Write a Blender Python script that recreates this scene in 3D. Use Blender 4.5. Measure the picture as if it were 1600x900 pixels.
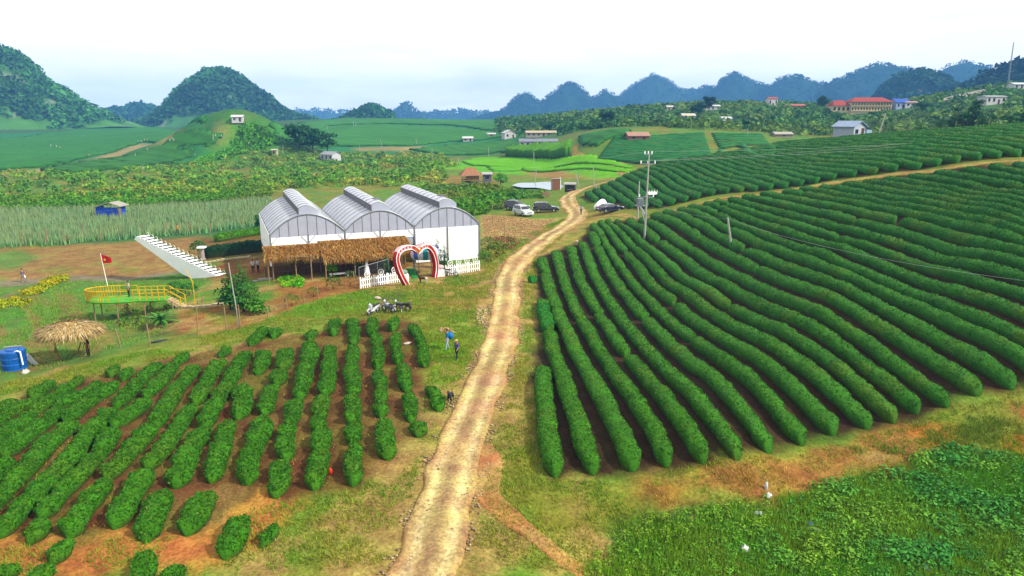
import bpy, bmesh, math, random
import numpy as np
from mathutils import Vector, Matrix

for o in list(bpy.data.objects):
    bpy.data.objects.remove(o)
scene = bpy.context.scene
R_ = math.radians
rng = np.random.default_rng(7)
random.seed(7)

# ------------------------------------------------------------------ camera
CAM_H = 17.0
FPX = 1100.0            # focal length in pixels of the 1600 px wide photograph
PITCH = R_(13.8)
cam_d = bpy.data.cameras.new('camera')
cam = bpy.data.objects.new('camera', cam_d)
scene.collection.objects.link(cam)
cam.location = (0, 0, CAM_H)
cam.rotation_euler = (R_(90) - PITCH, 0, 0)
cam_d.sensor_width = 36.0
cam_d.lens = 36.0 * FPX / 1600.0
cam_d.clip_start = 0.5
cam_d.clip_end = 20000
scene.camera = cam

# ------------------------------------------------------------------ sky and sun
SUN_EL, SUN_AZ = R_(40), R_(110)      # azimuth from +Y (view direction) towards +X (right)
world = bpy.data.worlds.new('World')
scene.world = world
world.use_nodes = True
wn, wl = world.node_tree.nodes, world.node_tree.links
wn.clear()
w_out = wn.new('ShaderNodeOutputWorld')
w_bg = wn.new('ShaderNodeBackground')
w_sky = wn.new('ShaderNodeTexSky')
w_sky.sky_type = 'NISHITA'
w_sky.sun_disc = False
w_sky.sun_elevation = SUN_EL
w_sky.sun_rotation = SUN_AZ
w_sky.air_density = 1.0
w_sky.dust_density = 1.5
w_sky.ozone_density = 1.0
w_bg.inputs['Strength'].default_value = 0.1
wl.new(w_bg.outputs[0], w_out.inputs[0])
# thin bright cloud veil over the whole sky, thinner towards the horizon
tc = wn.new('ShaderNodeTexCoord')
sep = wn.new('ShaderNodeSeparateXYZ')
wl.new(tc.outputs['Generated'], sep.inputs[0])
def wmath(op, a, b=None):
    n = wn.new('ShaderNodeMath'); n.operation = op
    for i, v in enumerate((a, b)):
        if v is None: continue
        if isinstance(v, (int, float)): n.inputs[i].default_value = v
        else: wl.new(v, n.inputs[i])
    return n.outputs[0]
zc = wmath('MAXIMUM', sep.outputs[2], 0.0)
den = wmath('ADD', zc, 0.16)
cx = wmath('DIVIDE', sep.outputs[0], den)
cy = wmath('DIVIDE', sep.outputs[1], den)
comb = wn.new('ShaderNodeCombineXYZ')
wl.new(cx, comb.inputs[0]); wl.new(cy, comb.inputs[1])
nz = wn.new('ShaderNodeTexNoise')
nz.inputs['Scale'].default_value = 1.15
nz.inputs['Detail'].default_value = 7.0
nz.inputs['Roughness'].default_value = 0.55
nz.inputs['Distortion'].default_value = 0.4
wl.new(comb.outputs[0], nz.inputs['Vector'])
mr = wn.new('ShaderNodeMapRange')
mr.inputs['From Min'].default_value = 0.0
mr.inputs['From Max'].default_value = 0.07
mr.inputs['To Min'].default_value = 0.86
mr.inputs['To Max'].default_value = 0.97
wl.new(zc, mr.inputs['Value'])
cl = wmath('MULTIPLY', wmath('SUBTRACT', nz.outputs['Fac'], 0.5), 0.8)
fac = wn.new('ShaderNodeMath'); fac.operation = 'ADD'; fac.use_clamp = True
wl.new(mr.outputs[0], fac.inputs[0]); wl.new(cl, fac.inputs[1])
wmix = wn.new('ShaderNodeMix'); wmix.data_type = 'RGBA'
wmix.inputs['B'].default_value = (10.6, 10.45, 10.0, 1)
wl.new(fac.outputs[0], wmix.inputs['Factor'])
wl.new(w_sky.outputs[0], wmix.inputs['A'])
wl.new(wmix.outputs['Result'], w_bg.inputs['Color'])

sun_d = bpy.data.lights.new('sun', 'SUN')
sun_d.energy = 5.0
sun_d.angle = R_(1.2)
sun_d.color = (1.0, 0.94, 0.84)
sun = bpy.data.objects.new('sun', sun_d)
scene.collection.objects.link(sun)
sv = Vector((math.sin(SUN_AZ) * math.cos(SUN_EL), math.cos(SUN_AZ) * math.cos(SUN_EL), math.sin(SUN_EL)))
sun.rotation_euler = sv.to_track_quat('Z', 'Y').to_euler()
sun.location = sv * 300

scene.view_settings.view_transform = 'Standard'
scene.view_settings.look = 'None'
scene.view_settings.exposure = 0.48
scene.view_settings.gamma = 1.0
scene.view_settings.use_curve_mapping = False
scene.cycles.max_bounces = 6
scene.cycles.diffuse_bounces = 2
scene.cycles.glossy_bounces = 2
scene.cycles.transmission_bounces = 4
scene.cycles.transparent_max_bounces = 6
scene.cycles.volume_bounces = 0
scene.cycles.use_denoising = True
scene.cycles.caustics_reflective = False
scene.cycles.caustics_refractive = False

# ------------------------------------------------------------------ small helpers
def lin(c):
    c = np.asarray(c, float) / 255.0
    return np.where(c <= 0.04045, c / 12.92, ((c + 0.055) / 1.055) ** 2.4)
LIT = 2.05      # what full daylight here makes of a surface: base colour = seen colour / LIT
def S(r, g, b):
    v = lin((r, g, b)) / LIT
    v = np.clip(v.mean() + (v - v.mean()) * 1.14, .002, .9)      # the photograph is richly coloured
    return (float(v[0]), float(v[1]), float(v[2]), 1.0)

def ray(px, py):
    u = (px - 800.0) / FPX
    v = (450.0 - py) / FPX
    c, s = math.cos(PITCH), math.sin(PITCH)
    return np.array([u, c + v * s, -s + v * c])

def _h(ix, iy, seed):
    n = (ix.astype(np.int64) * 374761393 + iy.astype(np.int64) * 668265263 + seed * 974711) & 0x7fffffff
    n = ((n ^ (n >> 13)) * 1274126177) & 0x7fffffff
    n = n ^ (n >> 16)
    return (n & 0xffff) / 65535.0
def vnoise(x, y, seed=0):
    x = np.asarray(x, float); y = np.asarray(y, float)
    ix, iy = np.floor(x), np.floor(y)
    fx, fy = x - ix, y - iy
    fx = fx * fx * (3 - 2 * fx); fy = fy * fy * (3 - 2 * fy)
    a = _h(ix, iy, seed); b = _h(ix + 1, iy, seed); c = _h(ix, iy + 1, seed); d = _h(ix + 1, iy + 1, seed)
    return (a * (1 - fx) + b * fx) * (1 - fy) + (c * (1 - fx) + d * fx) * fy
def fbm(x, y, seed=0, oct=4):
    t = 0; amp = 0.5; s = 0
    for i in range(oct):
        t = t + amp * vnoise(np.asarray(x) * 2 ** i, np.asarray(y) * 2 ** i, seed + i * 17); s += amp; amp *= 0.5
    return t / s

# ------------------------------------------------------------------ terrain height
CP = []
def cz(px, py, z):
    d = ray(px, py); t = (z - CAM_H) / d[2]; CP.append((d[0] * t, d[1] * t, z))
def cy_(px, py, y):
    d = ray(px, py); t = y / d[1]; CP.append((d[0] * t, y, CAM_H + d[2] * t))
for a in ((660,890,0),(400,890,-.25),(100,890,-.4),(-100,890,-.5),(750,650,0),(560,650,0),(300,650,-.25),(50,650,-.5),
          (-120,680,-.7),(800,480,0),(650,470,0),(500,500,-.3),(330,525,-.75),(200,552,-1.0),(20,590,-1.2),(-120,600,-1.5),
          (135,500,-2.6),(20,500,-2.7),(215,505,-2.3),(100,440,-2.7),(0,420,-2.7),(250,400,-2.6),(0,340,-2.7),(200,330,-2.6),
          (-150,420,-2.8),(-150,330,-2.6),(400,330,-2.2),(430,450,-.35),(520,440,-.1),(600,440,0),(700,430,0),(750,402,0),(350,420,-1.2),
          (380,395,-1.3),(300,480,-1.15),(340,482,-.95),(440,415,-.3),(811,338,0),(850,372,0),(905,335,.3),(870,292,-.5),(735,290,-.6),
          (850,262,-.3),(760,262,-.5),(720,330,-.6),(600,320,-1),(560,285,-1.3),(400,285,-2),(200,285,-2.2),(0,285,-2.5),(-150,285,-2.5),
          (100,250,-2),(300,255,-2),(500,245,-2),(650,245,-1.2),(770,240,-.5),
          (930,290,1.4),(840,400,0),(870,742,.15),(1000,732,.25),(1150,715,.6),(1000,820,-.6),(850,880,-.3),(1200,860,-1.1),(1300,780,-.5),
          (1450,870,-1.3),(1600,890,-1.0),(1750,860,-.2)):
    cz(*a)
for a in ((1390,658,36.6),(1500,625,37.5),(1600,605,38),(1600,700,33),(1750,600,37),(1600,560,40),(1600,450,50),(1600,330,64),(1600,250,82),(1600,200,110),
          (1480,402,60),(1300,470,54),(1200,400,72),(1150,520,53),(1000,450,73),(940,347,107),(1000,341,106),(1120,311,102),(1300,286,96),(1245,690,34.6),
          (1750,330,64),(1750,230,84),(1750,200,100),(1230,225,170),(1080,251,160),(1000,267,155),(1400,212,135),(1200,262,128),(1050,300,122),
          (960,275,190),(985,268,205),(940,248,222),(1100,246,215),(950,216,245),(1090,208,252),(1220,232,232),(1180,208,262),
          (1250,205,290),(1400,196,290),(1520,186,270),(1650,176,270),(900,205,330),(1000,195,360),(1120,192,360),
          (900,190,420),(1000,172,480),(1100,166,480),(1250,166,480),(1400,166,470),(1500,147,440),(1600,136,420),(1750,125,420),
          (820,192,480),(750,190,560),(650,187,620),(550,186,650),(450,188,640),(620,222,400),(500,225,400),(750,222,400),(420,205,450),
          (20,222,430),(150,206,560),(260,204,560),(60,262,250),(300,228,330),(180,240,350)):
    cy_(*a)
# behind the crest the land falls away again; the plain far out
for az, r, z in ((35,195,10),(35,240,10),(28,215,9),(45,130,12),(55,110,11),(60,60,9),(70,40,6),(75,20,2),
                 (-60,30,-1.5),(-60,60,-2.8),(-55,150,-2.5),(-60,300,-2),(-75,20,-1),(0,12,0),(-40,14,-.4),(40,14,-.8),
                 (-80,60,-2),(80,60,6),(-80,300,-2),(80,300,12),(60,300,16),(60,600,20),
                 (-60,800,4),(-35,800,4),(-20,850,5),(-5,850,6),(8,850,10),(20,850,16),(32,800,20),(50,800,18),
                 (-70,2000,0),(-35,2000,0),(0,2000,0),(35,2000,4),(70,2000,4),(-70,7000,0),(-30,7000,0),(0,7000,0),(30,7000,0),(70,7000,0)):
    CP.append((r * math.sin(R_(az)), r * math.cos(R_(az)), z))
CP = np.array(CP)
def _uv(x, y):
    r = np.sqrt(x * x + y * y) + 1e-6
    return np.stack([np.arctan2(x, y) * 2.2, np.log(r)], -1)
_CU = _uv(CP[:, 0], CP[:, 1])
def _phi(d2):
    return np.where(d2 > 1e-12, d2 * np.log(d2 + 1e-12) * 0.5, 0.0)
_n = len(CP)
_K = _phi(((_CU[:, None] - _CU[None]) ** 2).sum(-1)) + np.eye(_n) * 0.002
_P = np.concatenate([np.ones((_n, 1)), _CU], 1)
_A = np.zeros((_n + 3, _n + 3)); _A[:_n, :_n] = _K; _A[:_n, _n:] = _P; _A[_n:, :_n] = _P.T
_W = np.linalg.solve(_A, np.concatenate([CP[:, 2], np.zeros(3)]))
BUMPS = [(-128, 335, 26, 22, 14.5), (-112, 330, 20, 18, 5.0), (-150, 345, 24, 20, 3.0)]      # the green knoll on the left
def T(x, y, fine=True):
    x = np.asarray(x, float); y = np.asarray(y, float)
    shp = x.shape; x = x.ravel(); y = y.ravel()
    out = np.empty(len(x))
    for i in range(0, len(x), 40000):
        u = _uv(x[i:i + 40000], y[i:i + 40000])
        d2 = (u[:, 0:1] - _CU[None, :, 0]) ** 2 + (u[:, 1:2] - _CU[None, :, 1]) ** 2
        out[i:i + 40000] = _phi(d2) @ _W[:_n] + _W[_n] + u @ _W[_n + 1:]
    for bx_, by_, sx, sy, h in BUMPS:
        out += h * np.exp(-(((x - bx_) / sx) ** 2 + ((y - by_) / sy) ** 2))
    if fine:
        r = np.sqrt(x * x + y * y)
        out += (fbm(x / 6.0, y / 6.0, 3, 3) - 0.5) * np.clip(r / 60, 0.10, 1.2) * 0.5
    return out.reshape(shp)
def Tz(x, y):
    return float(T(np.array([x]), np.array([y]))[0])
_ts = np.geomspace(12, 6000, 420)
def hits(pts, dz=0.0):
    """points of the terrain (lifted by dz) seen at pixels of the photograph"""
    D = np.array([ray(px, py) for px, py in pts])
    lo = np.full(len(D), _ts[0]); hi = np.full(len(D), _ts[-1])
    P = D[:, None] * _ts[None, :, None]
    f = CAM_H + P[..., 2] - T(P[..., 0], P[..., 1]) - dz
    k = np.argmax(f < 0, axis=1)
    none = ~(f < 0).any(1)
    k = np.where(none, len(_ts) - 1, np.maximum(k, 1))
    lo = _ts[k - 1].copy(); hi = _ts[k].copy()
    for _ in range(14):
        m = .5 * (lo + hi); q = D * m[:, None]
        below = CAM_H + q[:, 2] - T(q[:, 0], q[:, 1]) - dz < 0
        hi = np.where(below, m, hi); lo = np.where(below, lo, m)
    q = D * hi[:, None]
    return np.column_stack([q[:, 0], q[:, 1], T(q[:, 0], q[:, 1])])
def hit(px, py, dz=0.0):
    return hits([(px, py)], dz)[0]
def atz(px, py, z):
    d = ray(px, py); t = (z - CAM_H) / d[2]
    return np.array([d[0] * t, d[1] * t, z])
def at_depth(px, py, y):
    d = ray(px, py); t = y / d[1]
    return np.array([d[0] * t, y, CAM_H + d[2] * t])
def inpoly(x, y, poly):
    poly = np.asarray(poly)[:, :2]
    ins = np.zeros(np.shape(x), bool)
    j = len(poly) - 1
    for i in range(len(poly)):
        xi, yi = poly[i]; xj, yj = poly[j]
        c = ((yi > y) != (yj > y)) & (x < (xj - xi) * (y - yi) / (yj - yi + 1e-12) + xi)
        ins ^= c; j = i
    return ins
def dist_poly(x, y, line, closed=True):
    line = np.asarray(line)[:, :2]
    best = np.full(np.shape(x), 1e9)
    n = len(line)
    for i in range(n if closed else n - 1):
        ax, ay = line[i]; bx2, by2 = line[(i + 1) % n]
        dx, dy = bx2 - ax, by2 - ay
        t = np.clip(((x - ax) * dx + (y - ay) * dy) / (dx * dx + dy * dy + 1e-12), 0, 1)
        best = np.minimum(best, np.hypot(x - ax - t * dx, y - ay - t * dy))
    return best
def sdist(x, y, poly):
    d = dist_poly(x, y, poly)
    return np.where(inpoly(x, y, poly), d, -d)
def smooth(a, lo, hi):
    t = np.clip((a - lo) / (hi - lo), 0, 1)
    return t * t * (3 - 2 * t)
def spline(pts, n):
    """dense Catmull-Rom through points"""
    p = np.asarray(pts, float)
    p = np.concatenate([[2 * p[0] - p[1]], p, [2 * p[-1] - p[-2]]])
    out = []
    for i in range(1, len(p) - 2):
        for t in np.linspace(0, 1, n, endpoint=False):
            a, b, c, d = p[i - 1], p[i], p[i + 1], p[i + 2]
            out.append(0.5 * (2 * b + (c - a) * t + (2 * a - 5 * b + 4 * c - d) * t * t + (3 * b - a - 3 * c + d) * t ** 3))
    out.append(p[-2])
    return np.array(out)
def resample(p, step):
    p = np.asarray(p, float)
    s = np.concatenate([[0], np.cumsum(np.hypot(*(np.diff(p[:, :2], axis=0).T)))])
    n = max(2, int(round(s[-1] / step)) + 1)
    t = np.linspace(0, s[-1], n)
    return np.stack([np.interp(t, s, p[:, k]) for k in range(p.shape[1])], -1)

# ------------------------------------------------------------------ objects
COL = scene.collection
def tag(o, label=None, cat=None, group=None, kind=None):
    if label: o['label'] = label
    if cat: o['category'] = cat
    if group: o['group'] = group
    if kind: o['kind'] = kind
    return o
def empty(name, loc, rz=0.0, label=None, cat=None, group=None):
    o = bpy.data.objects.new(name, None)
    o.empty_display_size = 0.2
    COL.objects.link(o)
    o.location = loc; o.rotation_euler = (0, 0, rz)
    return tag(o, label, cat, group)
def fast_mesh(name, verts, faces4=None, faces3=None, mat=None, parent=None, col=None, smooth_=False, mats=None, midx=None):
    """numpy arrays to one mesh object; col = per-vertex colour attribute 'Col'"""
    me = bpy.data.meshes.new(name)
    verts = np.asarray(verts, np.float32)
    f4 = np.zeros((0, 4), np.int32) if faces4 is None else np.asarray(faces4, np.int32).reshape(-1, 4)
    f3 = np.zeros((0, 3), np.int32) if faces3 is None else np.asarray(faces3, np.int32).reshape(-1, 3)
    me.vertices.add(len(verts)); me.vertices.foreach_set('co', verts.ravel())
    nl = f4.size + f3.size
    me.loops.add(nl); me.loops.foreach_set('vertex_index', np.concatenate([f4.ravel(), f3.ravel()]))
    me.polygons.add(len(f4) + len(f3))
    st = np.concatenate([np.arange(len(f4)) * 4, f4.size + np.arange(len(f3)) * 3]).astype(np.int32)
    me.polygons.foreach_set('loop_start', st)
    if smooth_:
        me.polygons.foreach_set('use_smooth', np.ones(len(st), bool))
    if midx is not None:
        me.polygons.foreach_set('material_index', np.asarray(midx, np.int32))
    me.update(calc_edges=True)
    if col is not None:
        a = me.color_attributes.new('Col', 'FLOAT_COLOR', 'POINT')
        c = np.ones((len(verts), 4), np.float32); c[:, :3] = np.asarray(col)[:, :3]
        a.data.foreach_set('color', c.ravel())
    for m in (mats or ([mat] if mat else [])):
        me.materials.append(m)
    o = bpy.data.objects.new(name, me)
    COL.objects.link(o)
    if parent is not None: o.parent = parent
    return o
class MB:
    """collects simple solids, then becomes one mesh object"""
    def __init__(s): s.v = []; s.f = []
    def add(s, vs, fs):
        b = len(s.v); s.v += [tuple(map(float, p)) for p in vs]; s.f += [tuple(b + i for i in q) for q in fs]; return s
    def box(s, x0, x1, y0, y1, z0, z1, M=None):
        vs = [(x, y, z) for z in (z0, z1) for y in (y0, y1) for x in (x0, x1)]
        if M is not None: vs = [tuple(M @ Vector(p)) for p in vs]
        return s.add(vs, [(0, 2, 3, 1), (4, 5, 7, 6), (0, 1, 5, 4), (2, 6, 7, 3), (0, 4, 6, 2), (1, 3, 7, 5)])
    def cyl(s, a, b, r0, r1=None, n=8, caps=True):
        a, b = Vector(a), Vector(b); r1 = r0 if r1 is None else r1
        d = (b - a).normalized(); u = d.orthogonal().normalized(); w = d.cross(u)
        vs = [a + (u * math.cos(k * 2 * math.pi / n) + w * math.sin(k * 2 * math.pi / n)) * r0 for k in range(n)]
        vs += [b + (u * math.cos(k * 2 * math.pi / n) + w * math.sin(k * 2 * math.pi / n)) * r1 for k in range(n)]
        fs = [(k, (k + 1) % n, n + (k + 1) % n, n + k) for k in range(n)]
        if caps: fs += [tuple(range(n - 1, -1, -1)), tuple(range(n, 2 * n))]
        return s.add(vs, fs)
    def tube(s, pts, r, n=6, closed=False):
        pts = [Vector(p) for p in pts]; m = len(pts); rs = r if hasattr(r, '__len__') else [r] * m
        vs = []; ref = None
        for i, p in enumerate(pts):
            if closed: d = (pts[(i + 1) % m] - pts[i - 1])
            else: d = pts[min(i + 1, m - 1)] - pts[max(i - 1, 0)]
            d = d.normalized()
            if ref is None: ref = d.orthogonal().normalized()
            u = (ref - d * ref.dot(d)).normalized(); ref = u; w = d.cross(u)
            vs += [p + (u * math.cos(k * 2 * math.pi / n) + w * math.sin(k * 2 * math.pi / n)) * rs[i] for k in range(n)]
        fs = []
        for i in range(m if closed else m - 1):
            j = (i + 1) % m
            fs += [(i * n + k, i * n + (k + 1) % n, j * n + (k + 1) % n, j * n + k) for k in range(n)]
        if not closed: fs += [tuple(range(n - 1, -1, -1)), tuple((m - 1) * n + k for k in range(n))]
        return s.add(vs, fs)
    def ball(s, c, rx, ry=None, rz=None, n=10, m=7, M=None):
        ry = rx if ry is None else ry; rz = rx if rz is None else rz
        vs = [(c[0], c[1], c[2] - rz)]
        for i in range(1, m):
            t = -math.pi / 2 + math.pi * i / m
            vs += [(c[0] + rx * math.cos(t) * math.cos(k * 2 * math.pi / n), c[1] + ry * math.cos(t) * math.sin(k * 2 * math.pi / n), c[2] + rz * math.sin(t)) for k in range(n)]
        vs.append((c[0], c[1], c[2] + rz))
        fs = [(0, 1 + (k + 1) % n, 1 + k) for k in range(n)]
        for i in range(m - 2):
            a = 1 + i * n; b = a + n
            fs += [(a + k, a + (k + 1) % n, b + (k + 1) % n, b + k) for k in range(n)]
        a = 1 + (m - 2) * n
        fs += [(a + k, a + (k + 1) % n, len(vs) - 1) for k in range(n)]
        if M is not None: vs = [tuple(M @ Vector(p)) for p in vs]
        return s.add(vs, fs)
    def prism(s, poly, axis, t0, t1):
        """polygon in the other two axes (cyclic order), extruded along axis 0/1/2"""
        n = len(poly)
        def mk(p, t):
            q = [0, 0, 0]; o = [k for k in range(3) if k != axis]
            q[axis] = t; q[o[0]] = p[0]; q[o[1]] = p[1]; return tuple(q)
        vs = [mk(p, t0) for p in poly] + [mk(p, t1) for p in poly]
        fs = [tuple(range(n - 1, -1, -1)), tuple(range(n, 2 * n))]
        fs += [(k, (k + 1) % n, n + (k + 1) % n, n + k) for k in range(n)]
        return s.add(vs, fs)
    def loft(s, rings, cap=True):
        n = len(rings[0]); vs = [p for r in rings for p in r]; fs = []
        for i in range(len(rings) - 1):
            fs += [(i * n + k, i * n + (k + 1) % n, (i + 1) * n + (k + 1) % n, (i + 1) * n + k) for k in range(n)]
        if cap: fs += [tuple(range(n - 1, -1, -1)), tuple((len(rings) - 1) * n + k for k in range(n))]
        return s.add(vs, fs)
    def build(s, name, mat, parent=None, smooth_=False, bevel=0.0):
        me = bpy.data.meshes.new(name); me.from_pydata(s.v, [], s.f)
        bm = bmesh.new(); bm.from_mesh(me)
        bmesh.ops.recalc_face_normals(bm, faces=bm.faces[:])
        if bevel > 0:
            bmesh.ops.bevel(bm, geom=bm.edges[:], offset=bevel, segments=1, affect='EDGES', clamp_overlap=True)
        bm.to_mesh(me); bm.free()
        if smooth_:
            for p in me.polygons: p.use_smooth = True
        me.materials.append(mat)
        o = bpy.data.objects.new(name, me); COL.objects.link(o)
        if parent is not None: o.parent = parent
        return o
def copy_tree(o, parent=None):
    c = o.copy(); COL.objects.link(c); c.parent = parent
    for ch in list(o.children):
        copy_tree(ch, c)
    return c
ORD = ['', 'first', 'second', 'third', 'fourth', 'fifth', 'sixth', 'seventh', 'eighth', 'ninth', 'tenth', 'eleventh', 'twelfth', 'thirteenth',
       'fourteenth', 'fifteenth', 'sixteenth', 'seventeenth', 'eighteenth', 'nineteenth']
def ordinal(k):
    if k < 20: return ORD[k]
    tens = {2: 'twenty', 3: 'thirty', 4: 'forty', 5: 'fifty', 6: 'sixty', 7: 'seventy'}[k // 10]
    if k % 10 == 0: return tens[:-1] + 'ieth'
    return tens + '-' + ORD[k % 10]

# ------------------------------------------------------------------ materials
MATS = {}
def mat(name, color, rough=0.7, var=0.12, scale=3.0, metal=0.0, bump=0.0, bscale=20.0, spec=0.3, attr=False, detail=5.0, trans=0.0, alpha=1.0, coords='Object', hue=0.0, coat=0.0):
    """principled material with noise-broken colour; attr multiplies by the vertex colour"""
    if name in MATS: return MATS[name]
    m = bpy.data.materials.new(name); m.use_nodes = True
    n, l = m.node_tree.nodes, m.node_tree.links
    b = n['Principled BSDF']
    b.inputs['Roughness'].default_value = rough
    b.inputs['Metallic'].default_value = metal
    b.inputs['Specular IOR Level'].default_value = spec
    if coat: b.inputs['Coat Weight'].default_value = coat
    tcn = n.new('ShaderNodeTexCoord')
    nt = n.new('ShaderNodeTexNoise'); nt.inputs['Scale'].default_value = scale; nt.inputs['Detail'].default_value = detail
    l.new(tcn.outputs[coords], nt.inputs['Vector'])
    rp = n.new('ShaderNodeMapRange'); rp.inputs['From Min'].default_value = 0.25; rp.inputs['From Max'].default_value = 0.75
    rp.inputs['To Min'].default_value = 1 - var; rp.inputs['To Max'].default_value = 1 + var
    l.new(nt.outputs['Fac'], rp.inputs['Value'])
    mx = n.new('ShaderNodeMix'); mx.data_type = 'RGBA'; mx.blend_type = 'MULTIPLY'; mx.inputs['Factor'].default_value = 1.0
    if attr:
        at = n.new('ShaderNodeAttribute'); at.attribute_name = 'Col'
        l.new(at.outputs['Color'], mx.inputs['A'])
    else:
        mx.inputs['A'].default_value = color
    l.new(rp.outputs[0], mx.inputs['B'])
    colsock = mx.outputs['Result']
    l.new(colsock, b.inputs['Base Color'])
    if bump > 0:
        nb = n.new('ShaderNodeTexNoise'); nb.inputs['Scale'].default_value = bscale; nb.inputs['Detail'].default_value = 4
        l.new(tcn.outputs[coords], nb.inputs['Vector'])
        bp = n.new('ShaderNodeBump'); bp.inputs['Strength'].default_value = bump; bp.inputs['Distance'].default_value = 0.05
        l.new(nb.outputs['Fac'], bp.inputs['Height']); l.new(bp.outputs[0], b.inputs['Normal'])
    out = n['Material Output']
    if trans > 0:
        tr = n.new('ShaderNodeBsdfTranslucent'); l.new(colsock, tr.inputs['Color'])
        ms = n.new('ShaderNodeMixShader'); ms.inputs[0].default_value = trans
        l.new(b.outputs[0], ms.inputs[1]); l.new(tr.outputs[0], ms.inputs[2]); l.new(ms.outputs[0], out.inputs['Surface'])
    if alpha < 1:
        b.inputs['Alpha'].default_value = alpha
    MATS[name] = m
    return m
# ================================================================== THE LAND
def ground_material():
    m = bpy.data.materials.new('earth_and_grass'); m.use_nodes = True
    n, l = m.node_tree.nodes, m.node_tree.links
    b = n['Principled BSDF']; b.inputs['Roughness'].default_value = 0.95; b.inputs['Specular IOR Level'].default_value = 0.1
    at = n.new('ShaderNodeAttribute'); at.attribute_name = 'Col'
    tcn = n.new('ShaderNodeTexCoord')
    prev = at.outputs['Color']
    for sc, lo, hi, det in ((0.12, .82, 1.18, 3), (0.9, .70, 1.30, 5), (6.0, .55, 1.45, 4)):
        t = n.new('ShaderNodeTexNoise'); t.inputs['Scale'].default_value = sc; t.inputs['Detail'].default_value = det
        t.inputs['Roughness'].default_value = 0.65
        l.new(tcn.outputs['Object'], t.inputs['Vector'])
        r = n.new('ShaderNodeMapRange'); r.inputs['From Min'].default_value = .28; r.inputs['From Max'].default_value = .72
        r.inputs['To Min'].default_value = lo; r.inputs['To Max'].default_value = hi
        l.new(t.outputs['Fac'], r.inputs['Value'])
        x = n.new('ShaderNodeMix'); x.data_type = 'RGBA'; x.blend_type = 'MULTIPLY'; x.inputs['Factor'].default_value = 1
        l.new(prev, x.inputs['A']); l.new(r.outputs[0], x.inputs['B']); prev = x.outputs['Result']
    # hue drift between yellow and green
    t = n.new('ShaderNodeTexNoise'); t.inputs['Scale'].default_value = 0.45; t.inputs['Detail'].default_value = 6
    l.new(tcn.outputs['Object'], t.inputs['Vector'])
    hs = n.new('ShaderNodeHueSaturation')
    r = n.new('ShaderNodeMapRange'); r.inputs['From Min'].default_value = .3; r.inputs['From Max'].default_value = .7
    r.inputs['To Min'].default_value = .475; r.inputs['To Max'].default_value = .53
    l.new(t.outputs['Fac'], r.inputs['Value']); l.new(r.outputs[0], hs.inputs['Hue']); l.new(prev, hs.inputs['Color'])
    l.new(hs.outputs[0], b.inputs['Base Color'])
    t = n.new('ShaderNodeTexNoise'); t.inputs['Scale'].default_value = 5.0; t.inputs['Detail'].default_value = 6
    l.new(tcn.outputs['Object'], t.inputs['Vector'])
    bp = n.new('ShaderNodeBump'); bp.inputs['Strength'].default_value = .7; bp.inputs['Distance'].default_value = .12
    l.new(t.outputs['Fac'], bp.inputs['Height']); l.new(bp.outputs[0], b.inputs['Normal'])
    return m
M_GROUND = ground_material()
CAMP = np.array([0.0, 0.0])

# field outlines in the world
POLY = {}
POLY['right_tea'] = np.array([hit(*p)[:2] for p in ((836,404),(870,392),(905,377),(922,352),(940,348),(1000,344),(1120,315),(1300,291),(1600,256))] +
                             [(66, 72), (70, 56), (50, 36)] +
                             [hit(*p)[:2] for p in ((1600,598),(1590,607),(1530,612),(1470,640),(1400,664),(1300,680),(1200,708),(1100,724),(985,737),(870,746),(838,700),(838,600),(842,520),(834,430))])
POLY['upper_tea'] = np.array([(13, 141), (27.5, 156), (40, 162), (52, 168), (68, 166), (84, 154), (99, 135), (106, 116), (72, 72)] + [tuple(hit(*p)[:2]) for p in ((1600,245.5),(1450,263),(1300,281.5),(1120,305),(1030,325),(985,326),(950,318))])
POLY['left_tea'] = hits([(-100,690),(50,612),(180,578),(350,545),(480,522),(560,497),(650,502),(672,570),(652,680),(605,722),(560,768),(430,785),(300,835),(100,850),(-100,860)])[:, :2]

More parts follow.
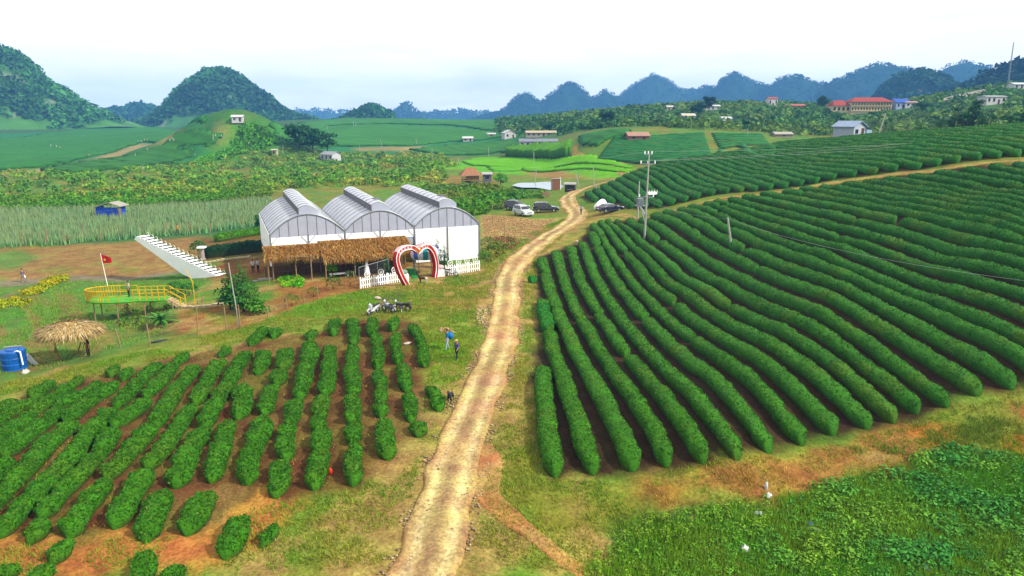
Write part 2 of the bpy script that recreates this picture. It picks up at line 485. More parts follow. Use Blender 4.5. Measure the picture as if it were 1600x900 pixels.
PAINT = [   # outline in the photograph, colour seen there, edge softness (m), edge raggedness (m), strength
    ([(-200,1100),(-200,650),(20,592),(150,562),(330,520),(450,488),(560,452),(650,440),(755,405),(800,375),(880,338),(960,328),(1010,340),(930,380),(838,410),(830,600),(850,750),(1000,745),(1200,712),(1400,665),(1600,605),(1750,590),(1750,1100)], (142,146,70), 1.0, 1.0, 1),
    ([(400,505),(470,476),(560,452),(600,462),(590,488),(480,500)], (108,148,56), .8, 1.0, .9),
    ([(650,520),(720,520),(750,560),(730,600),(690,612),(665,585)], (118,150,52), .8, 1, .85),
    ([(470,800),(560,780),(620,760),(610,850),(560,900),(440,900)], (128,140,62), 1, 1, .7),
    ([(735,1000),(750,820),(800,830),(900,900),(930,1000)], (104,136,46), .5, .6, .9),
    ([(760,760),(830,620),(870,750),(1000,770),(1050,830),(950,880),(800,800)], (128,130,56), 1, 1, .8),
    ([(880,1000),(900,880),(1000,800),(1200,775),(1330,745),(1480,695),(1600,705),(1750,690),(1750,1100)], (62,112,42), 1.2, 1.2, 1),
    ([(1010,750),(1200,725),(1400,672),(1500,650),(1480,690),(1330,735),(1200,772),(1040,795)], (168,120,68), .9, 1.6, .85),
    ([(1090,748),(1200,728),(1330,700),(1480,655),(1600,622),(1700,600),(1700,660),(1600,668),(1480,692),(1330,735),(1220,768),(1100,780)], (158,118,70), .8, 1.6, .9),
    ([(1425,670),(1500,655),(1515,692),(1450,692)], (182,118,62), .4, .5, .9),
    ([(1560,682),(1640,670),(1640,718),(1570,714)], (176,102,50), .4, .5, 1),
    ([(335,525),(275,522),(268,480),(350,477),(420,468),(430,440),(560,425),(600,447),(560,458),(480,478),(440,490)], (162,114,70), .7, 1.2, .95),
    ([(300,440),(430,437),(600,432),(690,425),(690,395),(420,395),(310,425)], (142,98,56), .6, .5, 1),
    ([(622,458),(640,440),(690,435),(700,446),(680,452)], (190,152,104), .4, .5, 1),
    ([(610,478),(690,452),(762,440),(765,480),(690,492)], (176,140,86), .8, 1.4, .75),
    ([(590,470),(620,452),(640,462),(600,476)], (120,100,85), .4, .5, .8),
    ([(700,560),(760,540),(765,600),(725,640),(705,620)], (170,130,75), .8, 1.0, .7),
    ([(-300,660),(-300,440),(120,432),(300,424),(330,440),(282,468),(268,520),(150,560),(20,592)], (100,136,62), .6, .8, 1),
    ([(215,515),(190,470),(260,475),(275,520),(240,530)], (104,100,58), .8, .8, .8),
    ([(-300,448),(-300,385),(0,386),(150,379),(312,368),(312,420),(120,432),(0,440)], (160,126,82), .5, .5, 1),
    ([(-120,398),(40,392),(78,402),(0,424),(-120,430)], (88,146,66), 1, 1.2, .8),
    ([(310,372),(420,365),(420,402),(310,415)], (120,96,54), .6, .5, 1),
    ([(-300,456),(0,439),(120,431),(300,421),(300,425),(120,437),(0,449),(-300,470)], (146,136,112), .25, .2, 1),
    ([(42,446),(78,446),(20,480),(-40,496),(-40,478)], (138,124,92), .3, .3, 1),
    ([(-300,392),(-300,330),(0,325),(200,325),(420,310),(425,366),(310,369),(150,379)], (72,112,66), 1, 1, 1),
    ([(752,336),(830,343),(868,341),(845,370),(800,384),(755,381)], (190,158,110), .5, .5, 1),
    ([(780,385),(850,362),(905,330),(960,330),(930,350),(900,378),(838,404),(800,402)], (170,146,84), .8, .8, .8),
    ([(930,318),(960,312),(1010,330),(1100,316),(1130,308),(1150,300),(1080,300),(1000,318)], (132,146,62), .8, .8, 1),
    ([(712,254),(745,246),(890,247),(990,262),(985,272),(870,268),(760,269),(695,263)], (112,176,44), .5, .4, 1),
    ([(820,268),(870,266),(990,271),(960,278),(840,277)], (172,134,84), .8, .6, .9),
    ([(800,278),(900,278),(930,288),(905,296),(880,320),(800,312)], (118,142,60), 1, 1, .8),
    ([(-200,272),(0,268),(120,256),(190,232),(330,200),(200,198),(100,206),(-200,215)], (50,124,66), 2, 2, 1),
    ([(-100,278),(60,266),(150,240),(330,205),(345,240),(250,262),(80,272)], (54,118,60), 2, 2, 1),
    ([(-20,274),(100,261),(180,238),(222,224),(232,227),(190,243),(100,268),(-20,280)], (170,152,106), .8, .8, 1),
    ([(252,216),(275,212),(272,222),(248,226)], (160,150,80), 1, 1, 1),
    ([(420,206),(500,190),(700,183),(820,188),(880,205),(800,232),(640,240),(440,225)], (56,126,70), 4, 3, 1),
    ([(560,232),(700,230),(650,236),(560,236)], (180,150,105), 1, 1, .8),
    ([(340,202),(358,200),(375,218),(368,232),(350,226)], (172,146,100), 1, 1, 1),
    ([(375,192),(410,195),(440,225),(380,235),(300,262),(330,240)], (92,152,50), 2, 2, 1),
    ([(690,275),(765,275),(760,300),(700,300)], (160,112,68), 1, 1.5, .6),
]
ROADW = spline(hits([(655,1010),(661,900),(690,800),(722,690),(760,590),(785,520),(790,470),(796,432),(815,402),(850,376),(885,353),(901,336)])[:, :2], 6)
def paint_ground(x, y):
    r = np.hypot(x, y)
    n = len(x)
    base = np.array(S(104, 140, 56)[:3]); scr = np.array(S(134, 134, 62)[:3]); far = np.array(S(66, 104, 52)[:3])
    k = smooth(fbm(x / 9, y / 9, 41, 4), .38, .62)[:, None]
    c = base * (1 - k) + scr * k
    f = smooth(r, 230, 420)[:, None]
    c = c * (1 - f) + far * f
    for poly, colr, soft, rag, stg in PAINT:
        w = hits(poly)[:, :2]
        lo, hi = w.min(0) - 4, w.max(0) + 4
        sel = np.where((x > lo[0]) & (x < hi[0]) & (y > lo[1]) & (y < hi[1]))[0]
        if not len(sel): continue
        xs, ys = x[sel], y[sel]
        sc = np.clip(r[sel] / 60, 1, 6)
        d = sdist(xs, ys, w) / sc + (fbm(xs / (1.6 * sc), ys / (1.6 * sc), 11, 3) - .5) * 2.2 * rag
        a = smooth(d, -soft, soft)[:, None] * stg
        c[sel] = c[sel] * (1 - a) + np.array(S(*colr)[:3]) * a
    near = smooth(120 - r, 0, 20)
    d_road = dist_poly(x, y, ROADW, closed=False)
    dg = smooth(fbm(x / 5.0, y / 5.0, 131, 4), .50, .66) * near * .55
    dt = smooth(fbm(x / 3.2, y / 3.2, 137, 4) + .26 * np.exp(-(np.maximum(d_road - 1.5, 0) / 1.5) ** 2), .56, .70) * near * .8
    dt = dt * (y < 110) * (x > -34)
    c = c * (1 - dg[:, None]) + np.array(S(104, 146, 54)[:3]) * dg[:, None]
    c = c * (1 - dt[:, None]) + np.array(S(176, 148, 96)[:3]) * dt[:, None]
    # soils of the tea plots; right one darkened to paint in shade between hedges
    for key, colr, soft in (('right_tea', (64, 48, 30), .6), ('upper_tea', (80, 64, 38), .8), ('left_tea', (108, 76, 46), .7)):
        d = sdist(x, y, POLY[key]) + (fbm(x / 1.5, y / 1.5, 23, 3) - .5) * 1.6
        a = smooth(d, -soft, soft)
        if key == 'left_tea':
            a = a * (0.68 + 0.32 * smooth(fbm(x / 2.2, y / 2.2, 5, 3), .3, .6))
        a = a[:, None]
        c = c * (1 - a) + np.array(S(*colr)[:3]) * a
    # bare orange earth below the left plot and streaks in the low field
    for poly, colr in (([(-50,838),(120,845),(300,815),(440,768),(452,800),(400,850),(335,890),(200,905),(-50,905)], (188,130,78)),):
        w = hits(poly)[:, :2]
        a = smooth(sdist(x, y, w) + (fbm(x / 1.3, y / 1.3, 77, 4) - .5) * 3.4, -.6, .8)[:, None]
        c = c * (1 - a) + np.array(S(*colr)[:3]) * a
    w = hits([(-300,660),(-300,480),(60,450),(230,470),(230,520),(150,556),(20,590)])[:, :2]
    q = smooth(fbm((x * .75 + y * .66) / 1.1, (x * .66 - y * .75) / 14, 91, 3), .42, .60)
    a = (smooth(sdist(x, y, w), -.5, 1.5) * q * .75)[:, None]
    c = c * (1 - a) + np.array(S(150, 122, 76)[:3]) * a
    w = hits([(-300,448),(-300,385),(0,386),(150,379),(312,368),(312,420),(120,432),(0,440)])[:, :2]
    q = smooth(np.sin((x * .5 + y * .866) * 4.2 + 2 * fbm(x / 4, y / 4, 8, 2)), -.2, .9)
    a = (smooth(sdist(x, y, w), -.3, 1.) * q * .35)[:, None]
    c = c * (1 - a) + np.array(S(126, 118, 66)[:3]) * a
    return c

def build_ground():
    fine = np.linspace(-40, 40, 361)
    az = np.radians(np.concatenate([np.linspace(-88, -41, 20), fine, np.linspace(41, 88, 20)]))
    r = np.geomspace(11, 3200, 530)
    A, Rr = np.meshgrid(az, r)
    x, y = Rr * np.sin(A), Rr * np.cos(A)
    z = T(x, y)
    nr, na = x.shape
    col = paint_ground(x.ravel(), y.ravel())
    i = np.arange(nr * na).reshape(nr, na)
    q = np.stack([i[:-1, :-1], i[:-1, 1:], i[1:, 1:], i[1:, :-1]], -1).reshape(-1, 4)
    # a disc fan closes the sheet under the camera
    v = np.stack([x.ravel(), y.ravel(), z.ravel()], -1)
    v = np.concatenate([v, [[0, 0, 0.0], [-60, -60, -1], [60, -60, -1], [0, -90, -1]]])
    col = np.concatenate([col, np.tile(np.array(S(140, 138, 70)[:3]), (4, 1))])
    k = nr * na
    t = [(k, i[0, j + 1], i[0, j]) for j in range(na - 1)] + [(k, i[0, 0], k + 1), (k, k + 1, k + 3), (k, k + 3, k + 2), (k, k + 2, i[0, -1])]
    o = fast_mesh('ground', v, q, t, M_GROUND, col=col, smooth_=True)
    tag(o, kind='structure')
build_ground()

def strip(name, center, width, colfn, lift=0.05, step=0.45, nu=13, mat_=None, kind='structure', rag=0.3, crown=0.0):
    """a ribbon of road lying on the land; its ragged margins sink into the soil"""
    p = resample(center, step)
    t = np.gradient(p, axis=0); t /= np.linalg.norm(t, axis=1)[:, None] + 1e-9
    nrm = np.stack([t[:, 1], -t[:, 0]], -1)
    s = np.arange(len(p)) * step
    wd = np.interp(np.linspace(0, 1, len(p)), np.linspace(0, 1, len(width)), width) if hasattr(width, '__len__') else np.full(len(p), width)
    u = np.linspace(-1, 1, nu)
    wl_ = wd / 2 * (1 + rag * (vnoise(s / 1.7, s * 0, 5) - .5)); wr_ = wd / 2 * (1 + rag * (vnoise(s / 1.7, s * 0 + 9, 6) - .5))
    half = np.where(u[None] < 0, wl_[:, None], wr_[:, None])
    x = p[:, 0:1] + nrm[:, 0:1] * u[None] * half
    y = p[:, 1:2] + nrm[:, 1:2] * u[None] * half
    z = T(x, y) + lift - 0.0 * u[None]
    z[:, 0] -= lift + .12; z[:, -1] -= lift + .12
    if crown: z += crown * (np.exp(-(u / .25) ** 2) - np.exp(-((np.abs(u) - .5) / .16) ** 2))[None] + (fbm(x / .9, y / .9, 44, 3) - .5) * .09
    c = colfn(np.broadcast_to(u[None], x.shape).ravel(), np.broadcast_to(s[:, None], x.shape).ravel(), x.ravel(), y.ravel())
    i = np.arange(x.size).reshape(x.shape)
    q = np.stack([i[:-1, :-1], i[1:, :-1], i[1:, 1:], i[:-1, 1:]], -1).reshape(-1, 4)
    o = fast_mesh(name, np.stack([x.ravel(), y.ravel(), z.ravel()], -1), q, None, mat_ or M_GROUND, col=c, smooth_=True)
    tag(o, kind=kind)
    return o, p, wd
def road_col(u, s, x, y):
    w = u + .12 * (vnoise(s / 5, s * 0, 3) - .5)
    rut = np.exp(-((np.abs(w) - .48) / .16) ** 2) * (.55 + .45 * smooth(fbm(x / 1.6, y / 1.6, 29, 3), .35, .6))
    ctr = np.exp(-(w / .22) ** 2)
    edge = smooth(np.abs(w), .68, 1.0)
    c = np.tile(np.array(S(204, 176, 124)[:3]), (len(u), 1))
    def mixc(c, rgb, a): return c * (1 - a[:, None]) + np.array(S(*rgb)[:3]) * a[:, None]
    c = mixc(c, (238, 218, 164), rut)
    c = mixc(c, (172, 142, 106), ctr * smooth(fbm(x / 2.5, y / 2.5, 61, 3), .25, .5))
    c = mixc(c, (184, 144, 96), edge * .8)
    c = mixc(c, (196, 154, 108), smooth(fbm(x / 3, y / 3, 88, 3), .55, .7) * .5)
    return c
road_px = [(655,1010),(661,900),(690,800),(722,690),(760,590),(785,520),(790,470),(796,432),(815,402),(850,376),(885,353),(901,336),(889,318),(887,309),(903,298),(935,288),(975,277),(1005,268),(1040,258),(1075,249.5)]
ROAD = spline(hits(road_px)[:, :2], 10)
strip('dirt_road', ROAD, [2.9,2.8,2.7,2.8,2.9,3.0,3.3,3.6,3.6,3.4,3.0,2.8,2.7,2.5,2.4,2.2,2.0], road_col, lift=.10, step=.3, nu=17, crown=.05, rag=.32)
def spur_col(u, s, x, y):
    c = np.tile(np.array(S(184, 130, 88)[:3]), (len(u), 1))
    a = smooth(fbm(x / 1.2, y / 1.2, 12, 3), .4, .62)[:, None]
    c = c * (1 - a) + np.array(S(186, 150, 100)[:3]) * a
    return c
strip('earth_track', spline(hits([(735,700),(762,765),(800,812),(850,850),(905,890),(960,930)])[:, :2], 8), [2.6, 2.2, 1.6, 1.25, 1.05, .95, .85], spur_col, lift=.045, rag=.7)
def path_col(u, s, x, y):
    c = np.tile(np.array(S(176, 150, 92)[:3]), (len(u), 1))
    a = smooth(np.abs(u) + .5 * (fbm(x / 1.5, y / 1.5, 19, 3) - .5), .55, .8)[:, None]
    return c * (1 - a) + np.array(S(128, 132, 64)[:3]) * a
PATH = spline(np.array([hit(925,340)[:2], hit(965,336)[:2], hit(1000,341.5)[:2], hit(1060,327)[:2], hit(1120,311)[:2], hit(1300,286.5)[:2], hit(1450,268)[:2], hit(1600,251)[:2], (66.5, 76), (78, 68)]), 8)
strip('field_path', PATH, [2.6, 2.2, 1.9, 1.8, 1.8, 1.7, 1.7], path_col, lift=.05, nu=9)
strip('far_track', spline(hits([(1000,267),(965,256),(930,250),(905,245),(893,238),(898,230),(905,226)])[:, :2], 8), [3.5, 4.5, 5, 5.5, 5, 4], path_col, lift=.15, nu=7, step=1.5)

# pond
def pond():
    p = hits([(800,293),(812,290),(835,289),(860,287),(885,290),(902,293),(905,297),(890,298),(868,297.5),(840,296),(815,296)])
    ctr = p.mean(0); zs = float(np.percentile(p[:, 2], 60)) + .05
    out = spline(np.concatenate([p, p[:1]])[:, :2], 6)[:-1]
    me = MB(); me.add([(x, y, zs) for x, y in out], [tuple(range(len(out)))])
    m = mat('pond_water', (0.16, 0.20, 0.20, 1), rough=.06, var=.1, scale=.3, spec=.6, bump=.05, bscale=2.0)
    tag(me.build('pond_water', m), kind='structure')
pond()
# ================================================================== TEA HEDGES
M_TEA = mat('tea_foliage', None, rough=.8, var=.42, scale=11.0, attr=True, spec=.10, bump=1.0, bscale=14.0, detail=8)
M_TEALEAF = mat('tea_leaves', None, rough=.6, var=.15, scale=4, attr=True, spec=.2, trans=.38)
def hedge(name, path, width, height, label, group, leaf=0.0, step=0.3, nc=10, seed=0, colr=(52, 128, 48), parent=None, endlen=.7, amp=1.0, leafsize=.085, cat='hedge'):
    p = resample(path, step)
    n = len(p)
    if n < 4:
        p = resample(path, np.hypot(*(p[-1] - p[0])) / 4); n = len(p)
    st = np.hypot(*(p[1] - p[0]))
    t = np.gradient(p, axis=0); t /= np.linalg.norm(t, axis=1)[:, None] + 1e-9
    nr = np.stack([t[:, 1], -t[:, 0]], -1)
    s = np.arange(n) * st
    L = s[-1]
    e = min(endlen, L * .45)
    d = np.minimum(s, L - s)
    cap = np.sqrt(np.clip(1 - (1 - np.clip(d / e, 0, 1)) ** 2, 0, 1)); cap = np.maximum(cap, .52)
    wseq = width if hasattr(width, '__len__') else (width, width)
    width = float(np.mean(wseq)); wrel = np.interp(np.linspace(0, 1, n), [0, 1], [wseq[0] / width, wseq[1] / width])
    x0, y0 = p[:, 0], p[:, 1]
    bush = vnoise(s / 1.15, s * 0 + seed * 3.1, seed) * .6 + vnoise(s / .5, s * 0 + seed * 1.7, seed + 5) * .4
    ridge = np.interp(bush, [0, 1], [1 - .20 * amp, 1 + .16 * amp])
    wv = width / 2 * wrel * cap * ridge * (1 + .10 * amp * (vnoise(s / 3.5, s * 0 + seed, seed + 9) - .5))
    hv = height * (.62 + .38 * cap) * np.interp(bush, [0, 1], [1 - .16 * amp, 1 + .10 * amp])
    off = (vnoise(s / 2.6, s * 0 + seed * .7, seed + 2) - .5) * .22 * amp
    th = np.linspace(0, math.pi, nc + 1)
    # a clipped dome: wide crown, skirt drawn in at the foot
    cu = -np.cos(th); cu = np.sign(cu) * np.abs(cu) ** .74; cw = np.sin(th) ** .46
    cu = cu * (1 - .16 * (1 - cw) ** 2)
    X = x0[:, None] + nr[:, 0:1] * (cu[None] * wv[:, None] + off[:, None])
    Y = y0[:, None] + nr[:, 1:2] * (cu[None] * wv[:, None] + off[:, None])
    zg = T(p[:, 0], p[:, 1])
    zl = T(p[:, 0] + nr[:, 0] * width / 2, p[:, 1] + nr[:, 1] * width / 2) - zg
    Z = zg[:, None] + cw[None] * hv[:, None] + cu[None] * zl[:, None] - .03
    jit = (vnoise(X * 3.1 + Z * 2, Y * 3.1 + Z, 31 + seed % 7) - .5) * .16 * amp + (vnoise(X * 7 + Z * 5, Y * 7, 37) - .5) * .09 * amp
    jit = jit * (cw[None] > .25)
    X += nr[:, 0:1] * jit * cu[None] + (vnoise(X * 5, Y * 5, 3) - .5) * .06; Y += nr[:, 1:2] * jit * cu[None]; Z += jit * cw[None]
    V = np.stack([X, Y, Z], -1)
    i = np.arange(n * (nc + 1)).reshape(n, nc + 1)
    q = np.stack([i[:-1, :-1], i[:-1, 1:], i[1:, 1:], i[1:, :-1]], -1).reshape(-1, 4)
    c0 = np.array(S(*colr)[:3])
    tone = (.78 + .44 * vnoise(X * 1.3, Y * 1.3, 71))[..., None]
    yel = (smooth(fbm(X / 2.6, Y / 2.6, 73, 3), .55, .78) * .35)[..., None]
    C = c0 * tone * (1 - yel) + np.array(S(108, 128, 48)[:3]) * yel
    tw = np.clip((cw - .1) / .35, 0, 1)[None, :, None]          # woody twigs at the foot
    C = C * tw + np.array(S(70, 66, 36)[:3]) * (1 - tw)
    verts = V.reshape(-1, 3); cols = C.reshape(-1, 3)
    # the ends close onto a point inside the hedge
    k0 = len(verts)
    ce = V[[0, -1]].mean(1); ce[:, :2] += np.array([-t[0], t[-1]]) * .16; ce[:, 2] = T(ce[:, 0], ce[:, 1]) - .05
    verts = np.concatenate([verts, ce]); cols = np.concatenate([cols, cols[[nc // 2, nc // 2]]])
    f3 = [(k0, i[0, j + 1], i[0, j]) for j in range(nc)] + [(k0 + 1, i[-1, j], i[-1, j + 1]) for j in range(nc)]
    if leaf > 0:
        rs = np.random.default_rng(seed + 100)
        m = int(L * (width * 1.5) * leaf)
        a = rs.uniform(0, n - 1.001, m); b = nc * (0.5 + (rs.beta(1.25, 1.25, m) - .5) * .92)
        ia, ib = a.astype(int), b.astype(int); fa, fb = (a - ia)[:, None], (b - ib)[:, None]
        P = (V[ia, ib] * (1 - fa) + V[ia + 1, ib] * fa) * (1 - fb) + (V[ia, ib + 1] * (1 - fa) + V[ia + 1, ib + 1] * fa) * fb
        du = V[ia + 1, ib] - V[ia, ib]; dv = V[ia, ib + 1] - V[ia, ib]
        nn = np.cross(du, dv); nn /= np.linalg.norm(nn, axis=1)[:, None] + 1e-9
        nn *= np.sign((nn * (P - np.concatenate([np.stack([x0, y0, zg + height * .3], -1)[ia]]))).sum(1))[:, None]
        rd = rs.normal(size=(m, 3)); rd /= np.linalg.norm(rd, axis=1)[:, None]
        ax = nn * .75 + rd * .7; ax /= np.linalg.norm(ax, axis=1)[:, None]      # blade direction: outwards and about
        sd = np.cross(ax, rs.normal(size=(m, 3))); sd /= np.linalg.norm(sd, axis=1)[:, None] + 1e-9
        ln = leafsize * rs.uniform(.7, 1.5, m)[:, None]; wd = ln * .42
        base = P - nn * .03
        q0 = base - sd * wd * .35; q1 = base + ax * ln * .5 - sd * wd * .0 + sd * wd; q2 = base + ax * ln; q3 = base + ax * ln * .5 - sd * wd
        lv = np.stack([q0, q1, q2, q3], 1).reshape(-1, 3)
        k0 = len(verts)
        li = k0 + np.arange(m * 4).reshape(m, 4)
        tn = rs.uniform(.8, 1.4, m)[:, None]
        lc = c0 * tn; tpn = np.sin(math.pi * b / nc)
        yy = (rs.random(m) < .04 + .24 * (tpn > .8) * vnoise(P[:, 0] / 1.8, P[:, 1] / 1.8, 12))[:, None]
        lc = np.where(yy, np.array(S(136, 172, 62)[:3]) * rs.uniform(.7, 1.1, m)[:, None], lc)
        verts = np.concatenate([verts, lv]); cols = np.concatenate([cols, np.repeat(lc, 4, 0)]); q = np.concatenate([q, li])
    nsurf = (n - 1) * nc
    mi = np.concatenate([np.zeros(nsurf, int), np.ones(len(q) - nsurf, int), np.zeros(len(f3), int)])
    o = fast_mesh(name, verts, q, f3, None, col=cols, smooth_=True, parent=parent, mats=[M_TEA, M_TEALEAF], midx=mi)
    if label: tag(o, label, cat, group)
    return o

# ---- right field: long rows running away from the bank
def row_runs(xb, lean, bend, poly, y0, y1, y_ref, seed):
    y = np.arange(y0, y1, .3)
    x = xb + lean * (y - y_ref) + bend * np.sin((y - y_ref) / 26.0) + .35 * (fbm(y / 14.0, y * 0 + seed * .37, 55, 2) - .5)
    ins = inpoly(x, y, poly)
    runs = []; cur = []
    for k in range(len(y)):
        if ins[k]: cur.append((x[k], y[k]))
        elif cur:
            runs.append(np.array(cur)); cur = []
    if cur: runs.append(np.array(cur))
    return [r for r in runs if len(r) > 5]
tea_r = random.Random(11)
NEAR = [(870,742),(925,738),(985,733),(1040,726),(1097,720),(1150,715),(1200,704),(1250,693),(1300,677),(1352,667),(1395,658),(1433,643),(1477,634),(1523,616),(1577,606),(1600,572),(1600,536),(1600,500),(1600,468),(1600,443),(1600,421),(1600,402),(1600,385),(1600,370),(1600,357),(1600,345),(1600,333),(1600,321),(1600,309),(1600,297),(1600,285),(1600,274),(1600,263)]
FAR = [(845,579),(847,472),(846,404),(868,396),(890,390),(908,382),(922,366),(926,353),(937,348.5),(948,347),(962,346.5),(982,345),(1000,342),(1019,338),(1037,333),(1057,328),(1076,324),(1096,319.5),(1116,316),(1138,312.5),(1161,309),(1189,305),(1219,301),(1249,297.5),(1280,294),(1312,290),(1346,286),(1382,282),(1420,277.5),(1460,272.5),(1500,268),(1545,262.5),(1585,258)]
NW = hits(NEAR, .1)[:, :2]; FW = hits(FAR, .1)[:, :2]
ROWS_R = len(NW)
def rowdir(k): return (FW[k] - NW[k]) / np.hypot(*(FW[k] - NW[k]))
for k in range(ROWS_R):
    a_, b_ = NW[k].copy(), FW[k]
    d = rowdir(k); nrm = np.array([-d[1], d[0]])
    if k >= 15: a_ = a_ - d * 7.0
    j = k - 1 if k else 1
    def gap(P, Q):       # distance between neighbouring rows, measured across the row
        return abs(float((P - Q) @ nrm))
    g0, g1 = gap(NW[k], NW[j]), gap(FW[k], FW[j])
    if k < 4 or k >= 15:
        g0 = abs(float((NW[k] - NW[j]) @ nrm))
    if k <= 2: g1 = g0
    w0, w1 = np.clip(.60 * g0, .8, 1.2), np.clip(.74 * g1, .9, 1.35)
    s_ = np.linspace(0, 1, max(8, int(np.hypot(*(b_ - a_)) / .3)))
    bow = .5 * np.sin(math.pi * s_) * math.sin(k * .21 + .4) + .35 * (fbm(s_ * 4, s_ * 0 + k * .37, 55, 2) - .5)
    r = a_[None] + (b_ - a_)[None] * s_[:, None] + nrm[None] * bow[:, None]
    root = empty('tea_hedge_row', (0, 0, 0), 0, 'long clipped tea hedge in large right field, %s row from the dirt road' % ordinal(k + 1), 'tea hedge', 'tea hedge rows of the large right field')
    cuts = [0]
    while cuts[-1] < len(r):
        cuts.append(cuts[-1] + int(tea_r.uniform(40, 120) if k < 5 else tea_r.uniform(60, 200)))
    cuts[-1] = len(r)
    if len(cuts) > 2 and cuts[-1] - cuts[-2] < 8: cuts.pop(-2)
    for a, b in zip(cuts[:-1], cuts[1:]):
        seg = r[a:min(len(r), b - (1 if tea_r.random() < .75 else 3))]
        if len(seg) < 4: continue
        yd = seg[:, 1].mean()
        sp = .28 if yd < 60 else .4
        lf = 150 if yd < 45 else (100 if yd < 60 else (55 if yd < 80 else 26))
        g = max(0., min(1., (seg[:, 0].mean() - 4) / 50))
        c = (int(70 - 18 * g), int(128 - 18 * g), int(38 + 8 * g))  # green darkens to the right, painting in the dimmer light there
        fa, fb = a / len(r), b / len(r)
        h = hedge('hedge_section', seg, (w0 + (w1 - w0) * fa, w0 + (w1 - w0) * fb), .74 + .05 * tea_r.uniform(-1, 1), None, None, leaf=lf, step=sp, nc=9, seed=k * 13 + a, colr=c, parent=root, amp=.75, leafsize=.085 if yd < 60 else .11)
bush_n = 0
for (px, py, rr) in ((831, 437, .55),):
    p = hit(px, py, .3)
    hedge('tea_bush', np.array([p[:2] - (0, .5), p[:2], p[:2] + (0, .5)]), 1.1, .75, 'small lone round tea bush between road and right field', None, leaf=110, step=.22, seed=5, cat='bush')
p = hits([(849, 474), (855, 512)], .5)[:, :2]
hedge('tea_hedge', p, 1.25, .8, 'short tea hedge piece by the road, left of the first long rows', None, leaf=110, step=.25, seed=8)

# ---- upper field beyond the path
for k in range(52):
    xb = 14.5 + 1.75 * k
    runs = row_runs(xb, -.05 + .0012 * k, 1.2 * math.sin(k * .06 + .5), POLY['upper_tea'], 66, 170, 110, 100 + k)
    if not runs: continue
    r = max(runs, key=len)
    if len(r) < 12: continue
    hedge('tea_hedge_row', r, 1.4, .9, 'tea hedge on far slope above the field path, %s row from the left' % ordinal(k + 1), 'tea hedge rows above the field path', leaf=16, step=.45, nc=8, seed=400 + k, colr=(52, 116, 46), leafsize=.13, amp=.6, cat='tea hedge')

# ---- left plot: broken rows, each piece a hedge of its own, row by row from the road
LEFT_ROWS = [
    [((647,508),(662,565)), ((671,604),(676,611)), ((681,620),(684,628))],
    [((614,497),(616,510)), ((619,519),(624,561)), ((627,567),(635,603)), ((638,612),(642,648)), ((647,662),(649,667))],
    [((584,498),(584,519)), ((587,523),(590,568)), ((592,578),(595,642)), ((598,654),(604,706))],
    [((551,498),(552,530)), ((553,537),(551,612)), ((551,616),(550,651)), ((553,660),(553,680)), ((553,693),(553,746))],
    [((524,498),(521,517)), ((517,540),(508,609)), ((503,618),(499,666)), ((499,672),(493,752))],
    [((489,517),(487,522)), ((487,534),(464,615)), ((461,624),(454,657)), ((449,662),(445,708)), ((439,720),(432,764))],
    [((433,514),(429,519)), ((446,546),(442,570)), ((437,577),(432,594)), ((421,600),(415,639)), ((412,648),(383,745))],
    [((408,515),(404,521)), ((413,548),(404,576)), ((380,602),(372,645)), ((357,658),(332,741)), ((313,772),(298,821))],
    [((397,524),(392,530)), ((386,550),(320,660)), ((317,666),(270,750)), ((261,764),(227,832))],
    [((340,564),(302,624)), ((298,632),(230,722)), ((223,734),(181,811)), ((374,806),(355,858))],
    [((354,543),(348,548)), ((302,571),(242,658)), ((234,664),(166,738)), ((170,748),(108,826)), ((98,850),(92,858))],
    [((287,553),(280,559)), ((272,567),(227,613)), ((225,624),(181,658)), ((181,668),(64,798)), ((66,818),(56,828)), ((217,866),(213,900))],
    [((245,567),(181,628)), ((174,637),(0,825)), ((277,889),(270,898))],
    [((181,598),(102,650)), ((108,660),(-40,810)), ((72,889),(64,898)), ((14,886),(2,893))],
    [((199,577),(192,584)), ((140,605),(87,632)), ((96,637),(8,703)), ((12,716),(-60,790))],
    [((180,572),(174,578)), ((110,601),(49,640)), ((47,645),(-60,730))],
    [((150,597),(144,603)), ((45,624),(-60,694))],
    [((125,589),(117,594)), ((80,596),(56,615)), ((20,622),(-60,670))],
    [((424,826),(418,832))],
]
for ri, segs in enumerate(LEFT_ROWS):
    for si, (a, b) in enumerate(segs):
        pa, pb = hit(*a, .45)[:2], hit(*b, .45)[:2]
        L = np.hypot(*(pb - pa))
        d = (pb - pa) / (L + 1e-9)
        small = L < 2.0
        if small:
            pa, pb = pa - d * .35, pb + d * .35
            lab = 'small round tea bush, left plot, %s row from the road, %s piece from top' % (ordinal(ri + 1), ordinal(si + 1))
        else:
            lab = 'clipped tea hedge, left plot, %s row from the road, %s piece from top' % (ordinal(ri + 1), ordinal(si + 1))
        if ri == len(LEFT_ROWS) - 1:
            lab = 'tiny tea seedling bush on the bare earth right of the left plot'
        if not small: pa, pb = pa + d * .02, pb - d * .02
        path = np.array([pa, (pa + pb) / 2 + np.array([-d[1], d[0]]) * tea_r.uniform(-.12, .12), pb])
        wd = (.86 if ri < 3 else (.96 if ri < 5 else 1.1)) if not small else tea_r.uniform(.8, 1.0)
        if ri >= 9: wd *= .9
        if ri == len(LEFT_ROWS) - 1: wd = .6
        hedge('tea_bush' if small else 'tea_hedge', spline(path, 8), wd + .06 * tea_r.uniform(-1, 1), (.64 if not small else .55) + .05 * tea_r.uniform(-1, 1), lab,
              'tea bushes and hedges of the left plot', leaf=200, step=.2, nc=11, seed=900 + ri * 17 + si, colr=(72, 132, 38), cat='tea bush' if small else 'tea hedge', amp=1.45, endlen=.45, leafsize=.10)

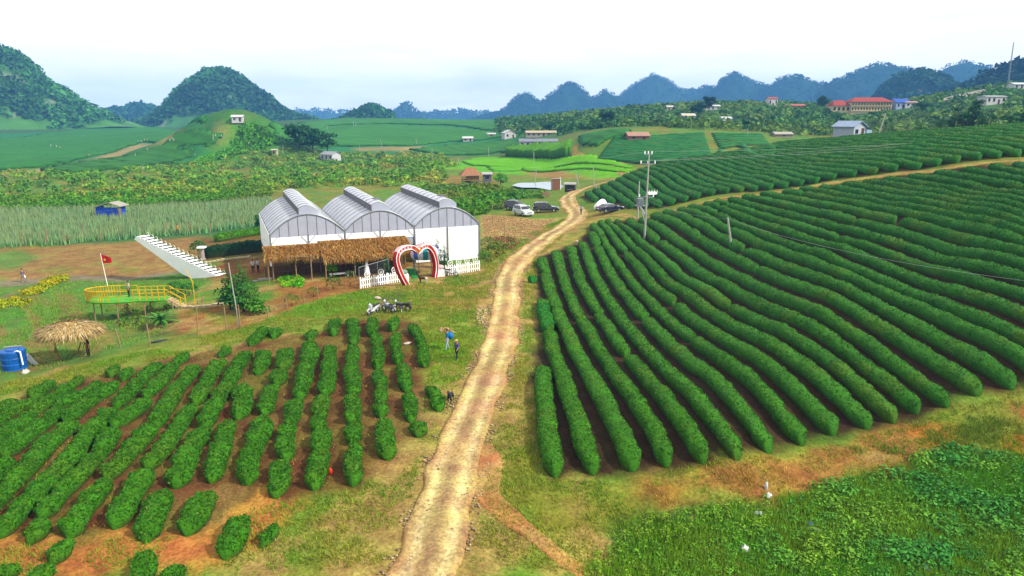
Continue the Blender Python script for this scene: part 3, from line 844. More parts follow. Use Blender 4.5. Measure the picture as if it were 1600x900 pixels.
# ---- curved rows on the small far hill
FH = []
for k in range(17):
    f = k / 16.0
    pl = np.array([934, 248]) * (1 - f) + np.array([958, 216]) * f
    pm = np.array([1030, 253]) * (1 - f) + np.array([1050, 211]) * f
    pr = np.array([1112, 246]) * (1 - f) + np.array([1100, 208.5]) * f
    w = spline(hits([pl, pl * .5 + pm * .5 + (0, 1.0), pm, pm * .5 + pr * .5 + (0, .3), pr], .4)[:, :2], 12)
    hedge('tea_hedge_row', w, 1.4, 1.0, 'curved tea hedge on the small distant hill, %s row up from its foot' % ordinal(k + 1), 'tea hedge rows on the small distant hill', leaf=0, step=1.2, nc=6, seed=700 + k, colr=(50, 116, 56), cat='tea hedge')
for k in range(11):
    f = k / 10.0
    a = np.array([1128, 240]) * (1 - f) + np.array([1112, 209]) * f
    b = np.array([1215, 240]) * (1 - f) + np.array([1190, 210]) * f
    w = spline(hits([a, a * .5 + b * .5 + (0, .8), b], .4)[:, :2], 12)
    hedge('tea_hedge_row', w, 1.4, 1.0, 'tea hedge right of the brown gully on the distant hill, %s row up' % ordinal(k + 1), 'tea hedge rows right of the gully', leaf=0, step=1.2, nc=6, seed=760 + k, colr=(54, 122, 58), cat='tea hedge')
# ================================================================== FOLIAGE, HILLS, WOODS
M_LEAF = mat('leaves', None, rough=.7, var=.2, scale=2.0, attr=True, spec=.1, trans=.22)
M_BARK = mat('bark', S(96, 80, 60), rough=.9, var=.3, scale=6)
M_HILL = mat('hill_forest_floor', None, rough=.95, var=.25, scale=.05, attr=True, spec=.05, bump=1.0, bscale=.15)
def cards(cen, rad, n, size, color, seed, flat=.8, vary=.35, up=.15, shell=(.72, 1.0), low=-.35, jitter=.55):
    """leafy cards over ellipsoids: cen (k,3), rad (k,) or (k,3), n cards each of size*rad"""
    rs = np.random.default_rng(seed)
    cen = np.asarray(cen, float); k = len(cen)
    rad = np.asarray(rad, float)
    r3 = np.stack([rad, rad, rad * flat], -1) if rad.ndim == 1 else rad
    N = k * n
    d = rs.normal(size=(N, 3)); d /= np.linalg.norm(d, axis=1)[:, None]
    d[:, 2] = np.where(d[:, 2] < low, -d[:, 2], d[:, 2])
    R3 = np.repeat(r3, n, 0)
    P = np.repeat(cen, n, 0) + d * R3 * rs.uniform(shell[0], shell[1], N)[:, None]
    nn = d / R3; nn /= np.linalg.norm(nn, axis=1)[:, None]
    nn = nn + rs.normal(size=(N, 3)) * jitter + np.array([0, 0, up]); nn /= np.linalg.norm(nn, axis=1)[:, None]
    a = np.cross(nn, rs.normal(size=(N, 3))); a /= np.linalg.norm(a, axis=1)[:, None] + 1e-9
    b = np.cross(nn, a)
    s = (size * R3[:, 0] * rs.uniform(.55, 1.25, N))[:, None]
    w = s * rs.uniform(.45, .8, N)[:, None]
    V = np.stack([P - a * s * .6, P + b * w * .5 + a * s * .1, P + a * s * .6, P - b * w * .5 - a * s * .05], 1).reshape(-1, 3)
    col = np.asarray(color, float)
    col = np.repeat(col if col.ndim == 2 else np.tile(col[:3], (k, 1)), n, 0)[:, :3]
    col = col * 1.45 * rs.uniform(1 - vary, 1 + vary, N)[:, None]
    return V, np.repeat(col, 4, 0)
def card_obj(name, V, C, parent=None, mat_=None):
    q = np.arange(len(V)).reshape(-1, 4)
    return fast_mesh(name, V, q, None, mat_ or M_LEAF, col=C, parent=parent)
def mixcol(a, b, t):
    a, b = np.array(S(*a)[:3]), np.array(S(*b)[:3]); t = np.asarray(t)[:, None]
    return a * (1 - t) + b * t

def karst(sil, depth, floor_c, crown_c, ncrown, crown_r, ncard, seed, thick=1.0, csize=.75, rough=1.0, cvar=.35, line=0.0, grass=None):
    """a limestone hill: skyline points at a distance, given its own breadth and relief"""
    if depth > 1600 and depth < 2400:
        ys_ = np.array([q_[1] for q_ in sil], float); mid_ = np.convolve(np.pad(ys_, 2, 'edge'), np.ones(5) / 5, 'valid')
        sil = [(q_[0], y_ + .45 * (y_ - m_)) for q_, y_, m_ in zip(sil, ys_, mid_)]
    W = np.array([at_depth(px, py, depth) for px, py in sil])
    x0, x1 = W[0, 0], W[-1, 0]
    nx = 84; xs = np.linspace(x0, x1, nx)
    top = np.interp(xs, W[:, 0], W[:, 2])
    ker = np.array([0, 1, 4, 1, 0.]); ker /= ker.sum()
    top = np.convolve(np.pad(top, 2, 'edge'), ker, 'valid')
    nw = 40; w = np.linspace(-1.15, 1.0, nw)
    hmax = top.max()
    half = max(60.0, (hmax) * 1.25 * thick)
    X, Wd = np.meshgrid(xs, w)
    Y = depth + Wd * half + (fbm(X / (half * .9), Wd * 1.2, seed, 3) - .5) * half * .5 * (1 - Wd ** 2)
    base = T(X, Y, False) - 3.0
    prof = np.clip(1 - np.abs(Wd) ** 1.7, -.3, 1)
    rel = (fbm(X / (half * .28), Y / (half * .28), seed + 3, 4) - .5) * rough
    Z = base + (top[None] - base) * np.clip(prof * (1 + rel * .55 * (1 - prof ** 2) * 2), -.2, 1.02)
    col = np.array(S(*floor_c)[:3]) * (.75 + .5 * fbm(X / 22, Y / 22, seed, 3))[..., None]
    rel_h = (Z - base) / (hmax - base.min())
    nz_ = fbm(X / 45, Y / 45, seed + 21, 3)
    if grass is not None:
        a = smooth(line + (nz_ - .5) * .7 - rel_h, -.03, .05)[..., None]
        col = col * (1 - a) + np.array(S(*grass)[:3]) * (.8 + .4 * nz_)[..., None] * a
    if depth < 1400:
        rk = smooth(fbm(X / 16, Y / 16 + Z / 9, seed + 31, 3), .68, .76)[..., None] * .6
        col = col * (1 - rk) + np.array(S(168, 164, 150)[:3]) * rk
    i = np.arange(X.size).reshape(X.shape)
    q = np.stack([i[:-1, :-1], i[:-1, 1:], i[1:, 1:], i[1:, :-1]], -1).reshape(-1, 4)
    o = fast_mesh('karst_hill', np.stack([X.ravel(), Y.ravel(), Z.ravel()], -1), q, None, M_HILL, col=col.reshape(-1, 3), smooth_=True)
    tag(o, kind='structure')
    rs = np.random.default_rng(seed)
    if ncrown:
        a = rs.uniform(0, nx - 1.01, ncrown); b = rs.uniform(0, nw * .66, ncrown)
        ia, ib = a.astype(int), b.astype(int)
        fa, fb = a - ia, b - ib
        P = np.stack([X, Y, Z], -1)
        C = P[ib, ia] * ((1 - fa) * (1 - fb))[:, None] + P[ib, ia + 1] * (fa * (1 - fb))[:, None] + P[ib + 1, ia] * ((1 - fa) * fb)[:, None] + P[ib + 1, ia + 1] * (fa * fb)[:, None]
        zb = T(C[:, 0], C[:, 1], False); ok = C[:, 2] > zb - 1
        ok &= (C[:, 2] - zb) / (hmax - base.min()) > line + (fbm(C[:, 0] / 45, C[:, 1] / 45, seed + 21, 3) - .5) * .7 - .05 - .12 * rs.random(len(C))
        ok &= ~((fbm(C[:, 0] / 16, C[:, 1] / 16 + C[:, 2] / 9, seed + 31, 3) > .71) & (depth < 1400))
        C = C[ok]
        rr = crown_r * rs.uniform(.4, 1.0, len(C)) ** 1.3 * 1.4
        C[:, 2] += rr * .35
        kk = fbm(C[:, 0] / 40, C[:, 1] / 40, seed + 9, 3)
        cc = np.array(S(*crown_c)[:3])[None] * (1 + (kk - .5)[:, None] * 1.5) * rs.uniform(.6, 1.35, len(C))[:, None]
        lite = rs.random(len(C)) < .14
        cc[lite] *= np.array([1.35, 1.2, 1.0])
        V, Cc = cards(C, rr, ncard, csize, cc, seed + 1, flat=.95, vary=cvar)
        tag(card_obj('forest_canopy', V, Cc, parent=o), kind='stuff')
    return o
karst([(-190,176),(-120,130),(-60,95),(0,78),(20,88),(40,104),(60,129),(85,142),(110,158),(130,170),(160,186),(182,198)], 760, (74,120,56), (64,116,56), 4200, 4.2, 10, 1, csize=.85, line=.20, grass=(84,134,58))
karst([(238,194),(262,180),(278,152),(300,129),(320,113),(345,111),(370,121),(395,139),(415,149),(430,168),(460,184),(490,190)], 980, (70,112,60), (58,108,58), 4200, 4.8, 10, 2, csize=.85, line=.10, grass=(80,130,60))
karst([(150,186),(180,177),(200,175),(218,167),(235,172),(250,180),(270,188)], 1350, (60,100,60), (46,92,58), 700, 7.5, 16, 3, csize=.85)
karst([(540,190),(555,181),(570,172),(585,170),(600,177),(616,190)], 900, (60,100,56), (48,96,54), 420, 5.0, 20, 4, csize=.8)
karst([(605,184),(622,178),(630,171),(640,172),(648,179),(664,184)], 2300, (60,100,60), (52,90,60), 220, 13, 10, 5)
for sil, dep, sd in (([(425,182),(455,174),(475,176),(500,174),(520,177),(540,176),(560,179),(600,176),(625,181)], 2900, 6), ([(650,183),(690,178),(720,177),(745,180),(790,181)], 2700, 7)):
    karst(sil, dep, (60,96,66), (52,90,60), 300, 12, 8, sd, thick=1.5)
for sil, dep, sd, n in (
    ([(735,186),(785,174),(805,158),(822,148),(845,157),(862,147),(885,135),(905,138),(925,153),(945,146),(965,156),(990,176),(1010,184)], 2050, 11, 900),
    ([(930,182),(960,158),(985,140),(1005,128),(1022,121),(1040,126),(1065,138),(1090,142),(1105,139),(1125,160),(1150,178)], 2250, 12, 900),
    ([(1075,178),(1112,145),(1140,124),(1155,120),(1175,130),(1200,140),(1235,165),(1260,178)], 2000, 13, 700),
    ([(1160,178),(1195,143),(1225,128),(1245,123),(1270,132),(1300,137),(1330,150),(1370,172)], 1900, 14, 700),
    ([(1245,172),(1290,138),(1320,125),(1350,113),(1380,104),(1400,112),(1418,112),(1440,130),(1480,160)], 1700, 15, 900),
    ([(1400,168),(1440,131),(1460,122),(1490,105),(1510,102),(1530,106),(1555,118),(1580,128),(1640,150),(1700,165)], 1750, 16, 800)):
    karst(sil, dep, (40,72,48), (34,68,48), int(n * 1.5), 6.0, 8, sd, csize=.75)
karst([(1365,170),(1395,142),(1410,126),(1440,118),(1462,124),(1485,140),(1510,165)], 900, (44,80,48), (36,76,50), 900, 6.5, 12, 21, csize=.8)
karst([(1505,158),(1540,134),(1560,118),(1580,109),(1605,103),(1700,92),(1800,104),(1900,130)], 640, (44,80,48), (34,72,50), 1400, 5.5, 12, 22, csize=.8)

# ---- crops and far tea plots as low standing sheets
def crop(name, poly_px, height, colr, cell, lab=None, world=None, tone=.2, seed=0, colr2=None, lines=None, holes=0.0):
    w = world if world is not None else hits(poly_px)[:, :2]
    lo, hi = w.min(0), w.max(0)
    gx = np.arange(lo[0], hi[0] + cell, cell); gy = np.arange(lo[1], hi[1] + cell, cell)
    X, Y = np.meshgrid(gx, gy)
    Xc, Yc = X[:-1, :-1] + cell / 2, Y[:-1, :-1] + cell / 2
    jx = (vnoise(Xc / 6, Yc / 6, 3) - .5) * 2.5 * cell / 2
    m = inpoly(Xc + jx, Yc + jx, w)
    if holes: m &= fbm(Xc / 7, Yc / 7, seed, 3) > holes
    Z = T(X, Y) + height * (.85 + .3 * vnoise(X / 2.5, Y / 2.5, seed + 1))
    Zb = T(X, Y) - .1
    ny, nx = X.shape
    i = np.arange(nx * ny).reshape(ny, nx)
    jj, ii = np.where(m)
    top = np.stack([i[jj, ii], i[jj, ii + 1], i[jj + 1, ii + 1], i[jj + 1, ii]], -1)
    mp = np.pad(m, 1)
    sk = []
    N = nx * ny
    for (dj, di, e) in ((-1, 0, ((0, 0), (0, 1))), (1, 0, ((1, 1), (1, 0))), (0, -1, ((1, 0), (0, 0))), (0, 1, ((0, 1), (1, 1)))):
        s = m & ~mp[1 + dj:ny + dj, 1 + di:nx + di]
        a, b = np.where(s)
        p = i[a + e[0][0], b + e[0][1]]; q = i[a + e[1][0], b + e[1][1]]
        sk.append(np.stack([p, p + N, q + N, q], -1))
    f = np.concatenate([top] + sk)
    V = np.concatenate([np.stack([X, Y, Z], -1).reshape(-1, 3), np.stack([X, Y, Zb], -1).reshape(-1, 3)])
    c = np.array(S(*colr)[:3]) * (1 - tone + 2 * tone * fbm(X / 14, Y / 14, seed + 2, 3))[..., None]
    if lines is not None:
        ang, per = lines
        ph = (X * math.cos(ang) + Y * math.sin(ang)) / per * 2 * math.pi + 3 * fbm(X / 60, Y / 60, 9, 2)
        c = c * (1 - .26 * (np.sin(ph / 2) > .2))[..., None]
    C = np.concatenate([c.reshape(-1, 3), np.tile(np.array(S(56, 82, 40)[:3]), (N, 1))])
    used = np.unique(f); mp2 = -np.ones(2 * N, int); mp2[used] = np.arange(len(used))
    o = fast_mesh(name, V[used], mp2[f], None, mat('crop_leaves', None, rough=.9, var=.3, scale=1.2, attr=True, spec=.05, bump=1, bscale=3.0), col=C[used], smooth_=True)
    tag(o, lab, None, None, 'stuff')
    return o
crop('rice_field', [(722,253),(748,247),(890,248),(988,262),(975,264),(880,260),(740,259)], .45, (114,184,44), 1.2, seed=1)
crop('rice_field', [(820,263),(905,262),(985,266),(980,271),(870,268.5),(818,267)], .45, (108,178,44), 1.2, seed=2)
crop('rice_field', [(760,262),(815,262),(815,267),(770,268)], .45, (100,168,46), 1.2, seed=3)
crop('tea_plantation', [(-200,262),(-60,270),(60,262),(150,243),(225,222),(330,203),(240,200),(120,204),(40,216),(-200,226)], .8, (66,132,58), 2.4, seed=4, lines=(1.2, 3.4))
crop('tea_plantation', [(60,268),(150,252),(210,240),(250,230),(272,214),(325,206),(345,214),(330,228),(300,244),(240,258),(120,270)], .9, (68,124,54), 1.8, seed=5, lines=(1.0, 3.4), holes=.36)
crop('tea_plantation', [(425,214),(500,200),(580,195),(700,200),(760,206),(800,212),(700,222),(640,229),(520,229),(440,222)], .8, (74,136,62), 3.2, seed=6, lines=(.8, 4.6))
crop('tea_plantation', [(430,204),(470,192),(520,188),(600,186),(700,183.5),(800,187),(860,196),(790,206),(700,196),(600,193),(520,196)], .8, (74,136,66), 4.5, seed=7, lines=(1.4, 6.2))
crop('tea_plantation', [(640,234),(720,226),(800,218),(880,228),(880,236),(780,238),(690,242)], .8, (72,132,56), 2.6, seed=8, lines=(.4, 3.8))
crop('tea_plantation', [(910,228),(905,214),(950,206),(985,204),(985,212),(955,216),(935,228)], .8, (64,126,56), 1.5, seed=9, lines=(.1, 3.4))
crop('bamboo_thicket', [(790,243),(800,238),(880,236),(890,232),(888,247),(800,247)], 3.2, (92,150,46), 1.2, seed=10)

# ---- scrub of the middle ground, woods of the right background (nobody could count them)
def scatter_poly(w, n, seed):
    rs = np.random.default_rng(seed)
    lo, hi = w.min(0), w.max(0)
    out = np.zeros((0, 2))
    while len(out) < n:
        p = lo + (hi - lo) * rs.random((n * 2, 2))
        out = np.concatenate([out, p[inpoly(p[:, 0], p[:, 1], w)]])
    return out[:n], rs
def scrub(name, poly_px, n, r0, r1, ca, cb, ncard, seed, csize=.8, world=None, flat=.75, lift=.3, avoid=None, scale=14, thr=None, sizek=0.0, cc=None, vary=.35, keepfn=None):
    w = world if world is not None else hits(poly_px)[:, :2]
    p, rs = scatter_poly(w, n, seed)
    if thr is not None: p = p[fbm(p[:, 0] / scale, p[:, 1] / scale, seed + 4, 3) > thr]
    if avoid is not None:
        for pl in avoid: p = p[~inpoly(p[:, 0], p[:, 1], pl)]
    if keepfn is not None: p = p[keepfn(p)]
    r = (r0 + (r1 - r0) * rs.random(len(p)) ** 1.8) * (1 + sizek * np.hypot(p[:, 0], p[:, 1]) / 300)
    z = T(p[:, 0], p[:, 1]) + r * lift
    t = np.clip((fbm(p[:, 0] / scale, p[:, 1] / scale, seed + 7, 3) - .35) / .3, 0, 1)
    col = mixcol(ca, cb, t) * rs.uniform(.8, 1.18, len(p))[:, None]
    if cc is not None:
        pick = rs.random(len(p)) < cc[1]
        col[pick] = np.array(S(*cc[0])[:3]) * rs.uniform(.7, 1.2, pick.sum())[:, None]
    V, C = cards(np.column_stack([p, z]), r, ncard, csize, col, seed + 2, flat=flat, vary=vary)
    return tag(card_obj(name, V, C), kind='stuff')
AVOID = [hits([(695,262),(770,262),(770,302),(695,302)])[:, :2], hits([(505,240),(532,240),(532,254),(505,254)])[:, :2]]
scrub('scrubland', [(-120,300),(-60,272),(80,270),(250,262),(350,240),(440,236),(560,240),(690,243),(720,262),(720,300),(640,292),(430,302),(200,318),(0,322),(-120,322)], 4200, .35, 1.8, (128,166,64), (152,154,72), 22, 51, avoid=AVOID, cc=((112,156,60), .3), vary=.2, thr=.43, csize=.62)
scrub('scrubland', [(-120,296),(-60,274),(80,272),(250,264),(350,244),(440,240),(560,243),(690,246),(715,262),(700,285),(430,296),(200,308),(-120,316)], 420, 1.3, 2.6, (100,148,54), (86,132,52), 30, 58, avoid=AVOID, vary=.3, thr=.42, scale=20, csize=.5)
scrub('scrubland', [(620,300),(720,288),(770,290),(800,300),(800,318),(762,330),(745,338),(690,310),(640,296)], 420, .5, 1.2, (86,140,44), (110,128,50), 24, 52)
scrub('maize_field', [(-120,334),(-120,312),(0,312),(200,304),(420,296),(425,308),(330,318),(200,324),(0,330)], 2600, .45, .85, (88,142,46), (104,138,52), 10, 53, flat=1.5, lift=.7)
scrub('knoll_bushes', [(376,196),(412,198),(440,224),(400,236),(350,246),(300,262),(310,250),(360,234)], 700, .7, 1.6, (92,156,50), (82,136,46), 16, 54)
WOODW = np.array([(-10,400),(-10,560),(120,540),(330,540),(420,500),(470,440),(330,250),(215,190),(150,205),(140,262),(112,268),(62,264),(35,330)], float)
FARHILL = [np.array([hit(930,252)[:2], hit(1112,250)[:2], hit(1220,243)[:2], hit(1195,208.5)[:2], hit(1100,207)[:2], hit(955,214)[:2]])]
# reeds of the marsh strip
def blades(name, poly_px, n, h0, h1, wdt, ca, cb, seed, lean=.18, world=None, tip=None, mat_=None, thr=None, per=1, spread=0.0, soft=.9):
    w = world if world is not None else hits(poly_px)[:, :2]
    p, rs = scatter_poly(w, n, seed)
    if thr is not None: p = p[fbm(p[:, 0] / 1.5, p[:, 1] / 1.5, seed, 3) > thr]
    if soft > 0: p = p[dist_poly(p[:, 0], p[:, 1], w) + (fbm(p[:, 0] / soft, p[:, 1] / soft, seed + 8, 3) - .5) * 2.5 * soft > soft * rs.random(len(p))]
    p = np.repeat(p, per, 0) + rs.normal(size=(len(p) * per, 2)) * spread
    n = len(p)
    z = T(p[:, 0], p[:, 1]) - .02
    a = rs.uniform(0, 2 * math.pi, n); d = np.stack([np.cos(a), np.sin(a)], -1)
    h = rs.uniform(h0, h1, n); l = rs.normal(size=(n, 2)) * (lean * h)[:, None]
    b0 = np.column_stack([p - d * wdt * .5, z]); b1 = np.column_stack([p + d * wdt * .5, z]); tp = np.column_stack([p + l, z + h])
    V = np.stack([b0, b1, tp], 1).reshape(-1, 3)
    t = np.clip((fbm(p[:, 0] / 5, p[:, 1] / 5, seed + 3, 3) - .35) / .3, 0, 1)
    c = mixcol(ca, cb, t) * 1.9 * rs.uniform(.7, 1.3, n)[:, None]
    C = np.repeat(c, 3, 0)
    if tip is not None: C[2::3] = 1.9 * np.array(S(*tip)[:3]) * rs.uniform(.75, 1.2, n)[:, None]
    o = fast_mesh(name, V, None, np.arange(len(V)).reshape(-1, 3), mat_ or M_LEAF, col=C)
    return tag(o, kind='stuff')
blades('reed_bed', [(-140,394),(-140,336),(0,329),(200,326),(330,320),(425,312),(428,352),(400,356),(310,366),(150,377),(0,390)], 24000, .8, 1.7, .2, (90,154,104), (104,150,94), 61, lean=.1, tip=(136,142,104))
# verge grass, thin and dry
VERGE = [(-60,905),(-60,650),(20,596),(150,566),(330,522),(450,490),(560,454),(650,444),(755,408),(800,378),(880,342),(900,350),(838,404),(826,600),(846,752),(1000,750),(1200,716),(1400,670),(1600,612),(1600,905)]
vg = hits(VERGE)[:, :2]
p_, rs_ = scatter_poly(vg, 60000, 71)
keep = (dist_poly(p_[:, 0], p_[:, 1], ROAD, closed=False) > 1.7) & (fbm(p_[:, 0] / 2, p_[:, 1] / 2, 5, 3) > .40) & ~inpoly(p_[:, 0], p_[:, 1], POLY['left_tea'])
BANK = hits([(1020,752),(1200,724),(1330,696),(1480,652),(1600,620),(1600,672),(1480,694),(1330,738),(1210,774),(1040,796)])[:, :2]
keep &= ~(inpoly(p_[:, 0], p_[:, 1], BANK) & (rs_.random(len(p_)) < .75))
p_ = np.repeat(p_[keep], 5, 0); p_ = p_ + rs_.normal(size=p_.shape) * .13
def tufts(name, p, rs, h0, h1, wd, ca, cb, seed, lean=.5):
    n = len(p); z = T(p[:, 0], p[:, 1]) - .01
    a = rs.uniform(0, 2 * math.pi, n); d = np.stack([np.cos(a), np.sin(a)], -1)
    h = rs.uniform(h0, h1, n); l = rs.normal(size=(n, 2)) * (lean * h)[:, None]
    V = np.stack([np.column_stack([p - d * wd * .5, z]), np.column_stack([p + d * wd * .5, z]), np.column_stack([p + l, z + h])], 1).reshape(-1, 3)
    t = np.clip((fbm(p[:, 0] / 3, p[:, 1] / 3, seed, 3) - .35) / .3, 0, 1)
    c = mixcol(ca, cb, t) * 1.5 * rs.uniform(.7, 1.3, n)[:, None]
    return tag(fast_mesh(name, V, None, np.arange(len(V)).reshape(-1, 3), M_LEAF, col=np.repeat(c, 3, 0)), kind='stuff')
tufts('verge_grass', p_, rs_, .06, .22, .05, (146,150,66), (110,146,52), 72)
blades('lush_grass', [(400,505),(470,477),(560,453),(600,462),(590,488),(480,500)], 4000, .1, .26, .06, (98,148,50), (116,150,58), 73, per=2, spread=.1)
blades('lush_grass', [(652,522),(720,522),(748,560),(728,600),(690,612),(668,585)], 4000, .08, .2, .05, (112,152,48), (122,150,56), 74, per=2, spread=.1)
blades('field_grass', [(-60,560),(-60,470),(120,437),(300,426),(325,440),(282,466),(268,515),(150,556),(20,590)], 10000, .1, .3, .08, (92,140,56), (112,142,62), 75, per=2, spread=.15, thr=.42)
# weeds in the hollow at the lower right: broad leaves in mounds
def weeds():
    w = hits([(880,960),(905,885),(1000,812),(1120,790),(1210,778),(1340,748),(1480,700),(1600,712),(1680,700),(1680,960)])[:, :2]
    p, rs = scatter_poly(w, 2600, 81)
    right = np.clip((p[:, 0] - 5) / 13, 0, 1)
    r = rs.uniform(.10, .26, len(p)) * (1 + .8 * right * smooth(fbm(p[:, 0] / 2.2, p[:, 1] / 2.2, 83, 2), .35, .7))
    z = T(p[:, 0], p[:, 1]) + r * .35
    t = np.clip((fbm(p[:, 0] / 2.6, p[:, 1] / 2.6, 84, 3) - .35) / .3, 0, 1)
    col = mixcol((104,154,56), (138,168,66), t); col2 = mixcol((72,138,62), (112,158,62), t)
    col = col * (1 - right[:, None]) + col2 * right[:, None]
    col *= rs.uniform(.75, 1.25, len(p))[:, None]
    V, C = cards(np.column_stack([p, z]), r, 22, .45, col, 85, flat=.9, vary=.3, up=.7)
    V2 = V
    tag(card_obj('weeds', V2, C), kind='stuff')
    blades('weed_grass', None, 36000, .14, .42, .05, (84,140,46), (110,146,52), 86, world=w, per=2, spread=.08)
    # dry brown brush along the bank
    w = hits([(1010,752),(1200,728),(1330,700),(1330,736),(1200,775),(1040,798)])[:, :2]
    blades('dry_brush', None, 3000, .1, .3, .04, (170,134,80), (150,126,70), 87, world=w, per=2, spread=.1, lean=.5, thr=.48, soft=1.6)
    w = hits([(1330,700),(1500,655),(1600,625),(1600,690),(1480,698),(1340,742)])[:, :2]
    blades('bank_grass', None, 3600, .1, .35, .05, (134,124,58), (104,124,52), 88, world=w, per=2, spread=.1, lean=.4, thr=.4)
weeds()
blades('tea_litter', None, 5000, .05, .2, .05, (150,120,66), (112,128,50), 89, world=POLY['left_tea'], per=2, spread=.15, lean=.5, thr=.45)

def tree(name, base, h, r, colr, label, cat='tree', group=None, ncl=9, ncard=60, seed=0, shape='round', trunk_r=None, csize=.34, trunk_h=.45):
    """trunk with limbs, crown of leafy clumps"""
    rs = np.random.default_rng(seed + 1000)
    root = empty(name, tuple(base), 0, label, cat, group)
    tr = trunk_r or max(.05, h * .022)
    mb = MB()
    top = (rs.normal() * .04 * h, rs.normal() * .04 * h, h * .8)
    mb.tube([(0, 0, -.2), (top[0] * .3, top[1] * .3, h * .3), (top[0] * .7, top[1] * .7, h * .55), top], [tr * 1.3, tr, tr * .7, tr * .25], 7)
    cen = []; rad = []
    if shape == 'cone':
        for k in range(ncl):
            f = (k + .5) / ncl; zz = h * (.06 + .9 * f); rr = r * (1 - f) ** .8 * rs.uniform(.8, 1.1) + .08 * r
            a = k * 2.4; cen.append((math.cos(a) * rr * .35, math.sin(a) * rr * .35, zz)); rad.append((rr * .8, rr * .8, h / ncl * 1.3))
    else:
        for k in range(ncl):
            a = k * 2.4 + rs.uniform(-.4, .4); q = math.sqrt((k + .3) / ncl); zz = h * rs.uniform(trunk_h, .88)
            cc = (math.cos(a) * r * q * .72, math.sin(a) * r * q * .72, zz); rr = r * rs.uniform(.32, .52)
            cen.append(cc); rad.append((rr, rr, rr * .8))
            if k % 2 == 0:
                mb.tube([(top[0] * .4, top[1] * .4, h * .34), (cc[0] * .5, cc[1] * .5, zz * .8), cc], [tr * .5, tr * .35, tr * .12], 5)
    mb.build('trunk', M_BARK, root)
    kk = rs.uniform(.72, 1.25, len(cen))[:, None]
    V, C = cards(np.array(cen), np.array(rad), ncard, csize, np.array(S(*colr)[:3])[None] * kk, seed, vary=.35, shell=(.45, 1.05))
    card_obj('crown', V, C, parent=root)
    return root
# ================================================================== THE FARM SITE
M_WHITE = mat('white_paint', (.80, .80, .79, 1), rough=.5, var=.06, scale=2)
M_YEL = mat('yellow_paint', S(236, 196, 44), rough=.6, var=.32, scale=1.6)
M_REDP = mat('red_paint', S(200, 54, 46), rough=.65, var=.32, scale=2)
M_PINK = mat('pale_pink_print', S(240, 205, 210), rough=.5, var=.12, scale=4)
M_STEEL = mat('galvanised_steel', S(172, 178, 182), rough=.45, var=.15, scale=4, metal=.5)
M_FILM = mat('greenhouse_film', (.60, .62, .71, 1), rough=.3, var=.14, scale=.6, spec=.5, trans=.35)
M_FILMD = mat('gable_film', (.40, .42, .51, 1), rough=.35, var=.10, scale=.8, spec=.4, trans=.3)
M_SHEET = mat('white_sheeting', (.80, .81, .82, 1), rough=.6, var=.08, scale=.8, bump=.25, bscale=1.2)
M_SCREEN = mat('insect_screen', S(128, 128, 132), rough=.8, var=.15, scale=3)
M_WOOD = mat('weathered_wood', S(176, 148, 112), rough=.9, var=.3, scale=5)
M_DWOOD = mat('dark_wood', S(96, 66, 44), rough=.9, var=.3, scale=4)
M_BLACK = mat('black_rubber', (.02, .02, .022, 1), rough=.8, var=.1)
M_GLASS = mat('dark_glass', (.015, .018, .022, 1), rough=.08, var=.05, spec=.7)
M_CHROME = mat('bright_metal', (.65, .66, .68, 1), rough=.25, var=.05, metal=.9)
M_CONC = mat('concrete', S(188, 184, 172), rough=.9, var=.15, scale=2)
M_STONE = mat('pale_stone', S(222, 202, 160), rough=.9, var=.25, scale=3)
M_EARTHB = mat('rammed_earth', S(176, 112, 66), rough=.95, var=.25, scale=1.5, bump=.6)
M_BLUE = mat('blue_plastic', S(34, 108, 192), rough=.5, var=.28, scale=1.6)
M_STRAW = mat('straw', None, rough=.9, var=.2, scale=2.0, attr=True, spec=.1, trans=.1)
M_BRICK = mat('brick', S(172, 118, 90), rough=.9, var=.25, scale=5, bump=.4)
M_GREENF = mat('green_carpet', S(20, 150, 60), rough=.95, var=.15, scale=4)
def straw(name, fn, n, seed, length, width, cols, parent, lift=.0):
    """loose straw blades laid over a surface; fn(u,v) -> point, down direction, normal"""
    rs = np.random.default_rng(seed)
    V = []; C = []
    for _ in range(n):
        P, d, nn = fn(rs.random(), rs.random())
        P, d, nn = Vector(P), Vector(d).normalized(), Vector(nn).normalized()
        d = (d + Vector(rs.normal(size=3)) * .22).normalized()
        sd = d.cross(nn).normalized(); L = length * rs.uniform(.5, 1.4); w = width * rs.uniform(.6, 1.5)
        b = P + nn * (lift + rs.uniform(0, .10))
        V += [b - sd * w, b + sd * w, b + d * L - nn * rs.uniform(-.05, .08)]
        c = np.array(S(*cols[rs.integers(len(cols))])[:3]) * rs.uniform(.65, 1.2)
        C += [c, c, c]
    return fast_mesh(name, np.array([tuple(v) for v in V]), None, np.arange(len(V)).reshape(-1, 3), M_STRAW, parent=parent, col=np.array(C))

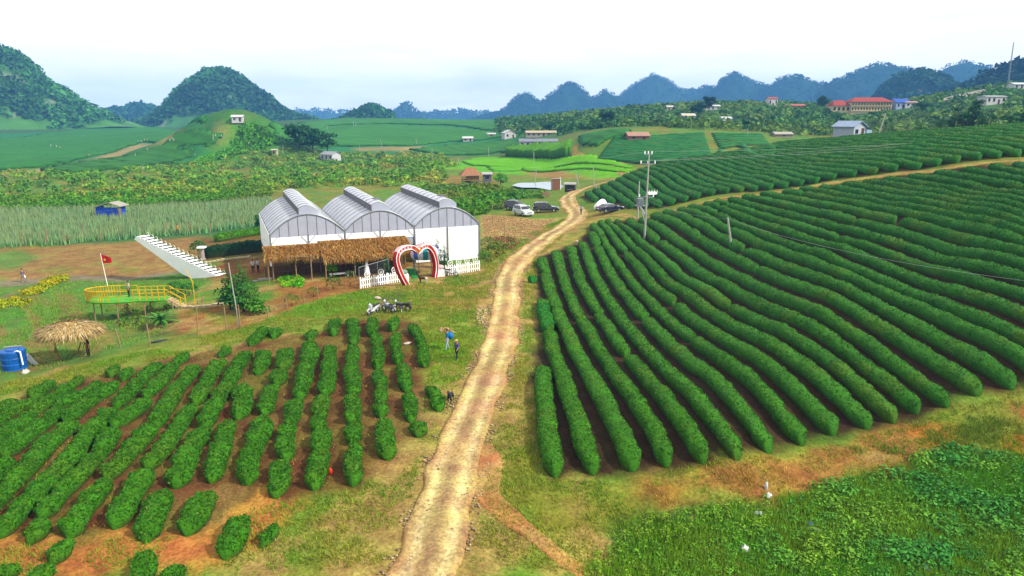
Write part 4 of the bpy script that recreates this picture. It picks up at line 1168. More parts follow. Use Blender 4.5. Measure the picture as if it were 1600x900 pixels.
# ---- greenhouse of three arched bays
GA = hit(427, 432); GB = hit(749, 402)
gdir = (GB - GA)[:2]; GL = float(np.hypot(*gdir)); gang = math.atan2(gdir[1], gdir[0])
GZ = float(min(GA[2], GB[2])) - .1
gh = empty('greenhouse', (GA[0], GA[1], GZ), gang, 'large three-bay greenhouse with arched grey plastic roofs and a white front wall', 'greenhouse')
BW = GL / 3; EAVE = 4.75 ; RISE = 2.05; DEP = 19.5
def arc(u): return EAVE + RISE * (1 - abs(2 * u - 1) ** 2.0)
for b in range(3):
    x0 = b * BW
    nU, ribs = 16, 10
    v, f = [], []
    rows = ribs * 4
    for j in range(rows + 1):
        y = DEP * j / rows
        sag = -.07 * math.sin(math.pi * ((j % 4) / 4.0)) ** 1
        for i in range(nU + 1):
            u = i / nU
            v.append((x0 + .06 + u * (BW - .12), y, arc(u) + sag))
    for j in range(rows):
        for i in range(nU):
            a = j * (nU + 1) + i; f.append((a, a + 1, a + nU + 2, a + nU + 1))
    roof = fast_mesh('roof_film', v, f, None, M_FILM, parent=gh, smooth_=True)
    for j in range(ribs + 1):
        y = DEP * j / ribs
        MB().tube([(x0 + .06 + u * (BW - .12), y, arc(u) + .03) for u in np.linspace(0, 1, 15)], .026, 5).build('rib', M_STEEL, roof)
    # raised ridge vent: its own little arch carried above the crown, with a screened side
    vx0, vx1 = x0 + BW * .40, x0 + BW * .66
    vv, vf = [], []
    for j in range(rows + 1):
        y = .3 + (DEP - .3) * j / rows
        sag = -.05 * math.sin(math.pi * ((j % 4) / 4.0))
        for i in range(9):
            u = i / 8
            vv.append((vx0 + u * (vx1 - vx0), y, EAVE + RISE + .10 + .80 * math.sin(math.pi * (.22 + .70 * u)) + sag))
    for j in range(rows):
        for i in range(8):
            a = j * 9 + i; vf.append((a, a + 1, a + 10, a + 9))
    vent = fast_mesh('ridge_vent', vv, vf, None, M_FILM, parent=gh, smooth_=True)
    for j in range(ribs + 1):
        y = .3 + (DEP - .3) * j / ribs
        MB().tube([(vx0 + u * (vx1 - vx0), y, EAVE + RISE + .14 + .80 * math.sin(math.pi * (.22 + .70 * u))) for u in np.linspace(0, 1, 8)], .035, 5).build('rib', M_STEEL, vent)
    MB().box(vx0 - .02, vx0 + .02, .3, DEP, EAVE + RISE - .12, EAVE + RISE + .60).build('vent_screen', M_SCREEN, vent)
    MB().add([(vx0, .29, EAVE + RISE - .15)] + [(vx0 + u * (vx1 - vx0), .29, EAVE + RISE + .09 + .80 * math.sin(math.pi * (.22 + .70 * u))) for u in np.linspace(0, 1, 8)] + [(vx1, .29, EAVE + RISE - .2)], [tuple(range(10))]).build('vent_end', M_FILMD, vent)
    if b:
        for k in (0.10, .17):
            MB().box(vx0 + .9, vx0 + 1.7, DEP * (k + .02), DEP * (k + .06), EAVE + RISE + .93, EAVE + RISE + .97).build('open_flap', M_SCREEN, vent)
    # gable ends
    for y in (0.0, DEP):
        pts = [(x0 + .06, y, EAVE - .35)] + [(x0 + .06 + u * (BW - .12), y, arc(u) - .03) for u in np.linspace(0, 1, 15)] + [(x0 + BW - .06, y, EAVE - .35)]
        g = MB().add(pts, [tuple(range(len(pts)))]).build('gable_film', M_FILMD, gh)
        for k in range(1, 8):
            xx = x0 + BW * k / 8
            MB().cyl((xx, y - .03, EAVE - .35), (xx, y - .03, arc(k / 8) - .05), .025, n=5).build('gable_bar', M_STEEL, g)
        MB().tube([(x0 + .06 + u * (BW - .12), y - .05, arc(u) - .02) for u in np.linspace(0, 1, 15)], .07, 6).build('gable_arch', M_STEEL, g)
    if b < 2:
        MB().box(x0 + .1, x0 + BW - .1, .02, .06, EAVE - 1.25, EAVE - .37).build('white_band', M_SHEET, gh)
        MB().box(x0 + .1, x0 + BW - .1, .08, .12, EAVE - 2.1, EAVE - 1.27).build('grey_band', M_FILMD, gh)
    else:
        MB().box(x0 + .1, x0 + BW + .02, -.06, -.01, .0, EAVE - .37).build('white_wall', M_SHEET, gh)
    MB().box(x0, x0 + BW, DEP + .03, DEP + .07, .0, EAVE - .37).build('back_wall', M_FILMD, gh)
for k in range(7):
    x = k * BW / 2
    z1 = EAVE if k % 2 == 0 else EAVE - .3
    p = MB().cyl((x, .0 if k < 5 else -.12, -.3), (x, .0 if k < 5 else -.12, z1), .08, n=8).build('post', M_STEEL, gh)
    if k < 5:
        for s in (-1, 1):
            MB().cyl((x, -.05, EAVE - 1.2), (x + s * .75, -.05, EAVE - .35), .03, n=5).build('brace', M_STEEL, p)
for x in (0, BW, 2 * BW, GL):
    for k in range(1, 5):
        MB().cyl((x, DEP * k / 4, -.3), (x, DEP * k / 4, EAVE), .07, n=6).build('post', M_STEEL, gh)
for x in (BW, 2 * BW):
    MB().box(x - .16, x + .16, .1, DEP, EAVE - .02, EAVE + .06).build('gutter', M_SCREEN, gh)
MB().box(-.06, -.02, .1, DEP, .9, EAVE - .1).build('side_curtain', M_SHEET, gh)
MB().box(GL + .02, GL + .06, .1, DEP, .0, EAVE - .1).build('side_curtain', M_SHEET, gh)
MB().box(0.2, GL - .2, .3, DEP - .2, -.25, .02).build('floor_bed', M_EARTHB, gh)

# ---- thatched pavilion in front of the two left bays
def local(o, p):      # local point of a z-rotated empty to the world
    c, s = math.cos(o.rotation_euler[2]), math.sin(o.rotation_euler[2])
    return (o.location[0] + p[0] * c - p[1] * s, o.location[1] + p[0] * s + p[1] * c, o.location[2] + p[2])
tv = empty('thatched_pavilion', (GA[0], GA[1], GZ), gang, 'long open pavilion with a shaggy brown thatched roof before the greenhouse', 'pavilion')
TC = [(196, 140, 78), (172, 116, 64), (206, 160, 96), (150, 98, 56), (224, 186, 118)]
def thatch(x0, x1, y0, y1, z0, z1, n, seed):
    r = MB().add([(x0, y0, z0), (x1, y0, z0), (x1, y1, z1), (x0, y1, z1), (x0, y0, z0 - .16), (x1, y0, z0 - .16), (x1, y1, z1 - .16), (x0, y1, z1 - .16)],
                 [(0, 1, 2, 3), (7, 6, 5, 4), (0, 4, 5, 1), (1, 5, 6, 2), (2, 6, 7, 3), (3, 7, 4, 0)]).build('thatch_roof', mat('thatch_core', S(150, 104, 60), rough=.95, var=.3, scale=4, bump=.6), tv)
    dn = (0, y1 - y0, z1 - z0)
    straw('straw', lambda u, v: ((x0 + u * (x1 - x0), y0 + (y1 - y0) * v ** .9, z0 + (z1 - z0) * v ** .9), dn, (0, (z0 - z1) * -1 * .3, 1)), n, seed, .75, .035, TC, r)
    straw('straw_fringe', lambda u, v: ((x0 + u * (x1 - x0), y1 + .12 - .2 * v, z1 + .02), (0, -.25, -1), (0, -1, .2)), int((x1 - x0) * 60), seed + 1, .55, .035, TC[2:] + [(230, 200, 140)], r)
thatch(-.9, 5.2, -.25, -3.1, 3.55, 2.75, 2200, 1)
thatch(4.9, 14.9, -.25, -4.7, 3.75, 2.45, 4200, 2)
for x, y, z in ((-.6, -2.9, 2.7), (2.2, -2.9, 2.7), (5.1, -4.5, 2.4), (8.2, -4.5, 2.4), (11.4, -4.5, 2.4), (14.7, -4.5, 2.4), (-.6, -.4, 3.4), (5.1, -.4, 3.5), (10, -.4, 3.5), (14.7, -.4, 3.5)):
    zb = Tz(*local(tv, (x, y, 0))[:2]) - GZ
    MB().cyl((x, y, zb - .2), (x, y, z), .06, n=7).build('post', M_WOOD, tv)
MB().box(-.8, 14.8, -.35, -.28, -.2, 1.3).build('low_wall', mat('plank_wall', S(126, 92, 60), rough=.9, var=.3, scale=3), tv)
zb = Tz(*local(tv, (6.6, -3.4, 0))[:2]) - GZ
MB().box(5.6, 7.7, -3.6, -3.1, zb + .35, zb + .45).box(5.7, 5.8, -3.5, -3.2, zb - .1, zb + .35).box(7.5, 7.6, -3.5, -3.2, zb - .1, zb + .35).build('bench', M_WHITE, tv)
cv = MB()
cv.loft([[(9.5 + a * r, -4.3 + c * r * .5, z) for a, c in ((-.5, -.3), (0, -.5), (.5, -.3), (.5, .3), (0, .5), (-.5, .3))] for r, z in ((.12, 2.4), (.25, 1.7), (.5, .9), (.62, .25))])
cv.build('white_curtain', M_SHEET, tv, smooth_=True)
for i, (x, y) in enumerate(((1.2, -1.6), (3.4, -1.5), (8.5, -1.9), (12.2, -2.2))):
    zt = Tz(*local(tv, (x, y, 0))[:2]) - GZ
    MB().box(x - .6, x + .6, y - .4, y + .4, zt + .72, zt + .77).box(x - .05, x + .05, y - .05, y + .05, zt - .05, zt + .72).build('table', M_DWOOD, tv)
# bare pole frame standing before the pavilion
pf = empty('pole_frame', tuple(hit(428, 440)), 0, 'goal-shaped frame of thin bare poles before the thatched pavilion', 'pole frame')
b0 = hit(428, 441); b1 = hit(488, 438)
d1 = b1 - b0
MB().cyl((0, 0, -.2), (0, 0, 3.6), .06, n=7).build('pole', M_WOOD, pf)
MB().cyl((d1[0], d1[1], d1[2] - .2), (d1[0], d1[1], 2.9), .06, n=7).build('pole', M_WOOD, pf)
MB().cyl((-.3, 0, 2.75), (d1[0] + .2, d1[1], 2.75), .05, n=7).build('crossbar', M_WOOD, pf)

# ---- heart-shaped gate arch
FA = hit(631, 446); FB = hit(682, 432)
hd = (FB - FA)[:2]; hL = np.hypot(*hd); hdir = hd / hL; hz0 = min(FA[2], FB[2])
def onplane(px, py, A=None, d=None, zref=0):
    """pixel to a vertical plane through A along d: returns (along, height)"""
    A = FA if A is None else A; d = hdir if d is None else d
    r = ray(px, py); nrm = np.array([d[1], -d[0]])
    t = (A[0] * nrm[0] + A[1] * nrm[1]) / (r[0] * nrm[0] + r[1] * nrm[1])
    q = r * t
    return float((q[0] - A[0]) * d[0] + (q[1] - A[1]) * d[1]), float(CAM_H + q[2] - zref)
hroot = empty('heart_arch', (FA[0], FA[1], hz0), math.atan2(hdir[1], hdir[0]), 'red and white heart-shaped entrance arch between the white picket fences', 'arch')
hp = [(634,447),(625,432),(618,416),(615,402),(619,390),(629,384),(640,383),(648,387),(652,390),(656,385),(664,381),(672,383),(679,392),(683,405),(684,418),(682,433)]
hp = [(649 + (a - 649) * .90, 447 + (b - 447) * .95) for a, b in hp]
hc = spline(np.array([onplane(a, b, zref=hz0) for a, b in hp]), 4)
tn = np.gradient(hc, axis=0); tn /= np.linalg.norm(tn, axis=1)[:, None]
no = np.stack([-tn[:, 1], tn[:, 0]], -1)
HW = .21
for i in range(len(hc) - 1):
    f = i / (len(hc) - 2)
    m = M_REDP if (f < .24 or f > .72) else (M_PINK if (f < .42 or .53 < f) else M_REDP)
    r0 = [(hc[i][0] + no[i][0] * s, y, hc[i][1] + no[i][1] * s) for s, y in ((-HW, -.25), (HW, -.25), (HW, .25), (-HW, .25))]
    r1 = [(hc[i + 1][0] + no[i + 1][0] * s, y, hc[i + 1][1] + no[i + 1][1] * s) for s, y in ((-HW, -.25), (HW, -.25), (HW, .25), (-HW, .25))]
    pn = MB().loft([r0, r1]).build('arch_panel', m, hroot)
    if m is M_PINK and i % 2 == 0:        # printed strokes on the pale panels
        c0 = (hc[i] + hc[i + 1]) / 2
        MB().box(c0[0] - .10, c0[0] + .10, -.262, -.252, c0[1] - .12, c0[1] + .10).build('print', M_REDP, pn)
for s in (-1, 1):
    MB().tube([(p[0] + n_[0] * HW * s, -.27, p[1] + n_[1] * HW * s) for p, n_ in zip(hc, no)], .04, 6).build('edge_trim', M_WHITE, hroot)
mz = onplane(652, 391, zref=hz0)
MB().tube([(mz[0] - .7, -.3, mz[1] + .3), (mz[0] - .2, -.32, mz[1] - .25), (mz[0] + .25, -.3, mz[1] + .35)], .09, 6).build('ribbon', mat('orange_ribbon', S(240, 150, 60), rough=.6), hroot)
for k in range(7):      # small flowers along the right lobe
    q = hc[int(len(hc) * (.62 + .03 * k))]
    MB().ball((q[0], -.1, q[1] + .42), .09, n=6, m=4).build('flower', mat('pale_flower', S(225, 200, 205), rough=.8), hroot)
# striped balloon-like dome behind the arch, on a frame
sd0 = hit(664, 428)
sdo = empty('striped_dome', tuple(sd0), .2, 'large striped fabric dome in teal, white and red behind the heart arch', 'decoration')
cols3 = [S(235, 238, 240), S(30, 150, 165), S(240, 242, 244), S(205, 60, 80), S(232, 236, 242), S(90, 110, 200)]
for k in range(18):
    a0, a1 = k * 2 * math.pi / 18, (k + 1) * 2 * math.pi / 18
    v, f = [], []
    for j in range(9):
        t = -.55 + (math.pi / 2 + .55) * j / 8
        for a in (a0, a1):
            v.append((1.65 * math.cos(t) * math.cos(a), 1.65 * math.cos(t) * math.sin(a), 2.35 + 1.05 * math.sin(t)))
    for j in range(8): f.append((2 * j, 2 * j + 1, 2 * j + 3, 2 * j + 2))
    MB().add(v, f).build('gore', mat('gore_%d' % (k % 6), cols3[k % 6], rough=.6), sdo)
for a in range(4):
    q = a * math.pi / 2 + .5
    MB().cyl((1.2 * math.cos(q), 1.2 * math.sin(q), -.1), (1.35 * math.cos(q), 1.35 * math.sin(q), 1.85), .04, n=6).build('leg', M_STEEL, sdo)
MB().tube([(1.27 * math.cos(q), 1.27 * math.sin(q), 1.0) for q in np.linspace(0, 2 * math.pi, 16, endpoint=False)], .03, 5, True).build('ring', M_STEEL, sdo)
ps = hit(634, 419)
um = empty('parasol', tuple(ps), 0, 'white parasol over a table seen through the heart arch', 'parasol')
MB().cyl((0, 0, 0), (0, 0, 2.5), .03, n=6).build('pole', M_STEEL, um)
MB().add([(1.1 * math.cos(k * math.pi / 4), 1.1 * math.sin(k * math.pi / 4), 2.15) for k in range(8)] + [(0, 0, 2.6)], [(k, (k + 1) % 8, 8) for k in range(8)]).build('canopy', M_WHITE, um)
# carpet, planters
cp = np.array([hit(*p) for p in ((634, 421), (648, 419), (657, 433), (646, 436))])
cb = MB(); cb.add([(p[0], p[1], p[2] + .06) for p in cp] + [(p[0], p[1], p[2] - .1) for p in cp], [(0, 1, 2, 3), (0, 4, 5, 1), (1, 5, 6, 2), (2, 6, 7, 3), (3, 7, 4, 0)])
tag(cb.build('carpet', M_GREENF), 'bright green carpet leading through the heart arch', 'carpet')
for (px, py, lab, cc) in ((631, 439, 'white planter box at the left foot of the heart arch', S(150, 175, 150)), (688, 431, 'white planter box at the right foot of the heart arch', S(225, 205, 205))):
    q = hit(px, py)
    r = empty('planter', tuple(q), .3, lab, 'planter')
    MB().box(-.5, .5, -.35, .35, -.05, .75).build('box', mat('planter_' + lab[12:16] + str(px), (.7, .68, .66, 1), rough=.6), r, bevel=.03)
    MB().ball((0, 0, .95), .45, .35, .3, n=9, m=6).build('flowers', mat('planter_flowers_%d' % px, cc, rough=.9, var=.4, scale=12), r, smooth_=True)
# ---- picket fences
def picket(p0, p1, n, lab, wheels=0, h=1.15):
    A, B = hit(*p0), hit(*p1)
    d = (B - A)[:2]; L = float(np.hypot(*d)); an = math.atan2(d[1], d[0])
    r = empty('picket_fence', tuple(A), an, lab, 'fence', 'white picket fences by the arch')
    sl = (B[2] - A[2]) / L
    for k in range(n):
        x = L * k / (n - 1); z = sl * x
        MB().prism([(x - .055, z + .02), (x + .055, z + .02), (x + .055, z + h - .1), (x, z + h), (x - .055, z + h - .1)], 1, -.045, -.02).build('picket', M_WHITE, r)
    for zz in (.32, .85):
        MB().add([(0, -.018, zz - .05), (L, -.018, zz - .05 + sl * L), (L, -.018, zz + .05 + sl * L), (0, -.018, zz + .05), (0, .02, zz - .05), (L, .02, zz - .05 + sl * L), (L, .02, zz + .05 + sl * L), (0, .02, zz + .05)],
                 [(0, 1, 2, 3), (7, 6, 5, 4), (0, 4, 5, 1), (1, 5, 6, 2), (2, 6, 7, 3), (3, 7, 4, 0)]).build('rail', M_WHITE, r)
    for k in range(4):
        x = L * k / 3; MB().box(x - .06, x + .06, .022, .14, sl * x - .3, sl * x + h).build('post', M_WHITE, r)
    for k in range(wheels):
        x = L * (k + .5) / wheels
        w = MB().tube([(x + .3 * math.cos(a), .0, sl * x + h + .22 + .3 * math.sin(a)) for a in np.linspace(0, 2 * math.pi, 16, endpoint=False)], .035, 5, True).build('wheel_ornament', M_WHITE, r)
        for a in range(4):
            q = a * math.pi / 4
            MB().cyl((x - .3 * math.cos(q), 0, sl * x + h + .22 - .3 * math.sin(q)), (x + .3 * math.cos(q), 0, sl * x + h + .22 + .3 * math.sin(q)), .012, n=4).build('spoke', M_WHITE, w)
    return r
picket((564, 451), (627, 440), 20, 'white picket fence left of the heart arch', 3)
picket((697, 431), (749, 423), 17, 'white picket fence with wheel ornaments right of the heart arch', 4)
wf = empty('wire_panel', tuple(hit(562, 449)), 0, 'tall steel-framed wire mesh panel behind the left picket fence', 'panel')
wa, wb = hit(562, 448), hit(608, 437)
wd_ = (wb - wa)[:2]; wL = float(np.hypot(*wd_)); wf.rotation_euler[2] = math.atan2(wd_[1], wd_[0]); wf.location = tuple(wa)
for x in (0, wL * .62, wL): MB().cyl((x, 0, -.2), (x, 0, 2.0 + .25 * x / wL), .04, n=6).build('post', M_STEEL, wf)
MB().cyl((0, 0, 2.0), (wL, 0, 2.25), .035, n=6).build('top_bar', M_STEEL, wf)
MB().cyl((0, 0, .7), (wL, 0, .9), .03, n=6).build('mid_bar', M_STEEL, wf)
for k in range(24):
    x = wL * (k + .5) / 24; MB().cyl((x, .02, .1), (x, .02, 2.0 + .25 * x / wL), .008, n=3).build('wire', M_STEEL, wf)

# ---- yellow lookout deck on stilts
DZ = -.40
dA, dB = atz(128, 472, DZ), atz(258, 468.5, DZ)
ddir = (dB - dA)[:2]; dL = float(np.hypot(*ddir)); dang = math.atan2(ddir[1], ddir[0])
deck = empty('lookout_deck', (dA[0], dA[1], DZ), dang, 'yellow boat-shaped lookout deck with railings standing on stilts over the low field', 'deck')
M_DGREEN = mat('green_deck_paint', S(96, 190, 56), rough=.6, var=.12, scale=2)
# outline: pointed round bow to the left (x=0), walkway to the right
bow = [(2.6 + 2.6 * math.cos(a), .95 + 1.35 * math.sin(a)) for a in np.linspace(math.pi * .5, math.pi * 1.5, 17)]
outl = bow + [(4.2, -.25), (5.0, 0), (dL, 0), (dL, 1.6), (5.0, 1.6), (4.2, 2.1)]
mbd = MB(); mbd.prism(outl, 2, -.16, 0.0); mbd.build('floor', M_DGREEN, deck)
MB().tube([(x, y, -.06) for x, y in outl], .06, 5, True).build('floor_edge', M_DGREEN, deck)
gun = [(x, y, 1.0) for x, y in [(4.3, 2.15)] + bow + [(4.3, -.28)]]
for zz, rr in ((1.0, .055), (.55, .035)):
    MB().tube([(x, y, zz) for x, y, _ in gun], rr, 6).build('bow_rail', M_YEL, deck)
for i in range(0, len(gun) - 1):
    for t in (0, .5):
        x = gun[i][0] * (1 - t) + gun[i + 1][0] * t; y = gun[i][1] * (1 - t) + gun[i + 1][1] * t
        MB().box(x - .028, x + .028, y - .028, y + .028, .0, .98).build('baluster', M_YEL, deck)
for y in (.04, 1.56):
    for zz in (.35, .68, 1.02):
        MB().cyl((4.6, y, zz), (dL, y, zz), .045 if zz > 1 else .032, n=6).build('rail', M_YEL, deck)
    for k in range(6):
        x = 4.7 + (dL - 4.7) * k / 5
        MB().box(x - .04, x + .04, y - .04, y + .04, 0, 1.02).build('rail_post', M_YEL, deck)
for x, y in ((.9, .2), (.9, 1.7), (3.2, -.2), (3.2, 2.0), (5.6, .1), (5.6, 1.5), (8.2, .1), (8.2, 1.5), (10.6, .1), (10.6, 1.5)):
    w = local(deck, (x, y, 0)); zt = Tz(w[0], w[1]) - DZ
    MB().cyl((x, y, zt - .3), (x, y, -.16), .06, n=7).build('stilt', M_WOOD, deck)
# steps down on the right with their own yellow handrails
sA = np.array([dL, .8]); sEnd = hit(287, 479)
c, s_ = math.cos(-dang), math.sin(-dang)
e = (sEnd[0] - dA[0], sEnd[1] - dA[1]); eL = (e[0] * c - e[1] * s_, e[0] * s_ + e[1] * c, sEnd[2] - DZ)
ns = 6
for k in range(ns):
    f = (k + .5) / ns
    x = dL + (eL[0] - dL) * f; y = .8 + (eL[1] - .8) * f; z = eL[2] * f
    MB().box(x - .22, x + .22, y - .6, y + .6, z - .12, z).build('step', M_STONE, deck)
for yo in (-.65, .65):
    MB().tube([(dL, .8 + yo, 1.02), (eL[0], eL[1] + yo, eL[2] + 1.05)], .045, 6).build('stair_rail', M_YEL, deck)
    MB().tube([(dL, .8 + yo, .5), (eL[0], eL[1] + yo, eL[2] + .5)], .032, 6).build('stair_rail', M_YEL, deck)
    MB().box(eL[0] - .045, eL[0] + .045, eL[1] + yo - .045, eL[1] + yo + .045, eL[2] - .1, eL[2] + 1.05).build('rail_post', M_YEL, deck)
gy = empty('handrail', tuple(hit(305, 478)), 0, 'bent yellow pipe handrail at the top of the deck steps', 'handrail')
g0 = hit(305, 478)
gpts = [(0, 0, -.2), (-.05, .1, 2.4), (-1.1, 1.2, 3.3)]
MB().tube(gpts, .045, 6).build('pipe', M_YEL, gy); MB().tube([(-.03, .05, 1.5), (-2.6, .8, 1.55)], .04, 6).build('rail', M_YEL, gy)
# flag on its pole
fb = local(deck, (1.6, 2.25, 0))
fl = empty('flagpole', fb, 0, 'slim pole flying a red flag with a yellow star above the deck bow', 'flagpole')
MB().cyl((0, 0, -.1), (-.35, 0, 4.3), .035, .022, n=6).build('pole', M_WHITE, fl)
v, f = [], []
for j in range(5):
    for i in range(9):
        u = i / 8; w = j / 4
        v.append((-.33 + u * 1.0, .10 * math.sin(u * 6) * u, 4.2 - w * (.95 - .45 * u) - u * .35))
for j in range(4):
    for i in range(8):
        a = j * 9 + i; f.append((a, a + 1, a + 10, a + 9))
flg = MB().add(v, f).build('flag', mat('flag_red', S(218, 36, 30), rough=.7, var=.08), fl, smooth_=True)
sp = [(math.sin(k * math.pi / 5) * (.17 if k % 2 == 0 else .07), math.cos(k * math.pi / 5) * (.17 if k % 2 == 0 else .07)) for k in range(10)]
MB().add([(.02 + a, -.05, 3.66 + b_) for a, b_ in sp] + [(.02 + a, .09, 3.66 + b_) for a, b_ in sp], [tuple(range(10)), tuple(range(10, 20))]).build('star', mat('flag_yellow', S(250, 220, 40), rough=.7), flg)

# ---- white stairway rising to nowhere
SA, SB = hit(301, 435), hit(339, 431.5)
sdv = (SB - SA)[:2]; sdv = sdv / np.hypot(*sdv)
sw = empty('sky_stairway', (SA[0], SA[1], SA[2]), math.atan2(sdv[1], sdv[0]), 'white cantilevered stairway rising to the left with hoops along its steps', 'stairway')
P2 = lambda px, py: onplane(px, py, SA, sdv, SA[2])
lowL, tip, top0 = P2(284, 427.5), P2(210, 373.5), P2(213, 369.5)
base1, base0 = P2(340, 431), P2(302, 434.5)
first = (base1[0], .45)
nst = 18
prof = [(base0[0], -.1), (base1[0], -.1), first]
stp = []
for k in range(nst):
    f0, f1 = k / nst, (k + 1) / nst
    x_a = first[0] + (top0[0] - first[0]) * f0; x_b = first[0] + (top0[0] - first[0]) * f1
    zz = first[1] + (top0[1] - first[1]) * f1
    prof += [(x_a, zz), (x_b, zz)]; stp.append((x_a, x_b, zz))
prof += [tip, lowL]
WST = 1.3
n_ = len(prof)
for y0_, y1_ in ((-.03, .03), (WST - .03, WST + .03)):
    MB().prism(prof, 1, y0_, y1_).build('side_panel', M_SHEET, sw)
for (xa, xb, zz) in stp:
    st = MB().box(min(xa, xb) + .01, max(xa, xb) + .03, .035, WST - .035, zz - .07, zz - .005).build('tread', M_SHEET, sw)
    xm = (xa + xb) / 2
    MB().tube([(xm + .2 * math.cos(a), WST + .05, zz + .02 + .3 * math.sin(a)) for a in np.linspace(0, math.pi, 9)], .04, 5).build('hoop', mat('cream_paint', S(240, 235, 205), rough=.6), st)
    MB().ball((xm, WST - .2, zz + .10), .13, .13, .1, n=7, m=5).build('plant', mat('stair_plants', S(70, 120, 70), rough=.9, var=.4, scale=10), st)
und = [(base0[0], -.1), lowL, tip]
MB().add([(p[0], y, p[1] - .01) for y in (.03, WST - .03) for p in und], [(0, 1, 4, 3), (1, 2, 5, 4)]).build('soffit', M_DWOOD, sw)

# ---- thatched parasol hut, tank and its neighbours
tb = hit(115, 560)
th = empty('thatch_umbrella', tuple(tb), 0, 'round straw-thatched sunshade on leaning wooden posts beside the blue tank', 'sunshade')
def dome(u, v):
    a = u * 2 * math.pi; r = .1 + 2.05 * math.sqrt(v)
    h = 3.0 - .62 * (r / 2.15) ** 1.4
    return (math.cos(a) * r * 1.08, math.sin(a) * r * .95, h), (math.cos(a), math.sin(a), -.45 - .5 * v), (math.cos(a) * .3, math.sin(a) * .3, 1)
rings = []
for r, z in ((.05, 3.0), (.8, 2.87), (1.5, 2.6), (2.0, 2.35)):
    rings.append([(math.cos(a) * r * 1.08, math.sin(a) * r * .95, z) for a in np.linspace(0, 2 * math.pi, 18, endpoint=False)])
cr = MB().loft(rings, cap=False).build('canopy', mat('thatch_core', S(150, 104, 60)), th)
straw('straw', dome, 2600, 31, .6, .035, [(226, 202, 150), (206, 176, 120), (186, 150, 96), (240, 222, 176)], cr)
straw('straw_fringe', lambda u, v: ((math.cos(u * 6.283) * 2.15, math.sin(u * 6.283) * 1.9, 2.35), (math.cos(u * 6.283) * .35, math.sin(u * 6.283) * .35, -1), (math.cos(u * 6.283), math.sin(u * 6.283), 0)), 700, 32, .6, .035, [(206, 176, 120), (176, 140, 90), (226, 200, 148)], cr)
for (px, py, tx, ty) in ((95, 563, -.9, -.9), (140, 556, 1.3, -.5), (120, 548, .9, 1.0), (84, 550, -1.2, .7)):
    q = hit(px, py) - tb
    MB().cyl((q[0], q[1], q[2] - .2), (tx, ty, 2.6), .055, .045, n=7).build('post', M_WOOD, th)
tk = hit(24, 576)
tank = empty('water_tank', tuple(tk), 0, 'blue plastic water tank standing at the left edge of the verge', 'tank')
tkm = MB(); tkm.loft([[(math.cos(a) * r, math.sin(a) * r, z) for a in np.linspace(0, 2 * math.pi, 20, endpoint=False)] for r, z in ((.78, -.05), (.84, .06), (.80, .1), (.85, .5), (.81, .54), (.85, .95), (.82, 1.0), (.86, 1.42), (.80, 1.5))])
tkm.build('drum', M_BLUE, tank, smooth_=False)
MB().tube([(.55, -.5, 1.52), (.75, -.55, 1.6), (.95, -.5, 1.5), (1.0, -.5, .5)], .05, 6).build('pipe', M_WHITE, tank)
MB().tube([(-.85, .3, 1.6), (.3, .6, 1.62)], .05, 6).build('pipe', M_CONC, tank)
MB().cyl((0, 0, 1.5), (0, 0, 1.56), .42, n=14).build('lid', M_BLUE, tank)
q = hit(50, 570)
pb = MB(); pb.loft([[(x, y, z) for x, z in ((-.42, .95), (-.1, 1.0), (.45, -.02), (.05, -.05))] for y in (-.03, .03)])
o = pb.build('board', M_WHITE); o.location = tuple(q); o.rotation_euler = (.15, 0, .3); tag(o, 'white pointed board leaning beside the blue water tank', 'board')

